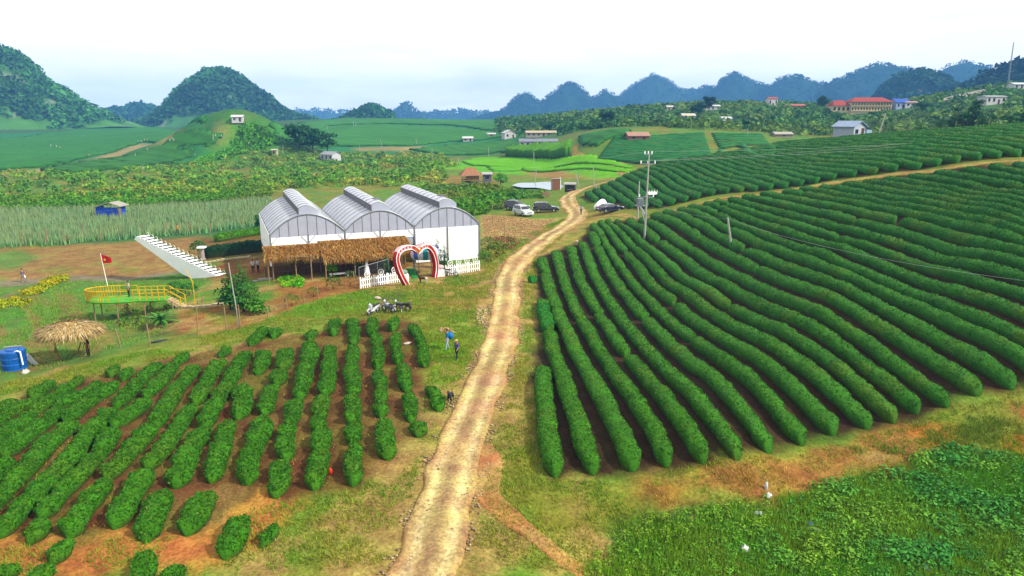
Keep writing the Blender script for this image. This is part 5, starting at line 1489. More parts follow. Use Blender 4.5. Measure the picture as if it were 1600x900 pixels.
# ---- blue hut in the fields and the stilt hut by the pond
HOUSES = []
def house(px, py, w, dep, hw, hr, rz, wc, rc, lab, depth=None, name='house', cat='house', win=2, over=.35, ridge='x', group=None, hip=False, sink=.6, door=True, wallmat=None):
    q = hit(px, py) if depth is None else at_depth(px, py, depth)
    z = Tz(q[0], q[1]) if depth is None else max(q[2], Tz(q[0], q[1]))
    HOUSES.append((q[0], q[1], w))
    r = empty(name, (q[0], q[1], z), rz, lab, cat, group)
    wm = wallmat or mat('wall_%d_%d_%d' % wc, S(*wc), rough=.85, var=.10, scale=1.0)
    rm = mat('roof_%d_%d_%d' % rc, S(*rc), rough=.6, var=.15, scale=1.5)
    hx, hy = w / 2, dep / 2
    MB().box(-hx, hx, -hy, hy, -sink, hw).build('wall', wm, r)
    if ridge == 'x':
        if hip:
            vs = [(-hx - over, -hy - over, hw), (hx + over, -hy - over, hw), (hx + over, hy + over, hw), (-hx - over, hy + over, hw), (-hx + hy, 0, hw + hr), (hx - hy, 0, hw + hr)]
            rf = MB().add(vs, [(0, 1, 5, 4), (1, 2, 5), (2, 3, 4, 5), (3, 0, 4), (3, 2, 1, 0)]).build('roof', rm, r)
        else:
            rf = MB().prism([(-hy - over, hw - .05), (0, hw + hr), (hy + over, hw - .05), (hy + over, hw + .1), (0, hw + hr + .15), (-hy - over, hw + .1)], 0, -hx - over, hx + over).build('roof', rm, r)
            MB().add([(sx * hx, -hy, hw) for sx in (-1, 1)] + [(sx * hx, hy, hw) for sx in (-1, 1)] + [(sx * hx, 0, hw + hr) for sx in (-1, 1)], [(0, 2, 4), (1, 5, 3)]).build('gable', wm, r)
    else:
        rf = MB().prism([(-hx - over, hw - .05), (0, hw + hr), (hx + over, hw - .05), (hx + over, hw + .1), (0, hw + hr + .15), (-hx - over, hw + .1)], 1, -hy - over, hy + over).build('roof', rm, r)
        MB().add([(-hx, sy * hy, hw) for sy in (-1, 1)] + [(hx, sy * hy, hw) for sy in (-1, 1)] + [(0, sy * hy, hw + hr) for sy in (-1, 1)], [(0, 2, 4), (1, 5, 3)]).build('gable', wm, r)
    for k in range(win):
        x = -hx + w * (k + .5) / win
        if door and k == win // 2 and win > 1:
            MB().box(x - .45, x + .45, -hy - .04, -hy + .02, 0, min(2.0, hw - .2)).build('door', M_DWOOD, r)
        else:
            wn_ = MB().box(x - .5, x + .5, -hy - .03, -hy + .02, hw * .38, hw * .78).build('window', M_GLASS, r)
            MB().box(x - .58, x + .58, -hy - .08, -hy - .032, hw * .38 - .12, hw * .38 - .03).build('sill', M_CONC, wn_)
    return r
bh = hit(176, 341)
bt = empty('tarpaulin_hut', tuple(bh), -.1, 'blue tarpaulin hut with a grey sheet roof behind the reeds', 'hut')
M_TARP = mat('blue_tarp', S(42, 92, 215), rough=.5, var=.2, scale=1.5)
for k in range(4): MB().box(-3.1 + k * 1.45, -1.72 + k * 1.45, -1.55 + .02 * (k % 2), -1.5 + .02 * (k % 2), -.1, 2.0).build('tarp_panel', M_TARP, bt)
MB().box(2.7, 2.75, -1.5, 1.5, -.1, 2.0).build('tarp_panel', M_TARP, bt); MB().box(-3.1, -3.05, -1.5, 1.5, -.1, 2.0).build('tarp_panel', M_TARP, bt)
MB().box(2.8, 3.6, -1.45, -1.40, -.1, 1.9).build('grey_panel', M_CONC, bt)
MB().prism([(-3.4, 2.0), (.8, 2.75), (3.7, 2.15), (3.7, 2.25), (.8, 2.87), (-3.4, 2.12)], 1, -1.9, 1.8).build('roof', M_CONC, bt)
bt.scale = (.78, .8, 1.15)
for x in (-3.2, 3.5): MB().cyl((x, -1.75, -.2), (x, -1.75, 2.1), .06, n=6).build('post', M_WOOD, bt)
sh = hit(735, 289)
stl = empty('stilt_hut', tuple(sh), .25, 'small stilt hut with a brown thatched roof above bare earth', 'hut')
for x in (-1.9, 0, 1.9):
    for y in (-1.4, 1.4): MB().cyl((x, y, -.3), (x, y, 3.3), .09, n=6).build('stilt', M_WOOD, stl)
MB().box(-2.2, 2.2, -1.7, 1.7, 1.25, 1.4).build('platform', M_WOOD, stl)
MB().box(-1.0, 1.95, -1.3, 1.3, 1.42, 2.6).build('wall', mat('bamboo_wall', S(214, 180, 120), rough=.9, var=.25, scale=4), stl)
MB().add([(-2.9, -2.3, 2.55), (2.9, -2.3, 2.55), (2.9, 2.3, 2.55), (-2.9, 2.3, 2.55), (-1.0, 0, 4.5), (1.0, 0, 4.5)], [(0, 1, 5, 4), (1, 2, 5), (2, 3, 4, 5), (3, 0, 4), (3, 2, 1, 0)]).build('roof', mat('brown_thatch', S(176, 128, 96), rough=.95, var=.3, scale=3, bump=.8), stl)
MB().box(-2.0, 2.0, -1.62, -1.55, 1.9, 1.98).build('rail', M_WOOD, stl)
house(761, 284, 2.3, 2.0, 2.1, .4, .1, (118, 120, 128), (196, 198, 200), 'little grey plank shed beside the stilt hut', name='shed', cat='shed', win=1, over=.3, door=False)
kq = hit(868, 297)
ki = empty('brick_kiosk', tuple(kq), .1, 'narrow brown brick kiosk with white corner post in front of the pond', 'kiosk')
for row in range(13):
    for k in range(4):
        x0_ = -1.0 + k * .5 + (.25 if row % 2 else 0)
        MB().box(max(-1.0, x0_), min(1.0, x0_ + .47), -.5, .5, .02 + row * .2, .19 + row * .2).build('brick', M_BRICK, ki)
MB().box(-.97, .97, -.46, .46, -.3, 2.6).build('mortar', M_CONC, ki); MB().box(1.02, 1.18, -.52, .5, -.3, 2.9).build('corner_post', M_WHITE, ki); MB().box(-1.1, 1.2, -.6, .6, 2.63, 2.72).build('roof_slab', M_CONC, ki)
house(891, 299, 2.2, 2.0, 1.6, .3, -.2, (70, 62, 54), (188, 186, 180), 'low dark hut with flat pale roof right of the pond', name='hut', cat='hut', win=1, over=.25, door=False)
bq = hit(852, 308)
bxo = empty('wooden_crate', tuple(bq), .2, 'brown wooden crate on the bank below the pond', 'crate')
MB().box(-.75, .75, -.5, .5, 0, 1.1).build('side', M_DWOOD, bxo)
for k in range(5): MB().box(-.8, .8, -.54, -.51, .05 + k * .22, .22 + k * .22).build('slat', M_WOOD, bxo)

# ---- white pillar, low kerb, edging
pq = hit(317, 406)
pi = empty('pedestal_pillar', tuple(pq), 0, 'stone pillar with white cap beside the dark hedge', 'pillar')
MB().loft([[(math.cos(a) * r, math.sin(a) * r, z) for a in np.linspace(0, 2 * math.pi, 12, endpoint=False)] for r, z in ((.42, -.2), (.42, .15), (.30, .22), (.26, 1.5))]).build('shaft', mat('pink_stone', S(196, 182, 176), rough=.8, var=.25, scale=5), pi)
MB().loft([[(a * r, b * r, z) for a, b in ((-1, -1), (1, -1), (1, 1), (-1, 1))] for r, z in ((.28, 1.5), (.48, 1.62), (.48, 1.8))]).build('cap', M_WHITE, pi)
def kerb(pts, w, h, lab, m, name='kerb', cat='kerb'):
    P = resample(spline(hits(pts), 6), .5)
    r = empty(name, tuple(P[0]), 0, lab, cat)
    for k in range(len(P) - 1):
        a, b = P[k] - P[0], P[k + 1] - P[0]
        d = (b - a)[:2]; L = np.hypot(*d); d = d / L; nr = np.array([-d[1], d[0]]) * w / 2
        g = .02
        q = [a[:2] + d * g + nr, a[:2] + d * g - nr, b[:2] - d * g - nr, b[:2] - d * g + nr]
        jz = random.uniform(-.04, .04)
        MB().add([(x[0], x[1], a[2] - .1) for x in q] + [(x[0], x[1], a[2] + h + jz) for x in q], [(3, 2, 1, 0), (4, 5, 6, 7), (0, 1, 5, 4), (1, 2, 6, 5), (2, 3, 7, 6), (3, 0, 4, 7)]).build('stone', m, r)
    return r
kerb([(284, 481), (310, 481), (350, 476)], .45, .25, 'pale stone edging at the top of the brown bank', M_STONE)
kerb([(320, 411), (345, 407), (372, 404), (392, 402)], .4, .2, 'pale stone edging in front of the dark hedge', M_STONE)
kerb([(395, 441), (412, 437), (426, 436)], .5, .2, 'grey stepping stones left of the pole frame', M_CONC, 'stepping_stones', 'stones')
# ================================================================== PEOPLE AND ANIMALS
def skin_mesh(name, joints, bones, radii, root, sub=1):
    """one continuous surface grown round a skeleton"""
    me = bpy.data.meshes.new(name)
    me.from_pydata([tuple(j) for j in joints], bones, [])
    o = bpy.data.objects.new(name, me); COL.objects.link(o)
    o.modifiers.new('skin', 'SKIN'); sbm = o.modifiers.new('sub', 'SUBSURF'); sbm.levels = sub; sbm.render_levels = sub
    for i, d in enumerate(me.skin_vertices[0].data):
        r = radii[i]; d.radius = r if isinstance(r, tuple) else (r, r); d.use_root = (i == root)
    dg = bpy.context.evaluated_depsgraph_get(); dg.update()
    ev = bpy.data.meshes.new_from_object(o.evaluated_get(dg))
    bpy.data.objects.remove(o); bpy.data.meshes.remove(me)
    for p in ev.polygons: p.use_smooth = True
    return ev
def person_mesh(name, stride=.0, arm=(0., 0.), lean=0., bend=0.):
    J, B, Rr, Lb = [], [], [], []
    def j(p, r, lab, parent=None):
        J.append(Vector(p)); Rr.append(r); Lb.append(lab)
        if parent is not None: B.append((parent, len(J) - 1))
        return len(J) - 1
    def L(p):      # lean forward above the hips
        z = p[2] - .92
        return (p[0], p[1] + z * math.sin(lean), .92 + z * math.cos(lean)) if z > 0 else p
    pel = j((0, 0, .93), (.155, .11), 'leg')
    sp = j(L((0, 0, 1.12)), (.135, .10), 'top', pel); ch = j(L((0, 0, 1.32)), (.16, .11), 'top', sp)
    nk = j(L((0, .0, 1.46)), .05, 'skin', ch); h0 = j(L((0, .02, 1.54)), (.075, .085), 'skin', nk); h1 = j(L((0, .02, 1.64)), (.075, .088), 'hair', h0)
    j(L((0, .115, 1.565)), .014, 'skin', h0)
    for s in (-1, 1): j(L((s * .085, .01, 1.57)), .016, 'skin', h0)
    for s, a in ((-1, arm[0]), (1, arm[1])):
        sh = j(L((s * .18, 0, 1.395)), .062, 'top', ch)
        el = j(L((s * .225, .27 * math.sin(a * .6), 1.395 - .28 * math.cos(a * .6))), .046, 'top', sh)
        e0 = J[el]; a2 = a * 1.3 + .25
        wr = j((e0.x + s * .01, e0.y + .25 * math.sin(a2), e0.z - .25 * math.cos(a2)), .03, 'skin', el)
        w = J[wr]; d = Vector((0, math.sin(a2), -math.cos(a2)))
        pa = j(w + d * .075, (.034, .02), 'skin', wr)
        for k in range(4): j(J[pa] + d * (.075 + .012 * (1.5 - abs(k - 1.5))) + Vector((0, (k - 1.5) * .021, 0)), .008, 'skin', pa)
        j(w + d * .085 + Vector((-s * .03, .045, 0)), .009, 'skin', wr)
    for s, st in ((-1, stride), (1, -stride)):
        hp_ = j((s * .095, 0, .86), .098, 'leg', pel)
        kn = j((s * .10, st * .5 + .02, .48), .064, 'leg', hp_)
        an = j((s * .10, st - .05 * abs(st), .09 + .06 * max(0, -st)), .044, 'leg', kn)
        j((s * .105, st + .13, .035), .04, 'shoe', an)
    me = skin_mesh(name, J, B, Rr, 0)
    order = ['top', 'leg', 'skin', 'hair', 'shoe']
    segs = [(J[a], J[b], Lb[b]) for a, b in B]
    for p in me.polygons:
        c = p.center; best = 9; lb = 'top'
        for a, b, l_ in segs:
            d = b - a; t = max(0, min(1, (c - a).dot(d) / (d.length_squared + 1e-9))); dd = (a + d * t - c).length
            if dd < best: best, lb = dd, l_
        p.material_index = order.index(lb)
    return me
M_SKIN = mat('skin', S(198, 146, 112), rough=.6, var=.05); M_HAIR = mat('hair', (.012, .01, .01, 1), rough=.6); M_SHOE = mat('shoes', (.03, .03, .03, 1), rough=.6)
PM = {'stand': person_mesh('person_body', .0, (.1, .15)), 'walk': person_mesh('person_body', .22, (.5, -.4)), 'stoop': person_mesh('person_body', .12, (.9, .8), lean=.55), 'pick': person_mesh('person_body', .05, (.8, .7), lean=.2)}
def person(px, py, pose, rz, top, leg, lab, h=1.65, hat=None, group=None, at=None, extra=None):
    q = hit(px, py) if at is None else at
    r = empty('person', (q[0], q[1], q[2]), rz, lab, 'person', group)
    if not PM[pose].materials:
        for _ in range(5): PM[pose].materials.append(M_SKIN)
    b = bpy.data.objects.new('body', PM[pose]); COL.objects.link(b); b.parent = r
    tm = mat('cloth_%d_%d_%d' % top, S(*top), rough=.85, var=.15, scale=6); lm = mat('cloth_%d_%d_%d' % leg, S(*leg), rough=.85, var=.15, scale=6)
    for k, m in enumerate((tm, lm, M_SKIN, M_HAIR, M_SHOE)):
        b.material_slots[k].link = 'OBJECT'; b.material_slots[k].material = m
    ln = {'stand': 0, 'walk': 0, 'stoop': .55, 'pick': .2}[pose]
    hz_, hy = .92 + .70 * math.cos(ln), .70 * math.sin(ln) + .02
    if hat == 'cone':
        MB().loft([[(math.cos(a) * rr, hy + math.sin(a) * rr, z) for a in np.linspace(0, 2 * math.pi, 12, endpoint=False)] for rr, z in ((.24, hz_ + .05), (.12, hz_ + .15), (.01, hz_ + .24))]).build('hat', mat('straw_hat', S(236, 222, 170), rough=.8), r)
    elif hat == 'cap':
        MB().ball((0, hy, hz_ + .06), .10, .11, .09, n=10, m=6).box(-.07, .07, hy + .06, hy + .2, hz_ + .04, hz_ + .055).build('hat', mat('pale_cap', S(232, 214, 150), rough=.8), r)
    else:
        MB().ball((0, hy - .02, hz_ + .04), .093, .105, .085, n=10, m=6).build('hair', M_HAIR, r, smooth_=True)
    if extra: extra(r)
    r.scale = (h / 1.72,) * 3
    return r
def sack(r):
    m = MB(); m.ball((0, -.28, 1.15), .34, .26, .30, n=12, m=8, M=None); m.build('blue_sack', mat('blue_cloth', S(20, 130, 200), rough=.7, var=.2, scale=5), r, smooth_=True)
def bag(r):
    MB().ball((.36, .1, .62), .15, .1, .2, n=9, m=6).build('bag', M_WHITE, r, smooth_=True)
person(699, 547, 'walk', 2.2, (40, 140, 200), (196, 214, 222), 'person in blue top and pale trousers carrying a blue sack by the road', 1.62, extra=sack)
person(714, 562, 'walk', 2.6, (92, 96, 160), (44, 46, 60), 'person in patterned blue shirt and pale cap, following the one with the sack', 1.5, hat='cap')
person(908, 336, 'walk', 2.9, (176, 214, 214), (60, 58, 60), 'person in pale blue top walking on the dirt road near the parked cars', 1.75)
person(396, 427, 'stand', .6, (240, 240, 242), (26, 26, 40), 'left one of two people in white shirts and black trousers beside the pavilion', 1.66)
person(404, 426, 'stand', 1.2, (238, 240, 246), (22, 24, 34), 'right one of two people in white shirts and black trousers beside the pavilion', 1.64)
person(418, 425, 'walk', -1.2, (150, 170, 160), (30, 34, 34), 'person in dark clothes standing at the left end of the pavilion', 1.66)
person(139, 557, 'stand', 2.8, (18, 18, 20), (22, 20, 22), 'person dressed in black beside a post of the straw sunshade', 1.66)
person(278, 366, 'stand', 3.0, (240, 180, 30), (70, 60, 50), 'person in a yellow jacket at the edge of the reeds', 1.7)
person(37, 441, 'walk', 1.4, (128, 116, 130), (150, 146, 160), 'person in grey clothes with a white bag on the path through the low fields', 1.7, extra=bag)
dp = local(deck, (3.7, 1.6, 0.0))
person(0, 0, 'stand', 2.5, (238, 232, 220), (70, 66, 70), 'person in a white shirt standing on the yellow lookout deck', 1.62, at=dp)
tg = 'tea pickers in the distant fields'
tp_t = [(240, 240, 238), (232, 226, 214), (236, 238, 244), (214, 150, 150)]
TPK = [(80,231,'left of three pickers in the broad distant tea field'),(89,232,'middle of three pickers in the broad distant tea field'),(94,234,'right of three pickers in the broad distant tea field'),
       (140,247,'lone picker beside the pale track in the distance'),(216,224,'leftmost picker of the group at the end of the pale track'),(221,224,'second picker of the group at the end of the pale track'),(226,222,'third picker of the group at the end of the pale track'),(231,222,'rightmost picker of the group at the end of the pale track'),
       (266,223,'left picker of the trio on the bare slope below the big karst hill'),(269,221,'middle picker of the trio on the bare slope below the big karst hill'),(272,223,'right picker of the trio on the bare slope below the big karst hill'),
       (306,247,'lone picker at the foot of the green knoll'),(337,216,'left picker of the pair near the knoll track'),(346,217,'right picker of the pair near the knoll track'),(212,247,'picker among the lower distant hedges, left one'),(231,238,'picker among the lower distant hedges, right one'),(389,229,'picker right of the green knoll')]
for k, (px, py, d_) in enumerate(TPK):
    person(px, py, 'pick' if k % 2 else 'stand', k * 1.3, tp_t[k % 4], (90, 90, 104), 'tiny ' + d_, 1.7, hat='cone', group=tg)

def beast(name, px, py, rz, mats_, lab, cat, sc=1.0, neck_up=.35, tail=.2, horn=False):
    J = [(0, -.32, .52), (0, -.1, .50), (0, .15, .52), (0, .33, .58), (0, .46, .58 + neck_up * .6), (0, .54, .60 + neck_up), (0, .68, .57 + neck_up),
         (-.10, -.34, .42), (-.10, -.28, .30), (-.10, -.36, .17), (-.10, -.33, .03), (.10, -.34, .42), (.10, -.28, .30), (.10, -.36, .17), (.10, -.33, .03),
         (-.10, .24, .42), (-.10, .25, .24), (-.10, .23, .03), (.10, .24, .42), (.10, .25, .24), (.10, .23, .03), (0, -.44, .56), (0, -.52, .56 + tail),
         (-.07, .52, .70 + neck_up), (.07, .52, .70 + neck_up)]
    Rr = [.13, .12, .145, .13, .075, .075, .04, .075, .055, .03, .028, .075, .055, .03, .028, .06, .035, .028, .06, .035, .028, .03, .018, .02, .02]
    B = [(0, 1), (1, 2), (2, 3), (3, 4), (4, 5), (5, 6), (0, 7), (7, 8), (8, 9), (9, 10), (0, 11), (11, 12), (12, 13), (13, 14), (3, 15), (15, 16), (16, 17), (3, 18), (18, 19), (19, 20), (0, 21), (21, 22), (5, 23), (5, 24)]
    me = skin_mesh(name, J, B, Rr, 1)
    for m in mats_: me.materials.append(m)
    for p in me.polygons: p.material_index = 1 if (p.center.y < -.26 and len(mats_) > 1) else 0
    q = hit(px, py)
    o = bpy.data.objects.new(name, me); COL.objects.link(o); o.location = tuple(q); o.rotation_euler = (0, 0, rz); o.scale = (sc,) * 3
    return tag(o, lab, cat)
M_FURB = mat('brown_fur', S(84, 62, 46), rough=.95, var=.3, scale=8); M_FURK = mat('black_fur', (.012, .012, .012, 1), rough=.8); M_FURW = mat('white_fur', S(225, 215, 200), rough=.95)
beast('goat', 661, 443, 1.35, [M_FURB, M_FURW], 'brown goat with pale rump standing in front of the heart arch', 'goat', 1.15, .38, -.15)
beast('dog', 704, 629, 3.0, [M_FURK], 'black dog standing at the left edge of the dirt road', 'dog', .95, .30, .2)

# ================================================================== VEHICLES
def car(p_rear, p_front, lab, paint, kind='suv', name='car', rough=.25, side=-1):
    """two ground pixels of the near-side wheels give place and heading"""
    a, b = hit(*p_rear), hit(*p_front)
    d = (b - a)[:2]; an = math.atan2(d[1], d[0]); d = d / np.hypot(*d)
    WB, TW = 2.75, 1.5
    mid = (a + b)[:2] / 2 + np.array([-d[1], d[0]]) * TW / 2 * (-side)
    r = empty(name, (mid[0], mid[1], Tz(*mid) + .03), an, lab, 'car', 'parked cars')
    pm = mat('car_paint_' + kind + '_%d' % int(paint[0] * 1000), paint, rough=rough, var=.03, metal=.25, spec=.6, coat=.6)
    if kind == 'suv':
        low = [(-2.32, .42), (-2.36, .75), (-2.30, 1.08), (-1.6, 1.12), (.75, 1.08), (1.6, 1.02), (2.15, .88), (2.30, .68), (2.30, .42)]
        cab = [(-2.22, 1.08), (-2.02, 1.66), (-1.75, 1.76), (-.2, 1.79), (.25, 1.70), (1.0, 1.06)]
        H = 1.79
    else:
        low = [(-2.20, .38), (-2.25, .70), (-2.15, .98), (-1.4, 1.00), (.85, .96), (1.6, .90), (2.1, .78), (2.22, .60), (2.22, .38)]
        cab = [(-1.85, .98), (-1.2, 1.36), (-.9, 1.44), (.0, 1.46), (.35, 1.40), (1.1, .95)]
        H = 1.46
    def shell(prof, w0, w1, z0, z1):
        rings = []
        for y in (-1, -.86, 0, .86, 1):
            ring = []
            for x, z in prof:
                t = (z - z0) / (z1 - z0 + 1e-9); w = w0 + (w1 - w0) * max(0, min(1, t))
                k = 1.0 if abs(y) < .9 else .985
                ring.append((x * k, y * w, z if abs(y) < .9 else z - (.03 if z > .5 else 0)))
            rings.append(ring)
        return rings
    # lower body with wheel arches cut into its outline
    def arches(prof):
        out = []
        for x in (-WB / 2, WB / 2):
            out.append([(x + .40 * math.cos(t), .34 + .40 * math.sin(t)) for t in np.linspace(math.pi * .93, math.pi * .07, 9)])
        bot = [(-2.30, .34)] + out[0] + out[1] + [(2.27, .34)]
        return bot + [p for p in reversed(low[1:-1])]
    prof = arches(low)
    body = MB().loft(shell(prof, .90, .86, .6, 1.1)).build('body', pm, r, bevel=.0)
    body_core = MB().box(-1.9, 1.9, -.66, .66, .3, .9).build('underbody', M_BLACK, body)
    cb_ = MB().loft(shell(cab, .85, .62, 1.0, H)).build('cabin', pm, r)
    # windows: separate panes slightly proud of the cabin
    def yw(z): return .85 + (.62 - .85) * (z - 1.0) / (H - 1.0)
    if kind == 'suv': sidew = [[(-2.0, 1.18), (-1.88, 1.6), (-1.35, 1.68), (-1.25, 1.16)], [(-1.18, 1.16), (-1.28, 1.68), (-.42, 1.70), (-.35, 1.14)], [(-.28, 1.14), (-.35, 1.70), (.15, 1.66), (.80, 1.12)]]
    else: sidew = [[(-1.35, 1.03), (-1.0, 1.33), (-.45, 1.38), (-.40, 1.01)], [(-.33, 1.01), (-.38, 1.38), (.15, 1.38), (.85, 1.0)]]
    for s in (-1, 1):
        for w in sidew:
            MB().add([(x, s * (yw(z) + .012), z) for x, z in w] + [(x, s * (yw(z) - .03), z) for x, z in w], [(0, 1, 2, 3), (7, 6, 5, 4), (0, 4, 5, 1), (1, 5, 6, 2), (2, 6, 7, 3), (3, 7, 4, 0)]).build('side_window', M_GLASS, cb_)
        MB().box(.55, .75, s * .92 - .09, s * .92 + .09, 1.06, 1.22).build('mirror', pm, r, bevel=.02)
        MB().box(-.05, .12, s * .905 - .012, s * .905 + .012, .93, .97).build('door_handle', M_CHROME, body)
        MB().box(2.08, 2.26, s * .68 - .16, s * .68 + .16, .72, .88).build('headlight', mat('headlamp', (.8, .82, .85, 1), rough=.1, spec=.8), r, bevel=.02)
        MB().box(-2.37, -2.22, s * .74 - .1, s * .74 + .1, .82, 1.12 if kind == 'suv' else .95).build('tail_light', mat('tail_lamp', S(190, 20, 24), rough=.2), r, bevel=.02)
        if kind == 'suv': MB().box(-1.7, .1, s * .58 - .02, s * .58 + .02, 1.80, 1.85).build('roof_rail', M_CHROME, r)
        MB().box(-.95, .95, s * .9 - .03, s * .9 + .03, .36, .44).build('sill', M_BLACK, r)
    i0, i1 = (-2, -1)
    for nm, (p, q), off in (('windscreen', (cab[-2], cab[-1]), .015), ('rear_window', (cab[0], cab[1]), -.015)):
        p, q = Vector((p[0], p[1])), Vector((q[0], q[1])); e = p.lerp(q, .12); f = p.lerp(q, .86 if nm == 'windscreen' else .9)
        if nm == 'rear_window': e = p.lerp(q, .18)
        MB().add([(e.x + off, -yw(e.y) * .9, e.y + .012), (e.x + off, yw(e.y) * .9, e.y + .012), (f.x + off, yw(f.y) * .9, f.y + .012), (f.x + off, -yw(f.y) * .9, f.y + .012)], [(0, 1, 2, 3)]).build(nm, M_GLASS, cb_)
    MB().box(2.20, 2.36, -.80, .80, .40, .60).build('front_bumper', pm, r, bevel=.04); MB().box(-2.42, -2.28, -.80, .80, .42, .66).build('rear_bumper', pm, r, bevel=.04)
    MB().box(2.255, 2.315, -.45, .45, .64, .82).build('grille', M_BLACK, r)
    MB().box(-2.43, -2.425, -.26, .26, .70, .82).build('number_plate', M_WHITE, r)
    for x in (-WB / 2, WB / 2):
        for s in (-1, 1):
            ty = MB().tube([(x + .265 * math.cos(a), s * .77, .35 + .265 * math.sin(a)) for a in np.linspace(0, 2 * math.pi, 20, endpoint=False)], .095, 8, True)
            w = ty.build('wheel', M_BLACK, r, smooth_=True)
            rm = MB().cyl((x, s * .80, .35), (x, s * .845, .35), .235, .19, n=16).build('rim', M_CHROME, w)
    return r
car((799, 336), (824, 340), 'silver SUV parked at the edge of the stony lot', (.52, .54, .58, 1))
car((843, 333), (864, 331.5), 'black SUV with red tail lights parked just behind the silver SUV', (.012, .012, .014, 1), rough=.12)
car((795, 329), (814, 330), 'dark SUV mostly hidden behind the silver SUV', (.03, .032, .038, 1))
car((950, 334.5), (964, 329.5), 'dark navy saloon car parked right of the dirt road', (.012, .016, .04, 1), kind='saloon', rough=.18)

def motorbike(px, py, rz, lab, body, kind='scooter', group='parked motorbikes', seat=None):
    q = hit(px, py)
    r = empty('motorbike', tuple(q), rz, lab, 'motorbike', group)
    pm = mat('bike_paint_%d_%d_%d' % body, S(*body), rough=.3, var=.08, spec=.6, coat=.4)
    for nm, x in (('front_wheel', .62), ('rear_wheel', -.60)):
        w = MB().tube([(x + .245 * math.cos(a), 0, .30 + .245 * math.sin(a)) for a in np.linspace(0, 2 * math.pi, 18, endpoint=False)], .05, 7, True).build(nm, M_BLACK, r, smooth_=True)
        h = MB().cyl((x, -.05, .30), (x, .05, .30), .06, n=8)
        for k in range(5):
            a = k * 2 * math.pi / 5; h.cyl((x, 0, .30), (x + .22 * math.cos(a), 0, .30 + .22 * math.sin(a)), .012, n=4)
        h.build('rim', M_CHROME, w)
    fk = MB()
    for s in (-1, 1): fk.cyl((.62, s * .075, .30), (.42, s * .075, .88), .025, n=6)
    fk.build('fork', M_CHROME, r)
    MB().tube([(.60 + .31 * math.cos(a), 0, .30 + .31 * math.sin(a)) for a in np.linspace(.2, 2.6, 8)], [.03, .06, .07, .07, .07, .07, .06, .03], 6).build('front_mudguard', pm, r, smooth_=True)
    MB().tube([(-.60 + .33 * math.cos(a), 0, .32 + .33 * math.sin(a)) for a in np.linspace(.9, 3.2, 8)], [.05, .07, .08, .08, .08, .07, .06, .03], 6).build('rear_mudguard', pm, r, smooth_=True)
    if kind == 'scooter':
        MB().loft([[(x, y * w, z) for y in (-1, -.5, .5, 1)] + [(x - .07, y * w, z) for y in (1, .5, -.5, -1)] for x, z, w in ((.56, .34, .10), (.50, .55, .17), (.44, .78, .19), (.38, .98, .13))]).build('leg_shield', pm, r, smooth_=True)
        MB().loft([[(x, y * w, z + dz) for y, dz in ((-1, -h), (1, -h), (1, h), (.6, h * 1.3), (-.6, h * 1.3), (-1, h))] for x, z, w, h in ((.42, .36, .10, .05), (.05, .34, .13, .07), (-.2, .55, .15, .16), (-.6, .64, .13, .12), (-.88, .70, .06, .06))]).build('body_panel', pm, r, smooth_=True)
    else:
        MB().loft([[(x, y * w, z + dz) for y, dz in ((-1, -h), (1, -h), (1, h), (.5, h * 1.3), (-.5, h * 1.3), (-1, h))] for x, z, w, h in ((.40, .70, .08, .08), (.12, .72, .15, .11), (-.15, .68, .13, .08), (-.6, .70, .11, .07), (-.95, .78, .06, .04))]).build('body_panel', pm, r, smooth_=True)
        MB().box(-.18, .22, -.13, .13, .28, .55).cyl((0, -.16, .40), (0, .16, .40), .12, n=10).build('engine', mat('engine_metal', (.12, .12, .13, 1), rough=.5, metal=.6), r, bevel=.02)
        MB().tube([(.1, -.15, .30), (-.3, -.17, .26), (-.85, -.18, .36)], [.03, .045, .055], 7).build('exhaust', M_CHROME, r)
    MB().loft([[(x, y * w, z) for y in (-1, -.5, .5, 1)] + [(x, y * w, z - .09) for y in (1, .5, -.5, -1)] for x, z, w in ((.02, .78, .09), (-.25, .80, .14), (-.6, .83, .13), (-.82, .86, .07))]).build('seat', M_BLACK, r, smooth_=True)
    MB().tube([(.28, -.36, 1.06), (.36, -.2, 1.04), (.40, 0, 1.0), (.36, .2, 1.04), (.28, .36, 1.06)], .02, 6).build('handlebar', M_BLACK, r)
    MB().ball((.47, 0, .98), .09, .12, .10, n=10, m=6).build('headlight', mat('headlamp', (.8, .82, .85, 1)), r, smooth_=True)
    for s in (-1, 1):
        MB().cyl((.34, s * .25, 1.05), (.30, s * .33, 1.22), .008, n=4).ball((.30, s * .34, 1.25), .03, .06, .045, n=8, m=5).build('mirror', M_BLACK, r)
    MB().box(-1.0, -.93, -.07, .07, .66, .74).build('tail_light', mat('tail_lamp', S(190, 20, 24)), r)
    MB().cyl((-.05, .1, .3), (-.1, .26, .02), .015, n=5).build('kickstand', M_CHROME, r)
    return r
motorbike(584, 491, -2.05, 'white scooter facing the viewer, left of the parked motorbikes', (236, 236, 240))
motorbike(607, 488, 2.45, 'white and blue motorbike in the middle of the parked trio', (206, 212, 232), 'bike')
motorbike(627, 487, 3.0, 'black motorbike at the right end of the parked trio', (34, 34, 36), 'bike')
motorbike(704, 432, -.25, 'white scooter parked before the right picket fence', (228, 228, 230))

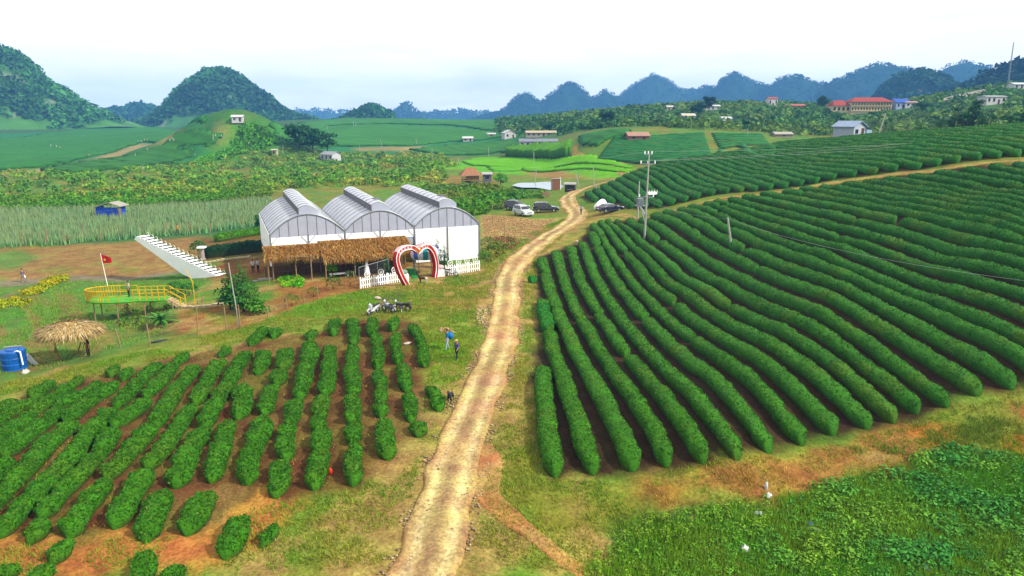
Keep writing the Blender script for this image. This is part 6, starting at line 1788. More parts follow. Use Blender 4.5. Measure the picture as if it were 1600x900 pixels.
# ================================================================== POLES AND WIRES
M_POLE = mat('concrete_pole', S(206, 206, 200), rough=.85, var=.12, scale=2)
def stake(px, py, tx, ty, r, lab, m=M_WOOD, name='wooden_stake', cat='stake', group=None):
    q = hit(px, py)
    t = at_depth(tx, ty, q[1]) - q
    o = MB().cyl((0, 0, -.25), (t[0] * .5 + random.uniform(-.02, .02), t[1] * .5, t[2] * .5), r, r * .92, n=6).cyl((t[0] * .5, t[1] * .5, t[2] * .5 - .02), tuple(t), r * .95, r * .8, n=6).build(name, m)
    o.location = tuple(q); o.rotation_euler = (0, 0, 0)
    return tag(o, lab, cat, group)
for k, (a, b, c, d) in enumerate(((35,383,34,362),(73,382,72,358),(101,379,98,360),(107,380,105,362),(130,370,129,348),(157,376,156,360),(187,372,186,352),(222,369,220,350),(261,366,260,346),(299,364,297,346),(329,367,328,350),(381,357,378,342))):
    stake(a, b, c, d, .07, 'pale wooden stake along the reed bed, %s from the left' % ordinal(k + 1), group='stakes along the reed bed')
for k, (a, b, c, d) in enumerate(((189,543,180,513),(235,540,229,506),(309,523,307,480),(354,517,350,480),(376,512,372,476),(419,497,417,474),(450,487,446,464),(475,475,474,453),(497,467,495,444),(540,452,540,432),(555,448,552,424))):
    stake(a, b, c, d, .06, 'wooden fence stake along the upper verge, %s from the left' % ordinal(k + 1), group='fence stakes along the verge')
for k, (a, b, c, d) in enumerate(((770,352,769,313),(789,385,787,317))):
    stake(a, b, c, d, .05, ('shorter' if k == 0 else 'taller') + ' thin pole at the left edge of the stony lot')
stake(374, 512, 357, 411, .05, 'tall slim white pole leaning over the dark conifers', M_POLE, 'white_pole', 'pole')
FARP = [(439,219,439,207),(442,241,442,227),(511,204,511,196),(553,199,552,189),(556,199,556,192),(562,239,562,226),(598,231,594,217),(601,243,601,229),(651,227,650,216),(675,253,675,232),(716,254,716,246),(764,247,763,230),
        (834,261,834,237),(928,292,927,259),(905,293,899,267),(1000,186,1000,174),(1169,211,1168,201),(1080,200,1080,188),(333,222,333,210),(223,268,223,257),(836,284,838,262),(932,300,931,287)]
for k, (a, b, c, d) in enumerate(FARP):
    stake(a, b, c, d, .11 if b > 225 else .16, 'pale pole standing among the distant fields, %s of its kind from the left' % ordinal(1 + sorted(x[0] for x in FARP).index(a)), M_POLE, 'field_pole', 'pole', 'poles in the distant fields')
stake(1143, 387, 1137, 340, .12, 'concrete pole standing alone among the right-hand tea rows', M_POLE, 'utility_pole', 'pole')
stake(1371, 215, 1384, 177, .13, 'leaning concrete pole right of the blue-white house', M_POLE, 'utility_pole', 'pole')
# transformer poles
pa = hit(1007, 373); topa = at_depth(1009, 240, pa[1])
up = empty('transformer_pole', tuple(pa), 0, 'tall concrete power pole with crossarms and a transformer platform among the tea rows', 'power pole')
hA = topa[2] - pa[2]
MB().cyl((0, 0, -.4), (.1, 0, hA), .15, .09, n=10).build('pole', M_POLE, up)
pbx = hit(996, 343); vb = pbx - pa
hB = at_depth(998, 283, pbx[1])[2] - pa[2]
MB().cyl((vb[0], vb[1], vb[2] - .4), (vb[0] + .05, vb[1], hB), .14, .09, n=10).build('second_pole', M_POLE, up)
for zz, ln in ((hA - 1.3, 1.0), (hA - .1, .5), (hA - 5.6, 1.0)):
    ca = MB().box(-ln, ln, -.06, .06, zz - .06, zz + .06).build('crossarm', M_STEEL, up)
    for s in (-.9, 0, .9):
        MB().cyl((s * ln, 0, zz + .06), (s * ln, 0, zz + .42), .09, .06, n=8).build('insulator', M_WHITE, ca)
zp = 3.1
for s in (-.5, .5):
    MB().cyl((0, s, zp), (vb[0], vb[1] + s, zp), .08, n=6).build('platform_beam', M_STEEL, up)
MB().cyl((0, 0, zp - 1.1), (vb[0] * .55, vb[1] * .55, zp), .06, n=6).build('platform_brace', M_STEEL, up)
mx_, my_ = vb[0] * .72, vb[1] * .72
MB().box(mx_ - .7, mx_ + .7, my_ - .6, my_ + .6, zp + .05, zp + .15).build('platform', M_STEEL, up)
tfm = MB().box(mx_ - .4, mx_ + .4, my_ - .35, my_ + .35, zp + .15, zp + 1.15).build('transformer', mat('transformer_grey', S(150, 160, 165), rough=.5), up, bevel=.05)
for k in range(4): MB().box(mx_ - .46, mx_ - .41, my_ - .3 + k * .16, my_ - .24 + k * .16, zp + .25, zp + 1.0).build('fin', M_STEEL, tfm)
for s in (-.65, .65):
    for t in (-.55, .55): MB().cyl((mx_ + s, my_ + t, zp + .15), (mx_ + s, my_ + t, zp + 1.2), .03, n=5).build('guard_post', M_STEEL, up)
M_WIRE = mat('wire', (.35, .36, .37, 1), rough=.5, var=.05)
def wire(a, b, sag, lab, r=.010):
    a, b = np.array(a, float), np.array(b, float)
    pts = [tuple((a + (b - a) * t - a) + np.array([0, 0, -sag * 4 * t * (1 - t)])) for t in np.linspace(0, 1, 24)]
    o = MB().tube(pts, r, 4).build('power_wire', M_WIRE); o.location = tuple(a)
    return tag(o, lab, 'wire', 'power wires')
tA = np.array([pa[0] + .1, pa[1], pa[2] + hA])
for k, (dx, dz, nm) in enumerate(((-.9, -.9, 'lower left'), (.9, -.9, 'lower right'), (0, .3, 'top'))):
    wire(tA + (dx, 0, dz), at_depth(1760, 178 + 6 * k, 120), 1.2, 'thin power wire running right from the %s insulator of the transformer pole' % nm)
wire(tA + (-.9, 0, -.9), at_depth(-80, 352, 120), 1.5, 'upper thin power wire running left from the transformer pole over the greenhouse', .010)
wire(tA + (0, 0, .3), at_depth(-80, 340, 125), 1.6, 'lower thin power wire running left from the transformer pole behind the greenhouse', .010)
u2 = at_depth(1137, 342, hit(1143, 387)[1])
wire(u2, at_depth(1720, 452, 42), .9, 'pale wire sagging from the lone pole across the right-hand tea rows', .010)
wire(u2, tA + (0, 0, -6), .5, 'short wire between the lone pole and the transformer pole', .010)
# radio mast on the right ridge
rq = at_depth(1574, 139, 425); rt = at_depth(1584, 66, 425)
rm_ = empty('radio_mast', tuple(rq), 0, 'slender lattice radio mast on the ridge at the far right', 'mast')
dv = rt - rq
for k in range(3):
    a = k * 2 * math.pi / 3
    MB().cyl((.5 * math.cos(a), .5 * math.sin(a), -3), (dv[0] + .18 * math.cos(a), .18 * math.sin(a), dv[2]), .09, n=5).build('mast_leg', M_STEEL, rm_)
for k in range(18):
    f = k / 18; f2 = (k + 1) / 18
    br = MB()
    for j in range(3):
        a, b = j * 2 * math.pi / 3, (j + 1) * 2 * math.pi / 3
        ra, rb = .5 - .32 * f, .5 - .32 * f2
        br.cyl((dv[0] * f + ra * math.cos(a), ra * math.sin(a), dv[2] * f), (dv[0] * f2 + rb * math.cos(b), rb * math.sin(b), dv[2] * f2), .05, n=4)
    br.build('lattice', M_STEEL, rm_)

# ================================================================== HOUSES FAR AND NEAR
house(517, 250, 7.5, 5, 2.4, 1.2, -.6, (226, 228, 230), (176, 178, 182), 'small white house with grey roof among the scrub', win=3)
house(372, 190, 4.6, 4, 2.0, .8, .2, (236, 236, 236), (228, 228, 230), 'white cabin on top of the green knoll', name='cabin', cat='cabin')
house(731, 221, 5.5, 4, 1.8, .8, .1, (196, 196, 194), (240, 240, 240), 'lone shed with bright white roof in the distant tea field', name='shed', cat='shed')
house(795, 216, 6.5, 6, 2.8, 1.6, .3, (236, 232, 230), (226, 224, 224), 'white gabled house at the edge of the distant wood', ridge='y', win=2)
house(768, 214, 4.5, 3.5, 1.6, .6, 0, (200, 196, 186), (222, 222, 220), 'low pale shed left of the white gabled house', name='shed', cat='shed', win=1, door=False)
house(841, 230, 16, 6, 2.4, 1.0, .03, (224, 226, 228), (142, 146, 158), 'long white building with a grey roof behind the rice field', name='long_shed', cat='building', win=7)
house(845, 213, 15, 6, 1.8, .9, .03, (190, 184, 168), (208, 190, 158), 'long low building with a tan roof behind the grey-roofed one', name='long_shed', cat='building', win=6)
house(995, 219, 7, 5, 1.4, 1.2, .1, (150, 116, 96), (186, 146, 126), 'brown roofed shelter on the small tea hill', name='shelter', cat='shelter', win=2)
house(430, 243, 2.2, 2, 2.3, .3, 0, (226, 214, 170), (214, 206, 176), 'tiny cream kiosk at the right foot of the knoll', name='kiosk', cat='kiosk', win=1, door=False)
house(1074, 187, 7, 5, 2.0, 1.1, .1, (196, 190, 170), (222, 216, 196), 'pale house half hidden in the wooded slope', win=2)
house(1047, 172, 5, 4, 1.8, .8, .1, (214, 206, 190), (226, 220, 206), 'small pale house high on the wooded slope', win=2)
house(1112, 171, 9, 5, 1.8, .8, .05, (226, 226, 226), (220, 220, 222), 'long white roofed house beside the tall dark tree', win=3)
house(1133, 191, 5, 4, 1.8, .8, .2, (234, 234, 234), (230, 230, 228), 'white shed in the middle of the wooded slope', name='shed', cat='shed', win=1, door=False)
house(1205, 166, 6, 5, 4.6, 1.0, .1, (236, 230, 228), (176, 84, 70), 'tall white house with red roof before the blue hills', win=3)
house(1235, 163, 6, 5, 3.4, 1.6, -.2, (238, 238, 238), (222, 222, 226), 'white steep-gabled house right of the tall white one', ridge='y', win=2)
house(1242, 168.5, 12, 5, 1.2, .9, 0, (196, 150, 130), (196, 112, 90), 'long low red roof below the steep-gabled house', name='long_shed', cat='building', win=4)
house(1262, 164, 6, 4, 1.6, .7, 0, (214, 222, 232), (200, 214, 230), 'low pale blue house left of the school', win=2)
house(1221, 214, 6.5, 4, 1.0, .7, .1, (176, 160, 140), (190, 184, 172), 'low hut with pale roof at the back edge of the upper tea field', name='hut', cat='hut', win=1, door=False)
house(1548, 163, 9, 6, 3.2, .3, .1, (236, 236, 232), (226, 228, 228), 'white flat-roofed house below the concrete ramp', win=4)
house(1590, 139, 8, 6, 2.2, .9, 0, (236, 238, 240), (226, 232, 236), 'white house right of the radio mast', win=3)
house(1564, 139, 6, 5, 1.6, .8, 0, (226, 232, 236), (222, 230, 236), 'white house left of the radio mast', win=2)
house(1365, 150, 5, 4, 1.4, .6, 0, (226, 230, 236), (214, 222, 232), 'small white roof on the hill behind the school', win=1, door=False)
house(1428, 150, 6, 4, 1.4, .6, 0, (222, 230, 236), (220, 230, 236), 'small white roof right of the school on the hill', win=1, door=False)
house(940, 171, 5, 4, 1.8, .7, .2, (236, 236, 236), (228, 230, 232), 'left white house of the pair below the blue hills', win=2)
house(957, 171, 6, 4, 2.0, .7, -.1, (236, 236, 238), (226, 228, 232), 'right white house of the pair below the blue hills', win=2)
house(849, 177, 8, 4, 1.2, .8, 0, (186, 150, 140), (166, 100, 92), 'dull red roof at the foot of the leftmost blue hills', win=2)
house(1404, 170, 8, 6, 3.0, 1.8, .2, (176, 196, 226), (52, 96, 190), 'house with a bright blue roof beside the school', win=3)
house(1420, 168, 6, 4, 2.4, .5, 0, (232, 234, 236), (206, 160, 150), 'white house right of the blue roof', win=2)
# blue and white house at the crest
hb = house(1326, 214, 4.0, 4.6, 2.0, 1.1, .55, (206, 216, 228), (168, 186, 214), 'blue-white house with a lean-to at the crest of the tea slope', depth=148, ridge='y', win=2, sink=3)
MB().box(2.03, 3.9, -2.5, .5, -3, 1.6).build('lean_to', mat('pale_blue_wall', S(176, 204, 226), rough=.7), hb)
MB().add([(1.9, -2.8, 1.85), (4.2, -2.8, 1.65), (4.2, .9, 1.7), (1.9, .9, 1.9)], [(0, 1, 2, 3)]).build('lean_to_roof', mat('roof_168_186_214', S(168, 186, 214)), hb)
# school: two storeys of windows under a red roof, with a wing
def school():
    q = hit(1361, 176)
    q = at_depth(1361, 174.5, q[1])
    HOUSES.append((q[0], q[1], 34))
    r = empty('school_building', (q[0], q[1], q[2]), -.03, 'long two-storey cream school with a red roof on the wooded ridge', 'building')
    k = q[1] / 1100.0
    L = 60 * k; hW = 14.5 * k; D = 9.0
    wm = mat('cream_wall', S(244, 226, 178), rough=.85, var=.06); rm2 = mat('red_tile', S(168, 70, 58), rough=.8, var=.15)
    MB().box(-L / 2, L / 2, 0, D, -3, hW).build('wall', wm, r)
    MB().add([(-L / 2 - .6, -.9, hW), (L / 2 + .6, -.9, hW), (L / 2 + .6, D + .6, hW), (-L / 2 - .6, D + .6, hW), (-L / 2 + 3, D / 2, hW + 2.2), (L / 2 - 3, D / 2, hW + 2.2)], [(0, 1, 5, 4), (1, 2, 5), (2, 3, 4, 5), (3, 0, 4), (3, 2, 1, 0)]).build('roof', rm2, r)
    for f in range(2):
        z0 = .7 + f * hW * .5
        for i in range(14):
            x = -L / 2 + L * (i + .5) / 14
            w = MB().box(x - L / 56, x + L / 56, -.06, .05, z0, z0 + hW * .28).build('window', M_GLASS, r)
            MB().box(x - .04, x + .04, -.09, -.062, z0, z0 + hW * .28).build('mullion', wm, w)
        MB().box(-L / 2, L / 2, -.5, -.02, z0 - .5, z0 - .3).build('ledge', wm, r)
    MB().box(-L / 2 - 11 * k * 2.2, -L / 2 - .05, 2, D + 2, -3, hW * .62).build('wing_wall', wm, r)
    xa, xb = -L / 2 - 11 * k * 2.2 - .5, -L / 2 + .3
    MB().add([(xa, 1.3, hW * .62), (xb, 1.3, hW * .62), (xb, D + 2.5, hW * .62), (xa, D + 2.5, hW * .62), (xa + 2, D / 2 + 2, hW * .62 + 2.6), (xb - 2, D / 2 + 2, hW * .62 + 2.6)], [(0, 1, 5, 4), (1, 2, 5), (2, 3, 4, 5), (3, 0, 4), (3, 2, 1, 0)]).build('wing_roof', rm2, r)
    for i in range(4):
        x = xa + (xb - xa) * (i + .5) / 4
        MB().box(x - .5, x + .5, 1.93, 2.02, .6, 2.2).build('window', M_GLASS, r)
school()
# concrete ramp wall on the right ridge
rw = hits([(1474, 161), (1490, 156), (1510, 151.5), (1535, 146.5), (1556, 143.5)])
rr_ = empty('concrete_ramp', tuple(rw[0]), 0, 'pale curved concrete ramp climbing the ridge at the right', 'ramp')
P = resample(spline(rw, 6), 4) - rw[0]
for k in range(len(P) - 1):
    a, b = P[k], P[k + 1]
    MB().add([(a[0], a[1], a[2] - 1), (b[0], b[1], b[2] - 1), (b[0], b[1], b[2] + 2.2), (a[0], a[1], a[2] + 2.2), (a[0], a[1] + .6, a[2] - 1), (b[0], b[1] + .6, b[2] - 1), (b[0], b[1] + .6, b[2] + 2.2), (a[0], a[1] + .6, a[2] + 2.2)],
             [(0, 1, 2, 3), (7, 6, 5, 4), (3, 2, 6, 7), (0, 4, 5, 1), (0, 3, 7, 4), (1, 5, 6, 2)]).build('wall_panel', M_CONC, rr_)

# ================================================================== WOODS AROUND THE HOUSES
def clear_of_houses(p):
    ok = np.ones(len(p), bool)
    for hx_, hy_, hw_ in HOUSES:
        if hy_ < 120: continue
        k = p[:, 1] / hy_
        dx = np.abs(p[:, 0] - hx_ * k); dy = hy_ - p[:, 1]
        ok &= ~((dx < hw_ * .5 + 2.5) & (dy > -6) & (dy < 32))
    for pl in FARHILL: ok &= ~inpoly(p[:, 0], p[:, 1], pl)
    ok &= dist_poly(p[:, 0], p[:, 1], rw[:, :2], False) > 7
    ok &= ~inpoly(p[:, 0], p[:, 1], POLY['upper_tea'])
    return ok
scrub('woodland', None, 5600, 1.6, 3.4, (78, 122, 54), (108, 136, 60), 15, 55, world=WOODW, scale=40, sizek=.1, cc=((58, 98, 48), .3), csize=.66, keepfn=clear_of_houses, vary=.28)
scrub('woodland', None, 3200, .7, 1.7, (92, 132, 56), (118, 140, 62), 11, 56, world=WOODW, scale=40, sizek=.1, csize=.8, keepfn=clear_of_houses, vary=.25)
scrub('woodland', [(800,205),(802,192),(860,189),(960,190),(960,200),(900,206),(870,214),(850,204)], 200, 2.0, 3.6, (52, 96, 46), (74, 116, 50), 20, 57, keepfn=clear_of_houses)
# ================================================================== TREES AND GARDEN PLANTS
def base_h(px, py, top):     # ground point and height up to a pixel row
    q = hit(px, py); return q, float(at_depth(px, top, q[1])[2] - q[2])
for k, (px, py, top, r, c, lab, shp) in enumerate((
    (468, 238, 197, 6.8, (44, 88, 40), 'left one of the three dark broad trees in the scrub', 'round'),
    (489, 239, 203, 6.2, (46, 92, 42), 'middle one of the three dark broad trees in the scrub', 'round'),
    (512, 240, 204, 5.4, (52, 98, 44), 'right one of the three dark broad trees in the scrub', 'round'),
    (1492, 196, 164, 2.2, (34, 72, 38), 'small dark tree left of the tall broad one at the crest', 'round'),
    (1520, 193, 150, 3.0, (40, 80, 42), 'tall broad dark tree at the crest of the tea slope', 'round'),
    (1576, 197, 180, 2.2, (36, 84, 40), 'low round dark tree at the right end of the crest', 'round'),
    (1505, 196, 172, 2.4, (38, 78, 40), 'dark tree between the two crest trees', 'round'),
    (1545, 194, 172, 2.4, (50, 94, 46), 'green tree right of the tall broad crest tree', 'round'),
    (1470, 202, 184, 2.0, (56, 98, 48), 'small tree at the left end of the crest belt', 'round'),
    (1440, 204, 190, 2.0, (70, 112, 50), 'lowest small tree left of the crest belt', 'round'),
    (1598, 192, 168, 2.6, (40, 82, 44), 'dark tree at the right frame edge on the crest', 'round'),
    (1108, 175, 149, 4.2, (26, 58, 48), 'tall dark tree standing above the wooded slope', 'round'),
    (1090, 184, 160, 5.0, (38, 76, 46), 'broad dark tree left below the tall one on the slope', 'round'),
    (950, 198, 176, 5.0, (40, 80, 42), 'dark tree in front of the leftmost wood', 'round'),
    (1285, 172, 148, 4.0, (44, 86, 50), 'dark tree left of the school', 'round'),
    (1440, 176, 160, 4.0, (48, 92, 54), 'green tree right of the blue roof', 'round'),
    (860, 205, 190, 4.0, (42, 84, 44), 'dark tree above the tan-roofed long building', 'round'),
    (782, 292, 270, 2.4, (92, 150, 52), 'pale green papaya-like tree right of the grey shed', 'round'),
    (800, 310, 300, 1.4, (80, 136, 48), 'small green tree on the bank behind the dark SUV', 'round'),
    (1310, 190, 176, 3.4, (64, 112, 54), 'green tree behind the blue-white house', 'round'),
    (408, 362, 336, 1.3, (40, 84, 44), 'slim dark tree at the left corner of the greenhouse', 'round'),
    (381, 487, 408, 2.0, (58, 112, 46), 'tall middle conifer behind the leaning white pole', 'cone'),
    (360, 484, 418, 1.5, (46, 98, 44), 'left conifer of the cluster behind the leaning white pole', 'cone'),
    (400, 490, 440, 1.4, (84, 138, 52), 'right yellowish conifer of the cluster behind the leaning white pole', 'cone'),
    (604, 437, 396, .9, (34, 84, 40), 'dark conifer left of the heart arch', 'cone'),
    (684, 418, 369, .9, (34, 84, 42), 'taller dark conifer right of the heart arch', 'cone'),
    (695, 418, 381, .8, (38, 90, 44), 'shorter dark conifer right of the heart arch', 'cone'))):
    if px > 1430 and py > 190:
        yy = {1492: 158, 1520: 164, 1576: 148, 1505: 172, 1545: 158, 1470: 168, 1440: 172, 1598: 158}.get(px, 150)
        d_ = ray(px, py); x_ = d_[0] * yy / d_[1]; q = np.array([x_, yy, Tz(x_, yy)]); h = max(3.0, float(at_depth(px, top, yy)[2] - q[2])); r = r * .8
    else:
        q, h = base_h(px, py, top)
    tree('conifer' if shp == 'cone' else 'tree', q, h, r, c, lab, 'conifer' if shp == 'cone' else 'tree', None, ncl=11 if shp == 'cone' else 15, ncard=80, seed=200 + k, shape=shp, csize=.42 if shp == 'round' else .30, trunk_h=.30)
def bush(name, px, py, r, flat, c, lab, n=500, cat='bush', trunk=0.0, size=.22):
    q = hit(px, py)
    o = empty(name, tuple(q), 0, lab, cat)
    MB().cyl((0, 0, -.1), (0, 0, trunk + r * .5), .06, .04, n=6).build('stem', M_BARK, o)
    V, C = cards(np.array([(0, 0, trunk + r * flat * .9)]), np.array([r]), n, size, S(*c)[:3], px, flat=flat, shell=(.8, 1.03))
    card_obj('foliage', V, C, parent=o)
    return o
bush('topiary_ball', 520, 434, .62, 1.0, (96, 160, 48), 'clipped round topiary ball in front of the white curtain', 420, trunk=.5)
bush('topiary_ball', 561, 429, .6, 1.0, (92, 140, 50), 'second clipped topiary ball beside the wire panel', 420, trunk=.6)
bush('bush', 521, 452, .75, 1.0, (74, 100, 44), 'dull leafy bush below the bright topiary ball', 260)
bush('bush', 548, 446, .7, 1.2, (78, 96, 46), 'brownish bush left of the wire panel', 240)
bush('bush', 456, 478, .7, .9, (84, 112, 46), 'sparse bush on the brown bank, left', 200)
bush('bush', 490, 464, .6, .9, (88, 116, 48), 'sparse bush on the brown bank, right', 180)
bush('bush', 275, 462, 1.0, .8, (60, 112, 46), 'dark bush behind the deck steps', 320)
bush('bush', 296, 462, .9, .8, (54, 108, 44), 'dark bush right of the deck handrail', 320)
bush('bush', 292, 428, .6, .8, (48, 96, 46), 'dark tuft at the foot of the white stairway', 220)
bush('bush', 466, 426, .75, 1.1, (34, 60, 30), 'dark shrub under the thatched eaves', 260)
bush('bush', 762, 390, 1.0, .9, (92, 118, 56), 'grey-green bush at the right corner of the white wall', 260)
bush('bush', 757, 406, .8, .8, (96, 140, 52), 'green bush on the roadside below the white wall', 260)
bush('bush', 311, 404, 1.2, 1.1, (48, 104, 46), 'green bush left of the white-capped pillar', 340)
def spiky(px, py, n, L, c, lab):
    q = hit(px, py); o = empty('fan_palm', tuple(q), 0, lab, 'palm')
    rs = np.random.default_rng(px)
    MB().cyl((0, 0, -.1), (0, 0, .5), .12, .08, n=7).build('stem', M_BARK, o)
    for k in range(n):
        a = rs.uniform(0, 2 * math.pi); el = rs.uniform(.1, 1.2); l_ = L * rs.uniform(.7, 1.1)
        pts = [(0, 0, .45)] + [(math.cos(a) * l_ * t * math.cos(el * (1 - .5 * t)), math.sin(a) * l_ * t * math.cos(el * (1 - .5 * t)), .45 + l_ * (t * math.sin(el) - .45 * t * t)) for t in (.35, .7, 1.0)]
        m = MB(); v = []
        for i, p in enumerate(pts):
            w = (.05, .16, .13, .01)[i]; v += [(p[0] - math.sin(a) * w, p[1] + math.cos(a) * w, p[2]), (p[0] + math.sin(a) * w, p[1] - math.cos(a) * w, p[2])]
        m.add(v, [(0, 1, 3, 2), (2, 3, 5, 4), (4, 5, 7, 6)]).build('frond', mat('frond_green', S(*c), rough=.6, var=.3, scale=3, trans=.2), o)
spiky(252, 508, 26, 1.9, (88, 160, 52), 'spreading green palm below the deck steps')
# garden beds and hedges
hedge('garden_hedge', hits([(322, 404), (350, 400), (385, 396), (420, 392)])[:, :2], 1.5, 1.7, 'tall dark clipped hedge left of the greenhouse', None, leaf=40, step=.3, seed=41, colr=(34, 74, 40), leafsize=.16)
hedge('garden_hedge', hits([(335, 378), (370, 372), (415, 366)])[:, :2], 1.8, 1.1, 'bright green leafy row behind the dark hedge', None, leaf=50, step=.3, seed=42, colr=(92, 158, 46), leafsize=.2, amp=1.6)
hedge('shrub_belt', np.array([(80, 161), (88, 153), (98, 142), (104, 132), (108, 122)]), 2.2, 1.6, 'dark shrub belt along the crest behind the upper tea slope', None, leaf=20, step=.5, seed=43, colr=(40, 72, 38), leafsize=.3, amp=1.6)
def bed(name, poly, n, r0, r1, ca, cb, seed, nc=18, size=.75):
    scrub(name, poly, n, r0, r1, ca, cb, nc, seed, csize=size, scale=2.0)
bed('vegetable_bed', [(432, 442), (440, 433), (468, 434), (478, 441), (470, 450), (445, 449)], 90, .2, .42, (96, 176, 52), (140, 180, 60), 301)
bed('flower_bed', [(30, 460), (60, 446), (78, 436), (105, 433), (105, 438), (82, 448), (66, 458), (40, 464)], 170, .25, .45, (190, 180, 40), (156, 166, 44), 302)
bed('flower_bed', [(-20, 474), (20, 466), (50, 472), (45, 478), (0, 484), (-20, 484)], 120, .25, .45, (184, 178, 40), (150, 164, 44), 303)
bed('roadside_weeds', [(748, 402), (760, 385), (800, 372), (812, 378), (790, 395), (765, 412)], 160, .2, .5, (104, 140, 54), (124, 124, 60), 304)
bed('lot_brush', [(772, 372), (800, 372), (812, 382), (800, 392), (778, 388)], 90, .25, .5, (150, 112, 80), (120, 110, 60), 305)
bed('pond_reeds', [(800, 300), (850, 298), (850, 310), (800, 312)], 140, .4, .9, (80, 136, 50), (100, 140, 56), 306)
bed('bank_bushes', [(760, 318), (795, 312), (795, 326), (760, 330)], 90, .4, .8, (110, 104, 60), (84, 110, 50), 307)
bed('slope_bushes', [(150, 520), (262, 500), (262, 470), (190, 478), (120, 500), (60, 520), (60, 540)], 70, .2, .5, (80, 130, 48), (110, 128, 52), 308)

# ================================================================== LITTER, STONES, SMALL THINGS
def lump(name, px, py, sx, sy, sz, c, lab, cat, seed, rough=.5, jag=.35):
    q = hit(px, py)
    if 'plastic' in name: sx, sy, sz = sx * .75, sy * .75, sz * .75
    m = MB().ball((0, 0, sz * .5), sx, sy, sz, n=12, m=8)
    rs = random.Random(seed)
    m.v = [(x * (1 + rs.uniform(-jag, jag)), y * (1 + rs.uniform(-jag, jag)), max(-.05, z * (1 + rs.uniform(-jag, jag)))) for x, y, z in m.v]
    o = m.build(name, mat('litter_and_shadow_%d_%d_%d' % c, S(*c), rough=rough, var=.12, scale=6), smooth_=True); o.location = tuple(q); o.rotation_euler = (0, 0, seed)
    return tag(o, lab, cat)
lump('plastic_bag', 1201, 776, .28, .18, .14, (240, 240, 244), 'upper white plastic bag lying at the edge of the weeds', 'bag', 1)
lump('plastic_bag', 1197, 764, .12, .12, .30, (236, 238, 242), 'thin white plastic scrap sticking up above the upper bag', 'bag', 2)
lump('plastic_bag', 1184, 804, .32, .18, .12, (216, 228, 232), 'crumpled pale plastic sheet below the upper bag', 'bag', 3)
lump('plastic_bag', 1163, 860, .26, .2, .22, (244, 244, 246), 'lower white plastic bag among the bottom weeds', 'bag', 4)
lump('plastic_bag', 1265, 820, .2, .14, .14, (40, 100, 190), 'small blue plastic bag in the weeds', 'bag', 5)
lump('plastic_sheet', 1272, 829, .4, .2, .12, (168, 178, 150), 'dull grey-green plastic sheet below the blue bag', 'sheet', 6)
lump('plastic_sheet', 1446, 889, .32, .22, .12, (170, 180, 206), 'pale lilac plastic sheet at the bottom right', 'sheet', 7)
lump('plastic_sheet', 1380, 858, .26, .18, .12, (150, 180, 200), 'pale blue plastic scrap among the bottom right weeds', 'sheet', 8)
for k, (px, py, lab) in enumerate(((1155, 827, 'tiny white scrap left above the lower bag'), (1164, 829, 'tiny pale scrap right above the lower bag'), (1190, 846, 'tiny white scrap in a row, left'), (1204, 846, 'tiny white ring in a row, right'), (1239, 802, 'tiny white scrap near the blue bag'))):
    lump('paper_scrap', px, py, .08, .06, .05, (228, 226, 214), lab + ' in the weeds', 'scrap', 20 + k)
lump('red_basket', 516, 740, .14, .14, .2, (210, 70, 40), 'small red bundle at the foot of a tea hedge', 'bundle', 31, jag=.15)
lump('pale_slab', 637, 537, .4, .2, .08, (216, 206, 190), 'pale slab between two tea hedges near the road', 'slab', 32, jag=.1)
lump('white_rock', 40, 583, .32, .2, .18, (226, 220, 206), 'white rock on the verge below the blue tank', 'rock', 33)
lump('white_rock', 590, 467, .4, .25, .15, (226, 214, 196), 'pale rubble beside the worn grass above the motorbikes', 'rubble', 34)
lump('shadow_patch', 252, 533, .85, .35, .06, (36, 34, 32), 'flat dark patch imitating a cast shadow on the verge below the palm', 'sheet', 35, jag=.2)  # flat dark lump stands in for a shadow cast on the verge
lump('white_rock', 901, 378, .3, .2, .15, (226, 220, 200), 'white rock at the corner of the right tea field', 'rock', 36)
# white tarpaulin over goods beside the navy car
tq = hit(938, 327)
tm_ = MB(); rs = random.Random(4)
rings = []
for z, k in ((0, 1.0), (.6, .95), (1.2, .75), (1.65, .35), (1.8, .05)):
    rings.append([(math.cos(a) * 1.2 * k * rs.uniform(.9, 1.1) + .2 * z, math.sin(a) * 1.0 * k * rs.uniform(.9, 1.1), z) for a in np.linspace(0, 2 * math.pi, 12, endpoint=False)])
o = tm_.loft(rings).build('tarpaulin_heap', M_WHITE, smooth_=True); o.location = tuple(tq); tag(o, 'heap under a white tarpaulin behind the navy saloon car', 'tarpaulin')
cq = hit(1018, 312)
ct = empty('handcart', tuple(cq), .3, 'small white cart standing in the gap of the tea rows behind the transformer pole', 'cart')
MB().box(-.8, .8, -.45, .45, .9, 1.3).build('bed', M_WHITE, ct)
for k in range(4): MB().box(-.8 + k * .5, -.72 + k * .5, -.47, -.452, 1.3, 1.7).build('stake', M_WHITE, ct)
for s in (-1, 1): MB().tube([(.1 + .4 * math.cos(a), s * .5, .4 + .4 * math.sin(a)) for a in np.linspace(0, 2 * math.pi, 14, endpoint=False)], .04, 5, True).build('wheel', M_BLACK, ct)
MB().cyl((-.8, 0, 1.0), (-1.7, 0, .5), .04, n=5).build('handle', M_STEEL, ct)
for s in (-1, 1): MB().box(-.75, -.67, s * .4 - .04, s * .4 + .04, -.1, .9).build('leg', M_STEEL, ct)
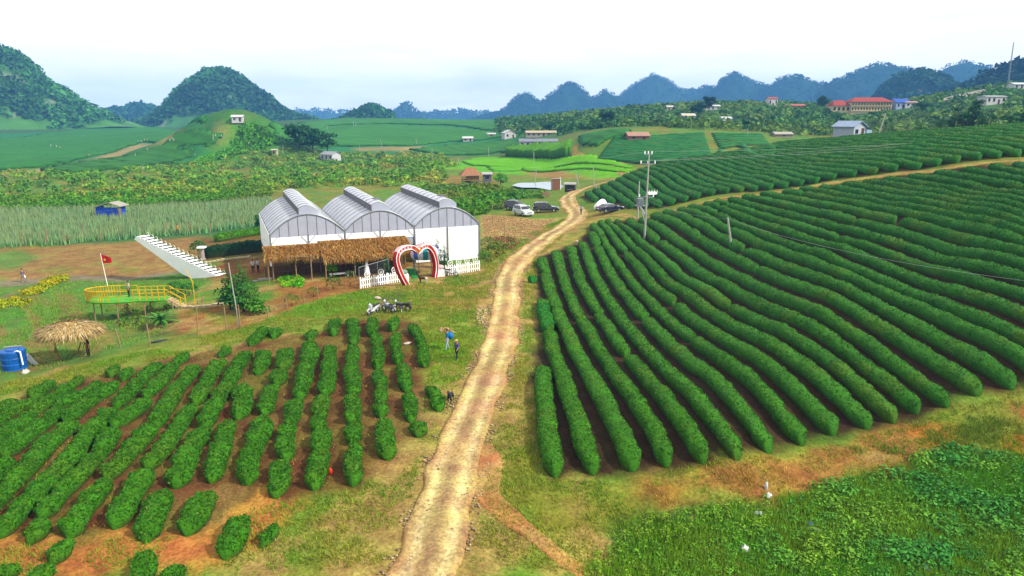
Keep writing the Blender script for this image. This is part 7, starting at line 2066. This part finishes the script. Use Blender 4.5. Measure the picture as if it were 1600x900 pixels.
# loose stones
def stones(name, p, rs, s0, s1, ca, cb):
    n = len(p); z = T(p[:, 0], p[:, 1])
    base = np.array([(1, 0, 0), (-1, 0, 0), (0, 1, 0), (0, -1, 0), (0, 0, 1), (0, 0, -1)], float)
    fc = np.array([(0, 2, 4), (2, 1, 4), (1, 3, 4), (3, 0, 4), (2, 0, 5), (1, 2, 5), (3, 1, 5), (0, 3, 5)])
    s = rs.uniform(s0, s1, n)[:, None, None] * rs.uniform(.6, 1.3, (n, 6, 3)) * np.array([1, 1, .6])
    a = rs.uniform(0, 6.28, n); ca_, sa = np.cos(a)[:, None], np.sin(a)[:, None]
    v = base[None] * s
    x = v[..., 0] * ca_ - v[..., 1] * sa; y = v[..., 0] * sa + v[..., 1] * ca_
    V = np.stack([x + p[:, 0:1], y + p[:, 1:2], v[..., 2] + z[:, None] + .05], -1).reshape(-1, 3)
    F = (fc[None] + 6 * np.arange(n)[:, None, None]).reshape(-1, 3)
    c = mixcol(ca, cb, rs.random(n)) * rs.uniform(.8, 1.15, n)[:, None]
    return tag(fast_mesh(name, V, None, F, mat('stones', None, rough=.9, var=.2, scale=6, attr=True, spec=.1), col=np.repeat(c, 6, 0)), kind='stuff')
rs = np.random.default_rng(91)
rp = resample(ROAD, .02); rp = rp[(rp[:, 1] < 110)]
idx = rs.integers(0, len(rp), 9000)
tt = np.gradient(rp, axis=0)[idx]; tt /= np.linalg.norm(tt, axis=1)[:, None]
off = rs.normal(0, .35, len(idx)) * 1.0; side = rs.random(len(idx)) < .35; off = np.where(side, np.sign(off) * rs.uniform(1.1, 1.7, len(idx)), off)
sp_ = rp[idx] + np.stack([tt[:, 1], -tt[:, 0]], -1) * off[:, None]
keep = fbm(sp_[:, 0] / 2, sp_[:, 1] / 2, 3, 3) > .45
stones('road_stones', sp_[keep], rs, .025, .10, (222, 200, 160), (150, 122, 100))
pp, rs = scatter_poly(hits([(754, 337), (830, 344), (866, 342), (845, 369), (800, 382), (757, 379)])[:, :2], 2200, 92)
stones('lot_stones', pp, rs, .05, .17, (206, 176, 126), (176, 136, 96))
pp, rs = scatter_poly(hits([(745, 480), (758, 478), (762, 505), (750, 512), (744, 498)])[:, :2], 130, 93)
stones('roadside_rubble', pp, rs, .08, .2, (222, 200, 156), (190, 164, 120))
pp, rs = scatter_poly(hits([(682, 514), (706, 512), (712, 520), (690, 522)])[:, :2], 40, 94)
stones('roadside_rubble', pp, rs, .06, .16, (220, 196, 156), (200, 150, 110))
# ================================================================== HAZE
hz = MB().box(-3300, 3300, -120, 3300, -14, 160).build('haze', bpy.data.materials.new('haze_air'))
tag(hz, kind='stuff')
hm = hz.data.materials[0]; hm.use_nodes = True
hn, hl = hm.node_tree.nodes, hm.node_tree.links
hn.clear()
ho = hn.new('ShaderNodeOutputMaterial'); hv = hn.new('ShaderNodeVolumePrincipled')
hv.inputs['Color'].default_value = (0.16, 0.46, 1.0, 1)
hv.inputs['Density'].default_value = 0.00025
hv.inputs['Anisotropy'].default_value = 0.0
hl.new(hv.outputs[0], ho.inputs['Volume'])
